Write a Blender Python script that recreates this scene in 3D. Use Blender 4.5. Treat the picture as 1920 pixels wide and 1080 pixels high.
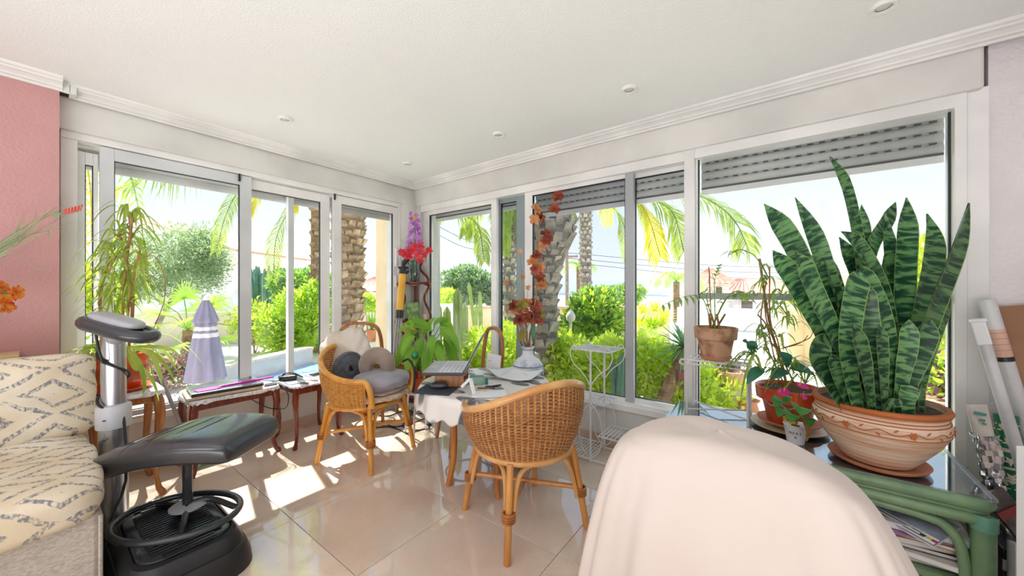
import bpy, math, random
import numpy as np
from mathutils import Vector, Matrix
for _o in list(bpy.data.objects): bpy.data.objects.remove(_o)
SC = bpy.context.scene; COL = SC.collection
R = math.radians
# ---------------- camera, sky, sun, lamps, exposure ----------------
CH = 1.19; FP = 679.0
S5 = math.sin(R(53.12)); C5 = math.cos(R(53.12))
cam = bpy.data.cameras.new('camera'); cam.sensor_width = 36; cam.lens = FP/1920*36; cam.clip_start = .02; cam.clip_end = 500
camo = bpy.data.objects.new('camera', cam); COL.objects.link(camo)
camo.location = (0, 0, CH); camo.rotation_euler = (R(90), 0, R(36.88)); SC.camera = camo
wd = bpy.data.worlds.new('sky'); SC.world = wd; wd.use_nodes = True
nt = wd.node_tree; nt.nodes.clear()
_tc = nt.nodes.new('ShaderNodeTexCoord'); _sx = nt.nodes.new('ShaderNodeSeparateXYZ'); _rp = nt.nodes.new('ShaderNodeValToRGB')
_bg = nt.nodes.new('ShaderNodeBackground'); _ow = nt.nodes.new('ShaderNodeOutputWorld')
nt.links.new(_tc.outputs['Generated'], _sx.inputs[0]); nt.links.new(_sx.outputs['Z'], _rp.inputs[0])
_e = _rp.color_ramp.elements
_e[0].position = 0.0; _e[0].color = (.93, .96, 1, 1); _e[1].position = .75; _e[1].color = (.42, .64, 1, 1)
_m = _e.new(.2); _m.color = (.74, .86, 1, 1)
nt.links.new(_rp.outputs[0], _bg.inputs[0]); nt.links.new(_bg.outputs[0], _ow.inputs[0])
_bg.inputs[1].default_value = 1.08
sun = bpy.data.lights.new('sun', 'SUN'); sun.energy = 9.0; sun.angle = R(.53); sun.color = (1, .95, .86)
suno = bpy.data.objects.new('sun', sun); COL.objects.link(suno)
suno.rotation_euler = Vector((.976*.574, -.22*.574, -.819)).to_track_quat('-Z', 'Y').to_euler(); suno.location = (-6, 2, 9)
def area(name, loc, d, sx, sy, e, col=(1, 1, 1)):
    l = bpy.data.lights.new(name, 'AREA'); l.shape = 'RECTANGLE'; l.size = sx; l.size_y = sy; l.energy = e; l.color = col
    o = bpy.data.objects.new(name, l); COL.objects.link(o); o.location = loc; o.rotation_euler = Vector(d).to_track_quat('-Z', 'Y').to_euler()
    return o
area('added_rear_fill', (1.6, -2.0, 1.3), (-.62, .78, .12), 2.6, 1.9, 4, (1, .97, .93))  # added soft fill from behind the camera
area('added_ceiling_fill', (-.3, -1.6, .6), (-.12, .22, 1), 3.0, 2.4, 80, (.93, .97, 1))  # added up-facing fill to brighten the ceiling, not a lamp of the room
SC.view_settings.view_transform = 'Standard'; SC.view_settings.look = 'None'; SC.view_settings.gamma = 1
SC.view_settings.use_curve_mapping = False; SC.view_settings.exposure = .36
SC.cycles.max_bounces = 10; SC.cycles.diffuse_bounces = 5; SC.cycles.glossy_bounces = 4; SC.cycles.transmission_bounces = 6
SC.cycles.transparent_max_bounces = 24; SC.cycles.sample_clamp_indirect = 6; SC.cycles.caustics_reflective = False
SC.cycles.use_denoising = True
# ---------------- helpers ----------------
rnd = random.Random(7)
def cw(X, T, z=0.): return Vector((X*S5-T*C5, X*C5+T*S5, z))
def at(px, py, T): return cw((px-960)/FP*T, T, CH-(py-540)/FP*T)
def on(px, py, z): return at(px, py, (CH-z)*FP/(py-540))
def U(a, b): return rnd.uniform(a, b)
def lin(c):
    return tuple(((x/255)/12.92 if x/255 <= .04045 else ((x/255+.055)/1.055)**2.4) for x in c)
class MB:
    def __init__(s): s.v = []; s.f = []; s.u = {}; s.m = []
    def add(s, vs, fs, uv=None, mi=0):
        n = len(s.v); s.v += [tuple(p) for p in vs]; s.f += [tuple(i+n for i in f) for f in fs]; s.m += [mi]*len(fs)
        if uv:
            for i, q in enumerate(uv): s.u[n+i] = q
        return s
    def box(s, x0, y0, z0, x1, y1, z1, mi=0):
        vs = [(x, y, z) for z in (z0, z1) for y in (y0, y1) for x in (x0, x1)]
        uv = [(x, y) for z in (0, 1) for y in (0, 1) for x in (0, 1)]
        return s.add(vs, [(0, 2, 3, 1), (4, 5, 7, 6), (0, 1, 5, 4), (1, 3, 7, 5), (3, 2, 6, 7), (2, 0, 4, 6)], uv, mi)
    def obox(s, c, size, ax, ay=None, mi=0):
        c = Vector(c); ax = Vector(ax).normalized(); ay = Vector(ay) if ay is not None else Vector((0, 0, 1)).cross(ax)
        ay = (ay-ax*ay.dot(ax)).normalized(); az = ax.cross(ay)
        vs = [c+ax*(i*size[0]/2)+ay*(j*size[1]/2)+az*(k*size[2]/2) for k in (-1, 1) for j in (-1, 1) for i in (-1, 1)]
        uv = [(x, y) for z in (0, 1) for y in (0, 1) for x in (0, 1)]
        return s.add(vs, [(0, 2, 3, 1), (4, 5, 7, 6), (0, 1, 5, 4), (1, 3, 7, 5), (3, 2, 6, 7), (2, 0, 4, 6)], uv, mi)
    def tube(s, pts, r, seg=8, closed=False, cap=True, mi=0, flat=None):
        P_ = [Vector(p) for p in pts]; n = len(P_); rr = r if isinstance(r, (list, tuple)) else [r]*n
        T_ = []
        for i in range(n):
            a = P_[i-1] if (i > 0 or closed) else P_[i]; b = P_[(i+1) % n] if (i < n-1 or closed) else P_[i]
            t = b-a; T_.append(t.normalized() if t.length > 1e-9 else Vector((0, 0, 1)))
        q = Vector((0, 0, 1)) if abs(T_[0].z) < .9 else Vector((1, 0, 0))
        N = (q-T_[0]*q.dot(T_[0])).normalized(); vs = []
        for i in range(n):
            N = N-T_[i]*N.dot(T_[i])
            N = N.normalized() if N.length > 1e-6 else T_[i].orthogonal().normalized()
            B = T_[i].cross(N); fl = flat or 1
            for k in range(seg):
                a = 2*math.pi*k/seg; vs.append(P_[i]+N*(rr[i]*fl*math.cos(a))+B*(rr[i]*math.sin(a)))
        fs = []
        for i in range(n if closed else n-1):
            j = (i+1) % n
            for k in range(seg): fs.append((i*seg+k, i*seg+(k+1) % seg, j*seg+(k+1) % seg, j*seg+k))
        if cap and not closed: fs += [tuple(range(seg))[::-1], tuple((n-1)*seg+k for k in range(seg))]
        return s.add(vs, fs, None, mi)
    def lathe(s, prof, c=(0, 0, 0), seg=24, sx=1, sy=1, mi=0, wob=0):
        vs = []; uv = []; n = len(prof)
        for i, (r, z) in enumerate(prof):
            for k in range(seg):
                a = 2*math.pi*k/seg; q = r*(1+wob*math.sin(3*a+i))
                vs.append((c[0]+sx*q*math.cos(a), c[1]+sy*q*math.sin(a), c[2]+z)); uv.append((k/seg, i/max(1, n-1)))
        fs = [(i*seg+k, i*seg+(k+1) % seg, (i+1)*seg+(k+1) % seg, (i+1)*seg+k) for i in range(n-1) for k in range(seg)]
        return s.add(vs, fs, uv, mi)
    def disc(s, c, r, seg=20, z=None, mi=0, up=True):
        vs = [(c[0]+r*math.cos(2*math.pi*k/seg), c[1]+r*math.sin(2*math.pi*k/seg), c[2]) for k in range(seg)]
        return s.add(vs, [tuple(range(seg)) if up else tuple(range(seg))[::-1]], None, mi)
    def grid(s, fn, nu, nv, cu=False, mi=0):
        vs = []; uv = []
        for j in range(nv+1):
            for i in range(nu if cu else nu+1):
                vs.append(fn(i/nu, j/nv)); uv.append((i/nu, j/nv))
        w = nu if cu else nu+1
        fs = [(j*w+i, j*w+(i+1) % w, (j+1)*w+(i+1) % w, (j+1)*w+i) for j in range(nv) for i in range(nu)]
        return s.add(vs, fs, uv, mi)
    def leaf(s, pts, ws, up=(0, 0, 1), fold=.2, thick=0, mi=0, twist=0):
        P_ = [Vector(p) for p in pts]; n = len(P_); up = Vector(up); vs = []; uv = []; L = 0
        for i in range(n):
            t = (P_[min(i+1, n-1)]-P_[max(i-1, 0)]).normalized()
            sd = t.cross(up); sd = sd.normalized() if sd.length > 1e-5 else t.orthogonal().normalized()
            if twist: sd = Matrix.Rotation(twist*i/(n-1), 3, t) @ sd
            nm = sd.cross(t); w = ws[i]/2
            if i: L += (P_[i]-P_[i-1]).length
            row = [P_[i]-sd*w+nm*fold*w, P_[i], P_[i]+sd*w+nm*fold*w]
            if thick: row += [P_[i]+sd*w*.5-nm*thick+nm*fold*w*.4, P_[i]-nm*thick, P_[i]-sd*w*.5-nm*thick+nm*fold*w*.4]
            vs += row; uv += [(0, L), (.5, L), (1, L)]+([(.8, L), (.5, L), (.2, L)] if thick else [])
        k = 6 if thick else 3; fs = []
        for i in range(n-1):
            a = i*k; b = a+k
            for j in range(k if thick else 2): fs.append((a+j, a+(j+1) % k, b+(j+1) % k, b+j))
        return s.add(vs, fs, uv, mi)
    def prism(s, poly, d, fr=None, mi=0):
        # poly: 2D points; fr = (origin, ax, ay) ; extruded by d along ax x ay
        o, ax, ay = fr or ((0, 0, 0), (1, 0, 0), (0, 1, 0)); o = Vector(o); ax = Vector(ax); ay = Vector(ay); az = ax.cross(ay)
        n = len(poly); a = [o+ax*p[0]+ay*p[1] for p in poly]; b = [p+az*d for p in a]
        fs = [tuple(range(n))[::-1], tuple(range(n, 2*n))]+[(i, (i+1) % n, n+(i+1) % n, n+i) for i in range(n)]
        return s.add(a+b, fs, None, mi)
    def build(s, name, mat, parent=None, label=None, cat=None, group=None, kind=None, smooth=True, local=False, bevel=0, sub=0, ang=40, solid=0):
        me = bpy.data.meshes.new(name); org = Vector((0, 0, 0))
        V = np.array(s.v, dtype=float).reshape(-1, 3)
        if not local:
            if parent is not None: org = wloc(parent)
            else:
                mn = V.min(0); mx = V.max(0); org = Vector(((mn[0]+mx[0])/2, (mn[1]+mx[1])/2, mn[2]))
            V = V-np.array(org)
        me.from_pydata(V.tolist(), [], s.f)
        if s.u:
            uvl = me.uv_layers.new(name='UVMap'); li = np.zeros(len(me.loops), dtype=np.int32); me.loops.foreach_get('vertex_index', li)
            arr = np.zeros((len(s.v), 2)); 
            for i, q in s.u.items(): arr[i] = q
            uvl.data.foreach_set('uv', arr[li].astype(np.float32).ravel())
        mats = mat if isinstance(mat, (list, tuple)) else [mat]
        for m in mats: me.materials.append(m)
        if len(mats) > 1: me.polygons.foreach_set('material_index', s.m)
        if smooth:
            me.shade_smooth()
            if not sub: me.set_sharp_from_angle(angle=R(ang))
        me.update()
        o = bpy.data.objects.new(name, me); COL.objects.link(o)
        if parent is not None: o.parent = parent
        elif not local: o.location = org
        if solid: md = o.modifiers.new('solid', 'SOLIDIFY'); md.thickness = solid; md.offset = 0
        if bevel: md = o.modifiers.new('bevel', 'BEVEL'); md.width = bevel; md.segments = 2; md.limit_method = 'ANGLE'; md.angle_limit = R(40)
        if sub: md = o.modifiers.new('sub', 'SUBSURF'); md.levels = sub; md.render_levels = sub
        return tag(o, label, cat, group, kind)
def wloc(o):
    v = Vector((0, 0, 0))
    while o is not None: v = v+Vector(o.location); o = o.parent
    return v
def tag(o, label=None, cat=None, group=None, kind=None):
    if label: o['label'] = label
    if cat: o['category'] = cat
    if group: o['group'] = group
    if kind: o['kind'] = kind
    return o
def thing(name, label, cat, loc=(0, 0, 0), rz=0, group=None, kind=None):
    o = bpy.data.objects.new(name, None); COL.objects.link(o); o.empty_display_size = .1
    o.location = loc; o.rotation_euler = (0, 0, rz)
    return tag(o, label, cat, group, kind)
def clone(root, loc, rz=0, label=None):
    r = root.copy(); COL.objects.link(r); r.location = loc; r.rotation_euler = (0, 0, rz)
    if label: r['label'] = label
    for ch in list(root.children):
        c = ch.copy(); COL.objects.link(c); c.parent = r
        for g in list(ch.children):
            d = g.copy(); COL.objects.link(d); d.parent = c
    return r
def inst(src, name, parent, loc=(0, 0, 0), rot=(0, 0, 0), sc=(1, 1, 1)):
    o = bpy.data.objects.new(name, src.data); COL.objects.link(o); o.parent = parent; o.location = loc; o.rotation_euler = rot; o.scale = sc
    return o
def bez(ps, n=12):
    # Catmull-Rom through points
    P_ = [Vector(p) for p in ps]; out = []
    if len(P_) == 2: return [P_[0].lerp(P_[1], i/n) for i in range(n+1)]
    Q = [P_[0]*2-P_[1]]+P_+[P_[-1]*2-P_[-2]]
    seg = len(P_)-1; k = max(2, n//seg)
    for i in range(seg):
        a, b, c, d = Q[i:i+4]
        for j in range(k):
            t = j/k; out.append(.5*((2*b)+(c-a)*t+(2*a-5*b+4*c-d)*t*t+(3*b-a-3*c+d)*t**3))
    out.append(P_[-1]); return out
# ---------------- materials ----------------
def nodes(name):
    m = bpy.data.materials.new(name); m.use_nodes = True; t = m.node_tree; t.nodes.clear()
    o = t.nodes.new('ShaderNodeOutputMaterial'); return m, t, o
def nd(t, typ, **kw):
    n = t.nodes.new('ShaderNode'+typ)
    for k, v in kw.items():
        if k.startswith('i_'): n.inputs[int(k[2:])].default_value = v
        elif k in n.inputs: n.inputs[k].default_value = v
        else: setattr(n, k, v)
    return n
def c4(c): c = lin(c); return (c[0], c[1], c[2], 1)
def varcol(t, c1, c2, scale, stretch=(1, 1, 1), detail=4, rnd_=0, lo=.35, hi=.65, coord='Object'):
    tc = nd(t, 'TexCoord'); mp = nd(t, 'Mapping'); mp.inputs['Scale'].default_value = stretch
    t.links.new(tc.outputs[coord], mp.inputs[0])
    if rnd_:
        oi = nd(t, 'ObjectInfo'); mu = nd(t, 'Math', operation='MULTIPLY'); mu.inputs[1].default_value = 37; t.links.new(oi.outputs['Random'], mu.inputs[0])
        cb = nd(t, 'CombineXYZ'); t.links.new(mu.outputs[0], cb.inputs[0]); t.links.new(mu.outputs[0], cb.inputs[1]); t.links.new(cb.outputs[0], mp.inputs['Location'])
    nz = nd(t, 'TexNoise'); nz.inputs['Scale'].default_value = scale; nz.inputs['Detail'].default_value = detail; t.links.new(mp.outputs[0], nz.inputs['Vector'])
    rp = nd(t, 'ValToRGB'); rp.color_ramp.elements[0].position = lo; rp.color_ramp.elements[1].position = hi
    rp.color_ramp.elements[0].color = c4(c1); rp.color_ramp.elements[1].color = c4(c2); t.links.new(nz.outputs[0], rp.inputs[0])
    out = rp.outputs[0]
    if rnd_:
        hs = nd(t, 'HueSaturation'); mr = nd(t, 'MapRange'); mr.inputs['To Min'].default_value = 1-rnd_; mr.inputs['To Max'].default_value = 1+rnd_
        t.links.new(oi.outputs['Random'], mr.inputs[0]); t.links.new(mr.outputs[0], hs.inputs['Value']); t.links.new(out, hs.inputs['Color']); out = hs.outputs[0]
    return out, mp
def bumpit(t, bs, vec, scale, strength, dist=.01, detail=3):
    nz = nd(t, 'TexNoise'); nz.inputs['Scale'].default_value = scale; nz.inputs['Detail'].default_value = detail
    t.links.new(vec, nz.inputs['Vector']); b = nd(t, 'Bump'); b.inputs['Strength'].default_value = strength; b.inputs['Distance'].default_value = dist
    t.links.new(nz.outputs[0], b.inputs['Height']); t.links.new(b.outputs[0], bs.inputs['Normal']); return b
def pm(name, c, c2=None, rough=.5, metal=0, spec=.5, scale=6, stretch=(1, 1, 1), bump=0, bscale=80, bdist=.004, rnd_=0, coat=0, lo=.35, hi=.65, sheen=0, emit=0):
    m, t, o = nodes(name); bs = nd(t, 'BsdfPrincipled'); t.links.new(bs.outputs[0], o.inputs[0])
    bs.inputs['Roughness'].default_value = rough; bs.inputs['Metallic'].default_value = metal; bs.inputs['Specular IOR Level'].default_value = spec
    bs.inputs['Coat Weight'].default_value = coat; bs.inputs['Coat Roughness'].default_value = .08
    bs.inputs['Sheen Weight'].default_value = sheen
    if c2 is None: c2 = tuple(min(255, x*1.06) for x in c); c = tuple(x*.96 for x in c)
    out, mp = varcol(t, c, c2, scale, stretch, 4, rnd_, lo, hi); t.links.new(out, bs.inputs['Base Color'])
    if bump: bumpit(t, bs, mp.outputs[0], bscale, bump, bdist)
    return m
def leafm(name, c, c2, tc_, scale=9, rough=.4, tr=.4, rnd_=.12, stretch=(1, 1, 1)):
    m, t, o = nodes(name); bs = nd(t, 'BsdfPrincipled'); bs.inputs['Roughness'].default_value = rough; bs.inputs['Specular IOR Level'].default_value = .35
    out, mp = varcol(t, c, c2, scale, stretch, 2, rnd_); t.links.new(out, bs.inputs['Base Color'])
    tl = nd(t, 'BsdfTranslucent'); mx2 = nd(t, 'Mix', data_type='RGBA', blend_type='MIX'); mx2.inputs[0].default_value = .7
    t.links.new(out, mx2.inputs[6]); mx2.inputs[7].default_value = c4(tc_); t.links.new(mx2.outputs[2], tl.inputs[0])
    mx = nd(t, 'MixShader'); mx.inputs[0].default_value = tr; t.links.new(bs.outputs[0], mx.inputs[1]); t.links.new(tl.outputs[0], mx.inputs[2]); t.links.new(mx.outputs[0], o.inputs[0])
    return m
def glassm(name, tint=(250, 252, 252), refl=.75, grey=0):
    m, t, o = nodes(name); tr = nd(t, 'BsdfTransparent'); tr.inputs[0].default_value = c4(tint)
    gl = nd(t, 'BsdfGlossy'); gl.inputs['Roughness'].default_value = .01; fr = nd(t, 'Fresnel'); ge = nd(t, 'NewGeometry'); mr = nd(t, 'MapRange'); mr.inputs['To Min'].default_value = 1.45; mr.inputs['To Max'].default_value = 1/1.45
    t.links.new(ge.outputs['Backfacing'], mr.inputs[0]); t.links.new(mr.outputs[0], fr.inputs[0])
    mu = nd(t, 'Math', operation='MULTIPLY'); mu.inputs[1].default_value = refl; t.links.new(fr.outputs[0], mu.inputs[0])
    mx = nd(t, 'MixShader'); t.links.new(mu.outputs[0], mx.inputs[0]); t.links.new(tr.outputs[0], mx.inputs[1]); t.links.new(gl.outputs[0], mx.inputs[2])
    last = mx
    if grey:
        df = nd(t, 'BsdfDiffuse'); df.inputs[0].default_value = (.35, .38, .4, 1); m2 = nd(t, 'MixShader'); m2.inputs[0].default_value = grey
        t.links.new(mx.outputs[0], m2.inputs[1]); t.links.new(df.outputs[0], m2.inputs[2]); last = m2
    t.links.new(last.outputs[0], o.inputs[0]); return m
def woodm(name, c, c2, scale=3, stretch=(14, 14, 1), rough=.35, coat=.3):
    return pm(name, c, c2, rough=rough, scale=scale, stretch=stretch, coat=coat, bump=.05)
M = {}
M['wall_white'] = pm('white_render', (212, 211, 208), rough=.7, scale=2, bump=.15, bscale=120)
M['wall_tex'] = pm('textured_white_plaster', (222, 216, 218), rough=.75, scale=2, bump=.9, bscale=70, bdist=.006)
M['ceil'] = pm('stippled_ceiling_paint', (240, 241, 241), (241, 242, 242), rough=.8, scale=2, bump=.7, bscale=110, bdist=.005)
M['pink'] = pm('pink_plaster', (200, 148, 147), (206, 156, 154), rough=.75, scale=3, bump=.8, bscale=70, bdist=.006)
M['header'] = pm('grey_white_shutter_box', (216, 215, 211), rough=.5, scale=2)
M['trim'] = pm('white_moulding', (232, 231, 229), rough=.55, scale=2)
M['pvc'] = pm('white_window_frame', (232, 231, 230), rough=.3, scale=2)
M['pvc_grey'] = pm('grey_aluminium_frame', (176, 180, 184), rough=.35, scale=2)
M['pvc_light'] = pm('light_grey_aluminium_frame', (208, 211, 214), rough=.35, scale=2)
M['pvc_dark'] = pm('grey_green_frame', (140, 154, 156), rough=.35, scale=2)  # darker grey green of the stiles on the outer track
M['seal'] = pm('black_rubber_seal', (45, 48, 50), rough=.6)
M['slat'] = pm('grey_shutter_slat', (205, 204, 202), rough=.4, scale=3)
M['slot'] = pm('dark_slot', (90, 88, 86), rough=.8)
M['glass'] = glassm('window_glass', refl=.55)
M['glass_screen'] = glassm('window_glass_with_insect_mesh', tint=(240, 242, 244), refl=.4, grey=.012)
M['skirt'] = pm('beige_stone_skirting', (196, 172, 150), (208, 186, 166), rough=.15, scale=4)
M['grout'] = pm('grey_grout', (168, 148, 128), rough=.8)
M['cream'] = pm('cream_render', (226, 216, 204), (235, 228, 218), rough=.8, scale=5, bump=.3, bscale=60)
# polished marble tile: soft clouds and thin veins
def tilem():
    m, t, o = nodes('polished_beige_marble_tile'); bs = nd(t, 'BsdfPrincipled'); t.links.new(bs.outputs[0], o.inputs[0])
    out, mp = varcol(t, (220, 198, 178), (240, 223, 207), 2.2, (1, 1, 1), 7, .035, .3, .7)
    vn = nd(t, 'TexNoise'); vn.inputs['Scale'].default_value = 5; vn.inputs['Detail'].default_value = 9; vn.inputs['Distortion'].default_value = 1.2; t.links.new(mp.outputs[0], vn.inputs['Vector'])
    rp = nd(t, 'ValToRGB'); e = rp.color_ramp.elements; e[0].position = .485; e[0].color = (0, 0, 0, 1); e[1].position = .515; e[1].color = (0, 0, 0, 1); k = e.new(.5); k.color = (.12, .12, .12, 1)
    t.links.new(vn.outputs[0], rp.inputs[0]); mx = nd(t, 'Mix', data_type='RGBA'); t.links.new(rp.outputs[0], mx.inputs[0]); t.links.new(out, mx.inputs[6]); mx.inputs[7].default_value = c4((190, 150, 120))
    t.links.new(mx.outputs[2], bs.inputs['Base Color']); bs.inputs['Roughness'].default_value = .045; bs.inputs['Specular IOR Level'].default_value = .8; bs.inputs['Coat Weight'].default_value = .6; bs.inputs['Coat Roughness'].default_value = .015
    return m
M['tile'] = tilem()
XL, YR, ZC = -3.31, 2.62, 2.335
# ---------------- floor ----------------
fl = MB().box(-3.6, -3.0, -.2, 2.6, 2.9, -.012).build('floor', M['grout'], kind='structure', smooth=False, label='polished beige marble tiled floor')
tsrc = None; g = .0012
xs = [-2.015+.6035*k for k in range(-3, 9)]; ys = [.81+.6*k for k in range(-7, 5)]
def cl(v, a, b): return max(a, min(b, v))
for i in range(len(xs)-1):
    for j in range(len(ys)-1):
        x0, x1, y0, y1 = cl(xs[i], -3.31, 2.6), cl(xs[i+1], -3.31, 2.6), cl(ys[j], -3, 2.62), cl(ys[j+1], -3, 2.62)
        if x1-x0 < .03 or y1-y0 < .03: continue
        full = abs(x1-x0-.6035) < 1e-6 and abs(y1-y0-.6) < 1e-6
        if full and tsrc is not None:
            o = inst(tsrc, 'tile', fl, Vector(((x0+x1)/2, (y0+y1)/2, -.012))-wloc(fl))
            md = o.modifiers.new('bevel', 'BEVEL'); md.width = .001; md.segments = 1
        else:
            w, d = x1-x0-2*g, y1-y0-2*g
            o = MB().box(-w/2, -d/2, 0, w/2, d/2, .012).build('tile', M['tile'], fl, smooth=False, local=True)
            o.location = Vector(((x0+x1)/2, (y0+y1)/2, -.012))-wloc(fl)
            md = o.modifiers.new('bevel', 'BEVEL'); md.width = .001; md.segments = 1
            if full: tsrc = o
# ---------------- ceiling, walls ----------------
MB().box(-3.6, -3.0, ZC, 2.6, 2.95, ZC+.15).build('ceiling', M['ceil'], kind='structure', smooth=False)
w = MB(); w.box(-3.55, .09, -.1, XL, 2.62, .355).box(-3.55, 2.40, .35, XL, 2.95, ZC).box(-3.55, .09, 2.06, -3.36, 2.95, ZC).box(-3.55, .06, .3, -3.37, .125, 2.1)
w.box(-3.42, 2.42, -.1, XL+.02, 2.95, ZC)
w.build('wall_left', M['wall_white'], kind='structure', smooth=False)
w = MB(); w.box(-3.31, YR, -.1, .75, 2.86, .29).box(-3.31, 2.70, 2.06, .75, 2.86, ZC)
w.box(-3.31, YR-.02, -.1, -3.225, 2.86, ZC)
w.build('wall_right', M['wall_white'], kind='structure', smooth=False)
MB().box(.745, YR, -.1, 2.6, 2.86, ZC).build('wall_near_right', M['wall_tex'], kind='structure', smooth=False)
MB().box(-3.6, -3.0, -.1, -3.2, .10, ZC).build('wall_near_left', M['pink'], kind='structure', smooth=False, label='pink plastered wall behind the sofa')
MB().box(2.6, -3.2, -.1, 2.8, 2.86, ZC).build('wall_rear_right', M['wall_tex'], kind='structure', smooth=False)
MB().box(-3.6, -3.2, -.1, 2.6, -3.0, ZC).build('wall_rear', M['wall_tex'], kind='structure', smooth=False)
# shutter boxes above the windows
hd = MB().box(-3.40, .09, 2.10, -3.29, 2.43, 2.29).build('trim_1', M['header'], kind='structure', smooth=False, bevel=.012, label='white roller shutter box over the left window')
hd = MB().box(-3.30, 2.58, 2.095, .725, 2.72, 2.29).build('trim_2', M['header'], kind='structure', smooth=False, bevel=.012, label='white roller shutter box over the right window')
# cornice: stepped moulding swept along the walls
prof = [(0, 2.275), (.012, 2.275), (.016, 2.285), (.03, 2.289), (.034, 2.297), (.05, 2.306), (.066, 2.310), (.07, 2.318), (.084, 2.322), (.088, ZC), (0, ZC)]
def cornice(name, a, b, nrm, ma, mb):
    # a,b on wall line; nrm into the room; ma, mb: mitre (along shift per metre of offset)
    a = Vector(a); b = Vector(b); nrm = Vector(nrm); d = (b-a).normalized(); q = MB()
    A = [a+nrm*p+d*(p*ma)+Vector((0, 0, z)) for p, z in prof]; B = [b+nrm*p-d*(p*mb)+Vector((0, 0, z)) for p, z in prof]; n = len(prof)
    q.add(A+B, [(i, (i+1) % n, n+(i+1) % n, n+i) for i in range(n)]+[tuple(range(n))[::-1], tuple(range(n, 2*n))])
    q.build(name, M['trim'], kind='structure', smooth=False)
cornice('trim_3', (-3.275, .135, 0), (-3.275, 2.575, 0), (1, 0, 0), 0, 1)
cornice('trim_4', (-3.275, 2.575, 0), (2.6, 2.575, 0), (0, -1, 0), 1, 0)
cornice('trim_5', (-3.2, -3.0, 0), (-3.2, .11, 0), (1, 0, 0), 0, 0)
q = MB(); q.box(-3.2, .11, 2.275, -3.19, .137, ZC).box(-3.28, .135, 2.277, -3.19, .16, ZC).build('trim_6', M['trim'], kind='structure', smooth=False)
MB().box(XL, .1, 0, XL+.012, 2.62, .082).build('baseboard_left', M['skirt'], kind='structure', smooth=False, bevel=.002)
MB().box(XL+.012, YR-.012, 0, 2.6, YR, .082).build('baseboard_right', M['skirt'], kind='structure', smooth=False, bevel=.002)
MB().box(-3.2, -3.0, 0, -3.188, .1, .082).build('baseboard_near_left', M['skirt'], kind='structure', smooth=False, bevel=.002)
# ---------------- window_1 (left wall, x = -3.36) ----------------
def slot_row(q, p0, p1, axis, zz, depth):
    n = int(abs(p1-p0)/.052)
    for k in range(n):
        a = p0+(p1-p0)*(k+.25)/n; b = a+(p1-p0)*.5/n
        if axis == 'x': q.box(min(a, b), depth-.002, zz-.0025, max(a, b), depth+.004, zz+.0025)
        else: q.box(depth-.004, min(a, b), zz-.0025, depth+.002, max(a, b), zz+.0025)
w1 = thing('window_1', 'white sliding window along the left wall', None, (-3.36, 1.25, .355), kind='structure')
fr = MB(); fr.box(-3.46, .106, .355, -3.30, 2.47, .375).box(-3.44, .106, 2.06, -3.315, 2.47, 2.11).box(-3.44, .106, .37, -3.33, .171, 2.07).box(-3.44, 2.381, .37, -3.315, 2.47, 2.07)
fr.box(-3.475, .09, .33, -3.29, 2.44, .357)
fr.build('frame', M['pvc'], w1, smooth=False, bevel=.004)
def sash_x(y0, y1, xx, s0, s1, zb, zt, mat, glass, th=.018, seal=True):
    q = MB(); q.box(xx-th, y0, zb, xx+th, y0+s0, zt).box(xx-th, y1-s1, zb, xx+th, y1, zt)
    q.box(xx-th, y0+s0, zb, xx+th, y1-s1, zb+.035).box(xx-th, y0+s0, zt-.075, xx+th, y1-s1, zt)
    o = q.build('sash', mat, w1, smooth=False, bevel=.003)
    g_ = MB().box(xx-.003, y0+s0, zb+.035, xx+.003, y1-s1, zt-.075).build('pane', glass, o, smooth=False)
    q = MB(); e = .004; a, b, c, d = y0+s0, y1-s1, zb+.035, zt-.075
    for sg in (1, -1):
        X0 = xx+sg*.006; 
        q.box(X0-.006, a, c, X0+.006, a+e, d).box(X0-.006, b-e, c, X0+.006, b, d).box(X0-.006, a+e, c, X0+.006, b-e, c+e).box(X0-.006, a+e, d-e, X0+.006, b-e, d)
    q.build('seal', M['seal'], o, smooth=False)
    return o
sash_x(.257, 1.043, -3.345, .06, .076, .372, 2.055, M['pvc_light'], M['glass'])
sash_x(.985, 1.677, -3.395, .058, .083, .372, 2.05, M['pvc'], M['glass'])
sash_x(1.69, 2.381, -3.345, .074, .055, .372, 2.055, M['pvc'], M['glass'])
sash_x(.171, .257, -3.43, .033, .02, .372, 2.02, M['pvc'], M['glass'])
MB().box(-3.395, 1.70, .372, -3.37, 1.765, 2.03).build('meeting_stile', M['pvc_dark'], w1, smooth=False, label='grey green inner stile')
MB().box(-3.49, 1.35, .34, -3.44, 1.395, 2.07).build('mullion', M['pvc'], w1, smooth=False)
MB().box(-3.326, 1.688, 2.005, -3.31, 1.70, 2.06).build('end_cap', M['seal'], w1, smooth=False)
MB().box(-3.326, .955, 2.005, -3.31, .967, 2.06).build('end_cap', M['seal'], w1, smooth=False)
q = MB().box(-3.326, 2.34, 1.42, -3.30, 2.365, 1.62); q.box(-3.335, 2.345, 1.2, -3.31, 2.362, 1.32).build('handle', M['pvc'], w1, smooth=False, bevel=.004)
for k in range(3):
    z0 = 1.935+.055*k
    s_ = MB(); s_.grid(lambda u, v, z0=z0: (-3.51+.008*math.sin(v*math.pi), .13+u*2.27, z0+v*.053), 1, 6).build('slat' if k else 'bottom_bar', M['slat'], w1, solid=.004)
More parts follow.
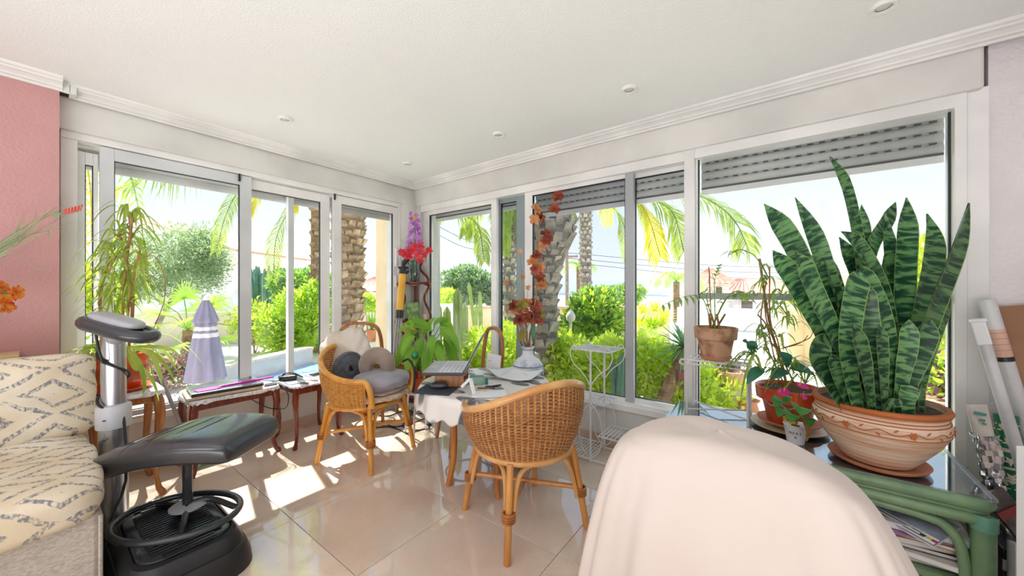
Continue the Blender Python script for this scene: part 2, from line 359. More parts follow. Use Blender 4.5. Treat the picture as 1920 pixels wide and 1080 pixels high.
# ---------------- window_2 and window_3 (right wall, y = 2.67) ----------------
YG = YR+.05
w2 = thing('window_2', 'white sliding window along the right wall', None, (-1.8, YG, .29), kind='structure')
fr = MB(); fr.box(-3.225, 2.60, .29, -.524, 2.73, .335).box(-3.225, 2.605, 2.03, -.524, 2.73, 2.10).box(-3.225, 2.64, .33, -3.155, 2.73, 2.03).box(-3.225, 2.615, .33, -.5, 2.66, .352)
fr.build('frame', M['pvc'], w2, smooth=False, bevel=.004)
MB().box(-.528, 2.60, .0, -.465, 2.74, 2.10).build('mullion', M['pvc'], w2, smooth=False, bevel=.004)
def sash_y(x0, x1, yy, s0, s1, zb, zt, mats, glass, par, th=.018, tr=.055, br=.035):
    q = MB(); q.box(x0, yy-th, zb, x0+s0, yy+th, zt).box(x0+s0, yy-th, zb, x1-s1, yy+th, zb+br).box(x0+s0, yy-th, zt-tr, x1-s1, yy+th, zt)
    q.box(x1-s1, yy-th, zb, x1, yy+th, zt, mi=1)
    o = q.build('sash', mats, par, smooth=False, bevel=.003)
    a, b, c, d = x0+s0, x1-s1, zb+br, zt-tr
    MB().box(a, yy-.003, c, b, yy+.003, d).build('pane', glass, o, smooth=False)
    q = MB(); e = .005
    for sg in (1, -1):
        Y0 = yy+sg*.006
        q.box(a, Y0-.006, c, a+e, Y0+.006, d).box(b-e, Y0-.006, c, b, Y0+.006, d).box(a+e, Y0-.006, c, b-e, Y0+.006, c+e).box(a+e, Y0-.006, d-e, b-e, Y0+.006, d)
    q.build('seal', M['seal'], o, smooth=False); return o
sash_y(-3.153, -2.161, 2.655, .035, .066, .345, 2.045, [M['pvc'], M['pvc']], M['glass'], w2)
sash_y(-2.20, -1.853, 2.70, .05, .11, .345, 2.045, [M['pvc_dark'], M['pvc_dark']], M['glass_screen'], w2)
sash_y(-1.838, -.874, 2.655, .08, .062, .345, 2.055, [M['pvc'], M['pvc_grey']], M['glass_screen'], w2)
sash_y(-.91, -.526, 2.70, .03, .004, .345, 2.055, [M['pvc'], M['pvc']], M['glass'], w2)
w3 = thing('window_3', 'large fixed white window behind the green rattan table', None, (.1, YG, .29), kind='structure')
fr = MB(); fr.box(-.465, 2.615, .29, .68, 2.73, .365).box(-.465, 2.60, 2.035, .68, 2.73, 2.10).box(.641, 2.60, .36, .68, 2.73, 2.04).box(.68, 2.612, .0, .748, 2.73, 2.11)
fr.box(-.465, 2.63, .36, -.452, 2.72, 2.04).build('frame', M['pvc'], w3, smooth=False, bevel=.004)
MB().box(-.452, 2.654, .365, .641, 2.660, 2.035).build('pane', M['glass'], w3, smooth=False)
MB().box(-.452, 2.675, 1.118, .641, 2.695, 1.157).build('mid_rail', M['pvc_grey'], w3, smooth=False, label='grey horizontal rail of the insect screen')
q = MB().box(-.452, 2.65, .365, -.446, 2.666, 2.035).box(.634, 2.65, .365, .641, 2.666, 2.035).box(-.452, 2.65, .365, .641, 2.666, .371).build('seal', M['seal'], w3, smooth=False)
def shutter(par, x0, x1, yy, z0, n, dz=.056):
    MB().box(x0, yy-.008, z0, x1, yy+.008, z0+.038).build('bottom_bar', M['pvc'], par, smooth=False, bevel=.003)
    MB().box(x0, yy-.004, z0+.038, x1, yy+.004, z0+.05).build('bottom_groove', M['slot'], par, smooth=False)
    for k in range(n):
        zz = z0+.048+dz*k
        MB().grid(lambda u, v: (x0+u*(x1-x0), yy+.004-.012*math.sin(v*math.pi), zz+v*(dz-.004)), 1, 6).build('slat', M['slat'], par, solid=.004)
        q = MB(); slot_row(q, x0+.01, x1-.01, 'x', zz+dz-.001, yy-.004); q.box(x0, yy+.002, zz+dz-.008, x1, yy+.012, zz+dz+.004, mi=1)
        q.build('slots', [M['slot'], M['slat']], par, smooth=False, kind='stuff')
shutter(w2, -1.80, -.54, 2.765, 1.822, 5)
shutter(w3, -.45, .645, 2.765, 1.822, 5)
shutter(w2, -3.15, -1.83, 2.765, 1.935, 3)
# downlights
for i, (px, py, lb) in enumerate([(764, 306, 'small white recessed ceiling spot nearest the room corner'), (535, 222, 'white recessed ceiling spot over the left window'), (935, 251, 'white recessed ceiling spot in the middle, above the round table'), (1180, 166, 'white recessed ceiling spot above the right sliding window'), (1657, 10, 'white recessed ceiling spot at the top edge, above the snake plant')]):
    c = on(px, py, ZC); d = thing('ceiling_spot', lb, 'ceiling light', (c.x, c.y, ZC-.012), group='recessed ceiling spots')
    MB().lathe([(.026, .004), (.03, -.002), (.042, -.004), (.045, .012)], c=(0, 0, 0)).build('ring', M['trim'], d, local=True)
    MB().lathe([(.0005, .002), (.02, .003), (.027, .008), (.027, .012)], c=(0, 0, 0)).build('lens', pm('frosted_lens%d' % i, (205, 203, 198), rough=.3), d, local=True)
# ================= garden =================
M['paving'] = pm('pale_terrace_paving', (226, 218, 206), (240, 234, 224), rough=.7, scale=1.5)
M['gwall'] = pm('white_garden_wall', (236, 232, 226), rough=.8, scale=3, bump=.2)
M['ochre'] = pm('ochre_render', (226, 202, 160), (236, 214, 176), rough=.85, scale=2, bump=.2)
M['beige_wall'] = pm('beige_retaining_wall', (206, 196, 172), (218, 208, 186), rough=.85, scale=2)
M['stonecap'] = pm('stone_coping', (228, 214, 192), (240, 228, 208), rough=.7, scale=4)
M['roof'] = pm('red_roof_tile', (208, 140, 118), (226, 168, 146), rough=.8, scale=6)
M['trunk'] = pm('palm_trunk_fibre', (122, 98, 76), (168, 140, 110), rough=.95, scale=7, stretch=(1, 1, 2), bump=1, bscale=25, bdist=.03)
M['trunk_grey'] = pm('grey_palm_trunk', (128, 120, 110), (166, 156, 144), rough=.95, scale=7, stretch=(1, 1, 2), bump=1, bscale=25, bdist=.03)
M['stub'] = pm('dry_palm_leaf_base', (138, 114, 90), (190, 166, 138), rough=.9, scale=9, rnd_=.22)
M['stub_grey'] = pm('grey_palm_leaf_base', (150, 144, 136), (200, 190, 178), rough=.9, scale=9, rnd_=.2)
M['bark'] = pm('grey_brown_bark', (150, 134, 116), (182, 164, 144), rough=.95, scale=8, bump=.6, bscale=30)
M['l_bright'] = leafm('sunlit_yellow_green_leaf', (184, 216, 60), (226, 242, 100), (236, 250, 80), tr=.6)
M['l_lime'] = leafm('lime_hedge_leaf', (204, 230, 84), (238, 248, 140), (242, 252, 110), tr=.62)
M['l_green'] = leafm('mid_green_leaf', (134, 186, 80), (180, 218, 104), (204, 238, 92), tr=.55)
M['l_olive'] = leafm('grey_green_olive_leaf', (140, 166, 134), (184, 204, 168), (186, 210, 140), tr=.45)
M['l_dark'] = leafm('deep_green_leaf', (92, 136, 86), (128, 166, 108), (140, 186, 90), tr=.4)
M['l_palm'] = leafm('palm_leaflet', (126, 160, 84), (184, 204, 110), (210, 226, 90), tr=.5)
M['l_yel'] = leafm('yellowing_palm_leaflet', (196, 190, 40), (226, 214, 70), (246, 236, 60), tr=.5)
M['l_blue'] = leafm('blue_green_spiky_leaf', (100, 148, 120), (140, 180, 140), (150, 190, 110), tr=.35)
M['cactus'] = pm('yellow_green_cactus_skin', (150, 176, 96), (184, 200, 120), rough=.6, scale=6)
M['cactus2'] = pm('blue_green_cactus_skin', (84, 124, 104), (112, 150, 124), rough=.6, scale=6)
M['petal_pink'] = leafm('pink_petal', (216, 130, 150), (236, 170, 180), (240, 170, 180), tr=.4)
M['petal_violet'] = leafm('violet_leaf', (112, 64, 116), (160, 100, 150), (170, 90, 150), tr=.4)
M['terra'] = pm('terracotta', (196, 122, 88), (218, 152, 116), rough=.8, scale=8, bump=.2)
M['terra_pale'] = pm('weathered_pale_terracotta', (206, 160, 130), (226, 190, 164), rough=.85, scale=7, bump=.2)
M['soil'] = pm('dark_soil', (70, 54, 42), (104, 82, 62), rough=.95, scale=30, bump=.8)
M['brown_door'] = pm('brown_door_paint', (92, 72, 58), rough=.6)
M['cable'] = pm('black_cable', (30, 30, 32), rough=.5)
def foliage(name, mat, parent, lumps, n, size, asp=.42, kind='stuff', shell=.78, updir=(0, 0, .25), seed=1, label=None):
    rg = np.random.default_rng(seed); C_ = np.array([tuple(l[0]) for l in lumps]); Rr = np.array([l[1] for l in lumps])
    wts = (Rr.prod(1))**(.667); wts = wts/wts.sum(); k = rg.choice(len(lumps), n, p=wts)
    d = rg.normal(size=(n, 3)); d /= np.linalg.norm(d, axis=1)[:, None]; rr = (shell+(1-shell)*rg.random(n))[:, None]
    P_ = C_[k]+d*Rr[k]*rr
    ax = d*.7+rg.normal(size=(n, 3))*.6+np.array(updir); ax /= np.linalg.norm(ax, axis=1)[:, None]
    sd = np.cross(ax, rg.normal(size=(n, 3))); sd /= np.linalg.norm(sd, axis=1)[:, None]; nm = np.cross(ax, sd)
    L = size*(.6+.8*rg.random(n))[:, None]
    V = np.stack([P_, P_+ax*L*.45+sd*L*asp*.5+nm*L*.08, P_+ax*L, P_+ax*L*.45-sd*L*asp*.5+nm*L*.08], 1).reshape(-1, 3)
    org = np.array(wloc(parent)) if parent is not None else V.mean(0)
    V = V-org
    me = bpy.data.meshes.new(name); me.vertices.add(4*n); me.vertices.foreach_set('co', V.astype(np.float32).ravel())
    me.loops.add(4*n); me.loops.foreach_set('vertex_index', np.arange(4*n, dtype=np.int32)); me.polygons.add(n)
    me.polygons.foreach_set('loop_start', np.arange(0, 4*n, 4, dtype=np.int32)); me.polygons.foreach_set('loop_total', np.full(n, 4, dtype=np.int32))
    me.update(); me.validate()
    mats = mat if isinstance(mat, (list, tuple)) else [mat]
    for m in mats: me.materials.append(m)
    if len(mats) > 1: me.polygons.foreach_set('material_index', rg.integers(0, len(mats), n).astype(np.int32))
    o = bpy.data.objects.new(name, me); COL.objects.link(o)
    if parent is not None: o.parent = parent
    else: o.location = org
    return tag(o, label, None, None, kind)
def lumpy(c, r, k, seed, f=.55):
    q = random.Random(seed); out = [(Vector(c), tuple(x*.75 for x in r))]
    for i in range(k):
        a = q.uniform(0, 6.28); h = q.uniform(-.7, .9); s = math.sqrt(1-h*h*.8)
        out.append((Vector(c)+Vector((r[0]*.62*s*math.cos(a), r[1]*.62*s*math.sin(a), r[2]*.6*h)), tuple(x*f*q.uniform(.7, 1.1) for x in r)))
    return out
def shrub(name, label, c, r, n, size, mats, seed, cat='shrub', group=None, k=7, stems=5, asp=.42, shell=.78):
    o = thing(name, label, cat, (c[0], c[1], GZ), group=group)
    foliage('foliage', mats, o, lumpy(c, r, k, seed), n, size, asp, seed=seed, shell=shell)
    q = random.Random(seed); b = MB()
    for i in range(stems):
        a = q.uniform(0, 6.28); b.tube(bez([(c[0]+.03*i-.06, c[1], GZ), (c[0]+r[0]*.3*math.cos(a), c[1]+r[1]*.3*math.sin(a), c[2]-r[2]*.3), (c[0]+r[0]*.6*math.cos(a), c[1]+r[1]*.6*math.sin(a), c[2]+r[2]*.4)], 6), [.012, .011, .01, .009, .008, .007, .006][:7], 5)
    b.build('stems', M['bark'], o); return o
GZ = -.14
MB().box(-60, -40, -.5, 30, 70, GZ).build('ground', M['paving'], kind='structure', smooth=False, label='pale paved ground around the house')
MB().box(-3.78, 2.41, GZ, -3.552, 2.95, 2.6).build('wall_outer_pier', M['ochre'], kind='structure', smooth=False, label='ochre outer pier of the house corner')
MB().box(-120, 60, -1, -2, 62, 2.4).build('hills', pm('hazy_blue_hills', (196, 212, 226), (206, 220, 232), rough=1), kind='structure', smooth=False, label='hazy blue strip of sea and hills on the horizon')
# blue pool strip and planter wall
A = on(392, 690, .15); B = on(579, 650, .15); dv = (B-A).normalized(); nv = Vector((-dv.y, dv.x, 0))
pw = thing('planter_wall', 'low pale stone planter wall beside the blue pool', 'wall', (A+B)/2*1-Vector((0, 0, (A+B).z/2-GZ)))
q = MB(); mid = (A+B)/2; ln = (B-A).length
q.obox((mid.x, mid.y, -.01), (ln, .16, .24), dv).build('wall_body', M['cream'], pw, smooth=False)
for k in range(9):
    c = A+dv*(ln*(k+.5)/9); MB().obox((c.x, c.y, .13), (ln/9-.012, .22, .045), dv).build('coping_stone', M['stonecap'], pw, smooth=False, bevel=.006)
pc = mid-nv*1.0
if (pc-Vector((0, 0, 0))).length > (mid).length: pc = mid+nv*1.0
q = MB().obox((pc.x-.1, pc.y-.05, GZ+.006), (ln*1.0, 1.6, .012), dv)
wm, wt, wo = nodes('pale_blue_pool_water'); wb = nd(wt, 'BsdfPrincipled'); wb.inputs['Base Color'].default_value = c4((150, 188, 236)); wb.inputs['Roughness'].default_value = .12; wt.links.new(wb.outputs[0], wo.inputs[0])
_n = nd(wt, 'TexNoise'); _n.inputs['Scale'].default_value = 6; _b = nd(wt, 'Bump'); _b.inputs['Strength'].default_value = .15; wt.links.new(_n.outputs[0], _b.inputs['Height']); wt.links.new(_b.outputs[0], wb.inputs['Normal'])
q.build('pool_water', wm, kind='stuff', smooth=False, label='pale blue pool water seen below the left window', cat='water')
def wallseg(name, a, b, z1, th, mat, label, cap=None, cat='wall'):
    a = Vector(a); b = Vector(b); m_ = (a+b)/2; d = (b-a).normalized(); L = (b-a).length
    o = thing(name, label, cat, (m_.x, m_.y, GZ))
    MB().obox((m_.x, m_.y, (z1+GZ)/2), (L, th, z1-GZ), d).build('wall_body', mat, o, smooth=False)
    if cap:
        n = max(2, int(L/.45))
        for k in range(n):
            c = a+d*(L*(k+.5)/n); MB().obox((c.x, c.y, z1+.025), (L/n-.01, th+.1, .05), d).build('coping_tile', cap, o, smooth=False)
    return o
def fl2(px, t): v = at(px, 540, t); return (v.x, v.y, 0)
wallseg('retaining_wall', fl2(250, 8), fl2(560, 9.2), .62, .2, M['beige_wall'], 'beige retaining wall behind the shrubs left of the palms', None)
wallseg('garden_wall', fl2(590, 9.5), fl2(745, 9), .66, .2, M['gwall'], 'white garden wall right of the thick palm trunk')
wallseg('garden_wall', fl2(795, 10.5), fl2(858, 11), .72, .2, M['gwall'], 'white garden wall behind the tall pale cactus')
wallseg('ochre_wall', fl2(852, 9.5), fl2(1190, 9.5), .66, .25, M['ochre'], 'ochre garden wall with tiled coping behind the leafy tree', M['terra_pale'])
dq = at(1143, 622, 9.3); MB().obox((dq.x, dq.y, dq.z), (.16, .06, .75), (S5, C5, 0)).build('garden_gate', M['brown_door'], label='dark brown narrow gate in the ochre garden wall', cat='gate', smooth=False, bevel=.01)
wallseg('ochre_wall', fl2(1188, 7.2), fl2(1246, 7.8), .78, .25, M['ochre'], 'ochre wall behind the yellow rosette plant')
wallseg('boundary_wall', fl2(1270, 12), fl2(1800, 9), .55, .25, M['gwall'], 'long white boundary wall under the red roofs')
# houses
def corr_roof(q, c0, c1, c2, c3, n):
    # quad eave c0-c1, ridge c3-c2, corrugated
    c0, c1, c2, c3 = map(Vector, (c0, c1, c2, c3)); nrm = (c1-c0).cross(c3-c0).normalized()
    q.grid(lambda u, v: c0.lerp(c1, u).lerp(c3.lerp(c2, u), v)+nrm*(.05*abs(math.sin(u*n*math.pi))-.025*((v*6) % 1)), n*4, 6)
def house(name, label, px0, px1, t, z1, zr, mat, depth=4, gable=False, wins=()):
    c = at((px0+px1)/2, 540, t+depth/2); o = thing(name, label, 'house', (c.x, c.y, GZ)); wd_ = (px1-px0)/FP*t
    ax = Vector((S5, C5, 0)); ay = Vector((-C5, S5, 0)); cc = Vector((c.x, c.y, 0))
    MB().obox((c.x, c.y, (z1+GZ)/2), (wd_, depth, z1-GZ), ax).build('walls', mat, o, smooth=False)
    e = .3; f = lambda a, b, z: cc+ax*a+ay*b+Vector((0, 0, z)); q = MB(); w_, d_ = wd_/2+e, depth/2+e; n = max(6, int(wd_/.3))
    r = max(.05, w_-d_) if w_ > d_ else .05
    corr_roof(q, f(-w_, -d_, z1), f(w_, -d_, z1), f(r, 0, zr), f(-r, 0, zr), n); corr_roof(q, f(w_, d_, z1), f(-w_, d_, z1), f(-r, 0, zr), f(r, 0, zr), n)
    corr_roof(q, f(w_, -d_, z1), f(w_, d_, z1), f(r, .02, zr), f(r, -.02, zr), 8); corr_roof(q, f(-w_, d_, z1), f(-w_, -d_, z1), f(-r, -.02, zr), f(-r, .02, zr), 8)
    q.build('roof', M['roof'], o, smooth=False)
    for (a, z, ww, hh) in wins:
        p = f(a*wd_/2, -depth/2, z); wn = MB().obox(p, (ww, .08, hh), ax).build('window', M['gwall'], o, smooth=False)
        MB().obox(p-ay*.03, (ww*.8, .06, hh*.85), ax).build('window_pane', M['brown_door'], wn, smooth=False)
    return o
house('house', 'distant white house with red roof right of the thick palm trunk', 668, 742, 17, 1.0, 1.75, M['gwall'], 5, wins=[(.35, .6, .5, .7), (-.3, .6, .5, .7)])
house('house', 'pinkish house with small pyramid red roof left of the potted palm', 1312, 1352, 15, 1.35, 2.0, M['cream'], 1.2, wins=[(0, 1.1, .3, .3)])
house('house', 'long low house with red tiled roof behind the potted palm', 1275, 1545, 16, .75, 1.62, M['gwall'], 5, wins=[(-.6, .4, .6, .5), (.2, .4, .6, .5)])
house('house', 'far house with pale red roof behind the striped snake plant', 1530, 1800, 21, 1.2, 2.2, M['cream'], 5, wins=[(-.5, .7, .6, .6), (.1, .7, .6, .6)])
house('house', 'tiny far house with red roof beyond the pale cactus', 808, 850, 30, .75, 1.35, M['gwall'], 5)
# white gabled house seen through the left window
ax = Vector((S5, C5, 0)); ay = Vector((-C5, S5, 0)); o_ = at(412, 540, 14); hs = thing('gabled_house', 'large white house wall with sloping roof edge behind the olive tree', 'house', (o_.x, o_.y, GZ))
ob = Vector((o_.x, o_.y, 0))
MB().prism([(-3.5, GZ), (0, GZ), (0, 2.75), (-3.5, 4.0)], 5, (ob+ay*5, ax, Vector((0, 0, 1)))).build('walls', M['gwall'], hs, smooth=False)
MB().prism([(-3.7, 4.02), (.72, 2.62), (.72, 2.69), (-3.7, 4.08)], 5.4, (ob+ay*5.2, ax, Vector((0, 0, 1)))).build('roof', M['terra_pale'], hs, smooth=False)
MB().prism([(0, 2.3), (.62, 2.3), (.62, 2.62), (0, 2.78)], 5, (ob+ay*5, ax, Vector((0, 0, 1)))).build('eave', M['gwall'], hs, smooth=False)
for o in hs.children:
    pass
# utility pole and lines
p0 = at(1063, 470, 15); up = thing('utility_pole', 'grey utility pole with crossarm above the ochre wall', 'pole', (p0.x, p0.y, GZ))
MB().tube([(p0.x, p0.y, GZ), tuple(p0)], [.09, .06], 8).build('pole', M['bark'], up)
MB().obox(p0-Vector((0, 0, .25)), (.9, .08, .08), (1, .3, 0)).build('crossarm', M['bark'], up, smooth=False)
for i, (a, b, lb) in enumerate([((790, 408, 12), (960, 468, 15), 'upper power line crossing the left sliding pane'), ((790, 422, 12), (930, 472, 15), 'lower power line crossing the left sliding pane'), ((1063, 474, 15), (1560, 500, 22), 'highest of the power lines crossing the right windows'), ((1063, 484, 15), (1560, 511, 22), 'middle one of the power lines crossing the right windows'), ((1063, 492, 15), (1560, 524, 22), 'lowest of the power lines crossing the right windows')]):
    a = at(*a); b = at(*b); m_ = (a+b)/2-Vector((0, 0, .25)); MB().tube(bez([a, m_, b], 14), .009, 4).build('power_line', M['cable'], label=lb, cat='cable', group='overhead power lines')
# ---------------- palms ----------------
stub_src = {}
def stub(mat):
    if mat not in stub_src:
        q = MB(); q.add([(-.07, 0, 0), (.07, 0, 0), (.055, .06, .12), (-.055, .06, .12), (-.04, .0, -.04), (.04, 0, -.04), (.05, -.01, .13), (-.05, -.01, .13)], [(4, 5, 1, 0), (0, 1, 2, 3), (3, 2, 6, 7), (0, 3, 7, 4), (1, 5, 6, 2)])
        o = q.build('leaf_base', M[mat], local=True, smooth=False); stub_src[mat] = o.data; bpy.data.objects.remove(o)
    return stub_src[mat]
def palm(name, label, pts, rad, mat, rows, per, sscale, fronds, seed=3, leaf='l_palm', dense=44, LL=.42):
    b = Vector(pts[0]); o = thing(name, label, 'palm', (b.x, b.y, GZ)); P_ = bez(pts, 14)
    n = len(P_); rr = [rad(i/(n-1)) for i in range(n)]
    tk = MB().tube(P_, rr, 12).build('trunk', M['trunk' if mat == 'stub' else 'trunk_grey'], o); q = random.Random(seed)
    for i in range(rows):
        f = i/rows; x = f*(n-1); a = int(x); c = P_[a].lerp(P_[min(a+1, n-1)], x-a); r_ = rad(f)
        for k in range(per):
            an = 2*math.pi*(k+.5*(i % 2)+q.uniform(-.15, .15))/per
            ob_ = bpy.data.objects.new('leaf_base', stub(mat)); COL.objects.link(ob_); ob_.parent = tk
            ob_.location = c+Vector((math.cos(an), math.sin(an), 0))*r_*.93-wloc(o); s_ = sscale*q.uniform(.75, 1.2)
            ob_.rotation_euler = (q.uniform(-.25, .1), q.uniform(-.15, .15), an-math.pi/2); ob_.scale = (s_, s_, s_*q.uniform(.8, 1.2))
    for i, fr_ in enumerate(fronds):
        pts_, L, mt = fr_[:3]; frond(o, pts_, L, M[mt], seed*31+i, dense, fr_[3] if len(fr_) > 3 else 1)
    return o
def frond(par, pts, L, mat, seed, n=44, droop=1.0):
    n = int(n*1.25)
    q = random.Random(seed); P_ = bez(pts, 24); m = len(P_); b = MB(); b.tube(P_, [.018*(1-.75*i/(m-1)) for i in range(m)], 4)
    for i in range(n):
        f = .08+.92*i/(n-1); x = f*(m-1); a = min(int(x), m-2); c = P_[a].lerp(P_[a+1], x-a); t = (P_[a+1]-P_[a]).normalized()
        sd = t.cross(Vector((0, 0, 1))); w_ = Vector((S5, C5, 0)); w_ = (w_-t*w_.dot(t)); k_ = min(1, sd.length/.75); sd = (sd*k_+w_*(1-k_)*(1 if sd.dot(w_) >= 0 else -1)).normalized()
        upn = sd.cross(t); l = L*(math.sin(math.pi*min(.98, .22+.72*f))**.6)*q.uniform(.8, 1.1)
        for s_ in (-1, 1):
            d = (sd*s_*.8+t*.75+upn*.25*q.uniform(.2, 1)).normalized(); g_ = Vector((0, 0, -1))
            p1 = c+d*l*.5+g_*l*.10*droop; p2 = c+d*l*.8+g_*l*.42*droop
            b.leaf([c, p1, p2], [.015, .021, .002], up=upn, fold=.0)
    return b.build('frond', mat, par, smooth=False)
a_ = lambda *p: at(*p)
# left: thick palm and slimmer palm, their fronds hanging into view
bigL = at(654, 540, 6.1); thL = at(600, 540, 7.6)
cL = Vector((bigL.x, bigL.y, 4.0)); cT = Vector((thL.x, thL.y, 4.3))
def rays(c, n, L, seed, rise=.8, drop=1.2, skip=None):
    q = random.Random(seed); out = []
    for i in range(n):
        a = 2*math.pi*(i+q.uniform(-.3, .3))/n; d = Vector((math.cos(a), math.sin(a), 0)); l = L*q.uniform(.85, 1.1)
        if skip and skip(d): continue
        out.append([c, c+d*l*.4+Vector((0, 0, rise*q.uniform(.6, 1.1))), c+d*l*.8+Vector((0, 0, rise*.5)), c+d*l*1.05+Vector((0, 0, -drop*q.uniform(.2, .7)))])
    return out
palm('date_palm', 'thick palm trunk with cut leaf bases outside the left window', [(bigL.x+.02, bigL.y, GZ-.1), (bigL.x-.01, bigL.y, 1.2), (bigL.x, bigL.y, 2.6), tuple(cL)], lambda f: .235-.02*math.sin(f*6), 'stub', 30, 12, 1.0,
     [(p, .5, 'l_palm') for p in rays(cL, 12, 2.6, 5)], seed=4)
palm('date_palm', 'slimmer greyish palm trunk left of the thick one', [(thL.x, thL.y, GZ-.1), (thL.x-.03, thL.y, 1.2), tuple(cT)], lambda f: .16, 'stub', 26, 9, .8,
     [([cT, at(600, 330, 7.3), at(560, 368, 7), at(520, 440, 6.8), at(512, 522, 6.7)], .42, 'l_palm', 1.3),
      ([cT, at(520, 300, 7), at(455, 350, 6.5), at(425, 400, 6.2), at(405, 470, 6.1)], .4, 'l_palm', 1.2),
      ([cT, at(450, 210, 6.4), at(345, 318, 5.6), at(280, 330, 5.2), at(205, 362, 5.0)], .62, 'l_palm', 1.6),
      ([cT, at(520, 320, 7.2), at(480, 372, 7), at(465, 400, 6.9)], .35, 'l_yel', 1.2),
      ([cT, at(575, 350, 7), at(556, 372, 6.8), at(548, 392, 6.7)], .3, 'l_yel', 1.2)]+[(p, .5, 'l_palm') for p in rays(cT, 7, 2.6, 9, skip=lambda d: d.x > .2)], seed=6)
# right: pruned palm just outside the sliding window
bR = at(1022, 540, 4.35); cR = at(1040, 240, 4.4)
palm('pruned_palm', 'grey gnarled palm trunk with bulging cut crown behind the dried flowers', [(bR.x, bR.y, GZ-.1), tuple(at(1022, 560, 4.35)), tuple(at(1035, 440, 4.4)), tuple(at(1042, 340, 4.4)), tuple(cR)],
     lambda f: .15+.13*math.exp(-((f-.5)/.085)**2), 'stub_grey', 30, 9, .8,
     [([cR, at(1120, 300, 4.2), at(1240, 340, 4.0), at(1330, 375, 3.9), at(1378, 415, 3.9), at(1404, 470, 3.9)], .46, 'l_palm', 1.1),
      ([cR, at(1110, 290, 4.3), at(1170, 350, 4.2), at(1212, 400, 4.1), at(1238, 480, 4.1)], .4, 'l_yel', 1.1),
      ([cR, at(1150, 300, 4.3), at(1215, 365, 4.2), at(1262, 400, 4.2), at(1282, 470, 4.2)], .42, 'l_palm', 1.4),
      ([cR, at(980, 300, 4.4), at(920, 360, 4.6), at(890, 400, 4.7), at(872, 440, 4.7)], .3, 'l_palm', 1.4),
      ([cR, at(960, 260, 4.4), at(850, 378, 4.4), at(895, 420, 4.4), at(908, 488, 4.4)], .3, 'l_palm', 1.2)]+[(p, .5, 'l_palm') for p in rays(cR+Vector((0, 0, .1)), 7, 2.2, 12, skip=lambda d: d.y < .1)], seed=8)
b2 = at(1098, 540, 9.5); c2 = at(1098, 386, 9.5)
palm('slim_palm', 'slender straight palm trunk behind the leafy tree', [(b2.x, b2.y, GZ-.1), tuple(at(1098, 480, 9.5)), tuple(c2)], lambda f: .15, 'stub_grey', 22, 8, .7,
     [([c2, at(1125, 372, 9.3), at(1155, 395, 9.2), at(1172, 430, 9.1), at(1178, 482, 9.1)], .6, 'l_palm', 1.2),
      ([c2, at(1075, 372, 9.4), at(1052, 392, 9.3), at(1040, 430, 9.2)], .5, 'l_palm', 1.2),
      ([c2, at(1085, 360, 9.4), at(1065, 378, 9.3), at(1072, 412, 9.2)], .5, 'l_palm', 1.2),
      ([c2, at(1140, 352, 9.4), at(1190, 372, 9.4), at(1215, 420, 9.3)], .6, 'l_palm', 1.2), ([c2, at(1105, 340, 9.6), at(1130, 360, 9.8), at(1140, 420, 10)], .5, 'l_yel', 1.2)], seed=10)
b4 = at(960, 540, 6.2); c4_ = at(962, 380, 6.2)
palm('dark_palm', 'dark palm trunk between the two left sliding panes', [(b4.x, b4.y, GZ-.1), tuple(at(955, 520, 6.2)), tuple(at(962, 440, 6.2)), tuple(c4_)], lambda f: .10+.12*math.exp(-((f-.78)/.12)**2), 'stub_grey', 22, 7, .7,
     [([c4_, at(950, 372, 6.1), at(940, 395, 6.0), at(935, 460, 6.0)], .35, 'l_palm', 1.2), ([c4_, at(972, 370, 6.1), at(980, 400, 6), at(984, 450, 6)], .3, 'l_palm', 1.2), ([c4_, at(955, 370, 6), at(948, 420, 5.9), at(950, 478, 5.9)], .22, 'l_palm', 1.2)], seed=11)
# fan palm by the parasol
cF = at(352, 618, 5.6); fp = thing('fan_palm', 'low fan palm with radiating green leaves behind the parasol', 'palm', (cF.x, cF.y, GZ))
MB().tube([(cF.x, cF.y, GZ), tuple(cF)], [.1, .06], 8).build('trunk', M['trunk'], fp)
q_ = random.Random(2)
for i, (px, py, t) in enumerate([(315, 575, 5.4), (345, 560, 5.7), (395, 572, 5.6), (430, 590, 5.5), (290, 610, 5.3), (410, 635, 5.2), (325, 650, 5.1), (375, 580, 5.9), (300, 590, 5.6), (445, 612, 5.6), (360, 600, 5.2)]):
    h = at(px, py, t); b = MB(); b.tube([cF, (cF+h)/2+Vector((0, 0, .08)), h], .008, 4); dr = (h-cF).normalized()
    sd = dr.cross(Vector((q_.uniform(-.3, .3), q_.uniform(-.3, .3), 1))).normalized()
    for k in range(17):
        an = R(-105+210*k/16); d = dr*math.cos(an)+sd*math.sin(an); L = .36*(1-.25*abs(math.sin(an/2)))
        b.leaf([h, h+d*L*.55, h+d*L+Vector((0, 0, -.12*q_.random()))], [.012, .034, .003], up=dr.cross(sd), fold=.1)
    b.build('fan_leaf', M['l_green' if i % 3 else 'l_palm'], fp, smooth=False)
# olive tree
cO = at(340, 500, 7.2); ol = thing('olive_tree', 'grey green olive tree crown left of the white house', 'tree', (cO.x-.4, cO.y-.5, GZ))
foliage('foliage', M['l_olive'], ol, lumpy(at(345, 490, 7.4), (.7, .8, .95), 14, 4, .5)+lumpy(at(285, 520, 7), (.55, .6, .6), 6, 5, .5)+lumpy(at(250, 470, 7), (.5, .5, .5), 5, 6, .5), 15000, .075, .3, seed=4, shell=.3)
MB().tube(bez([at(262, 690, 6.6), at(275, 650, 6.8), at(300, 600, 7), at(335, 540, 7.2)], 9), [.1, .09, .085, .08, .07, .06, .05, .045, .04, .035][:10], 8).build('trunk', M['bark'], ol)
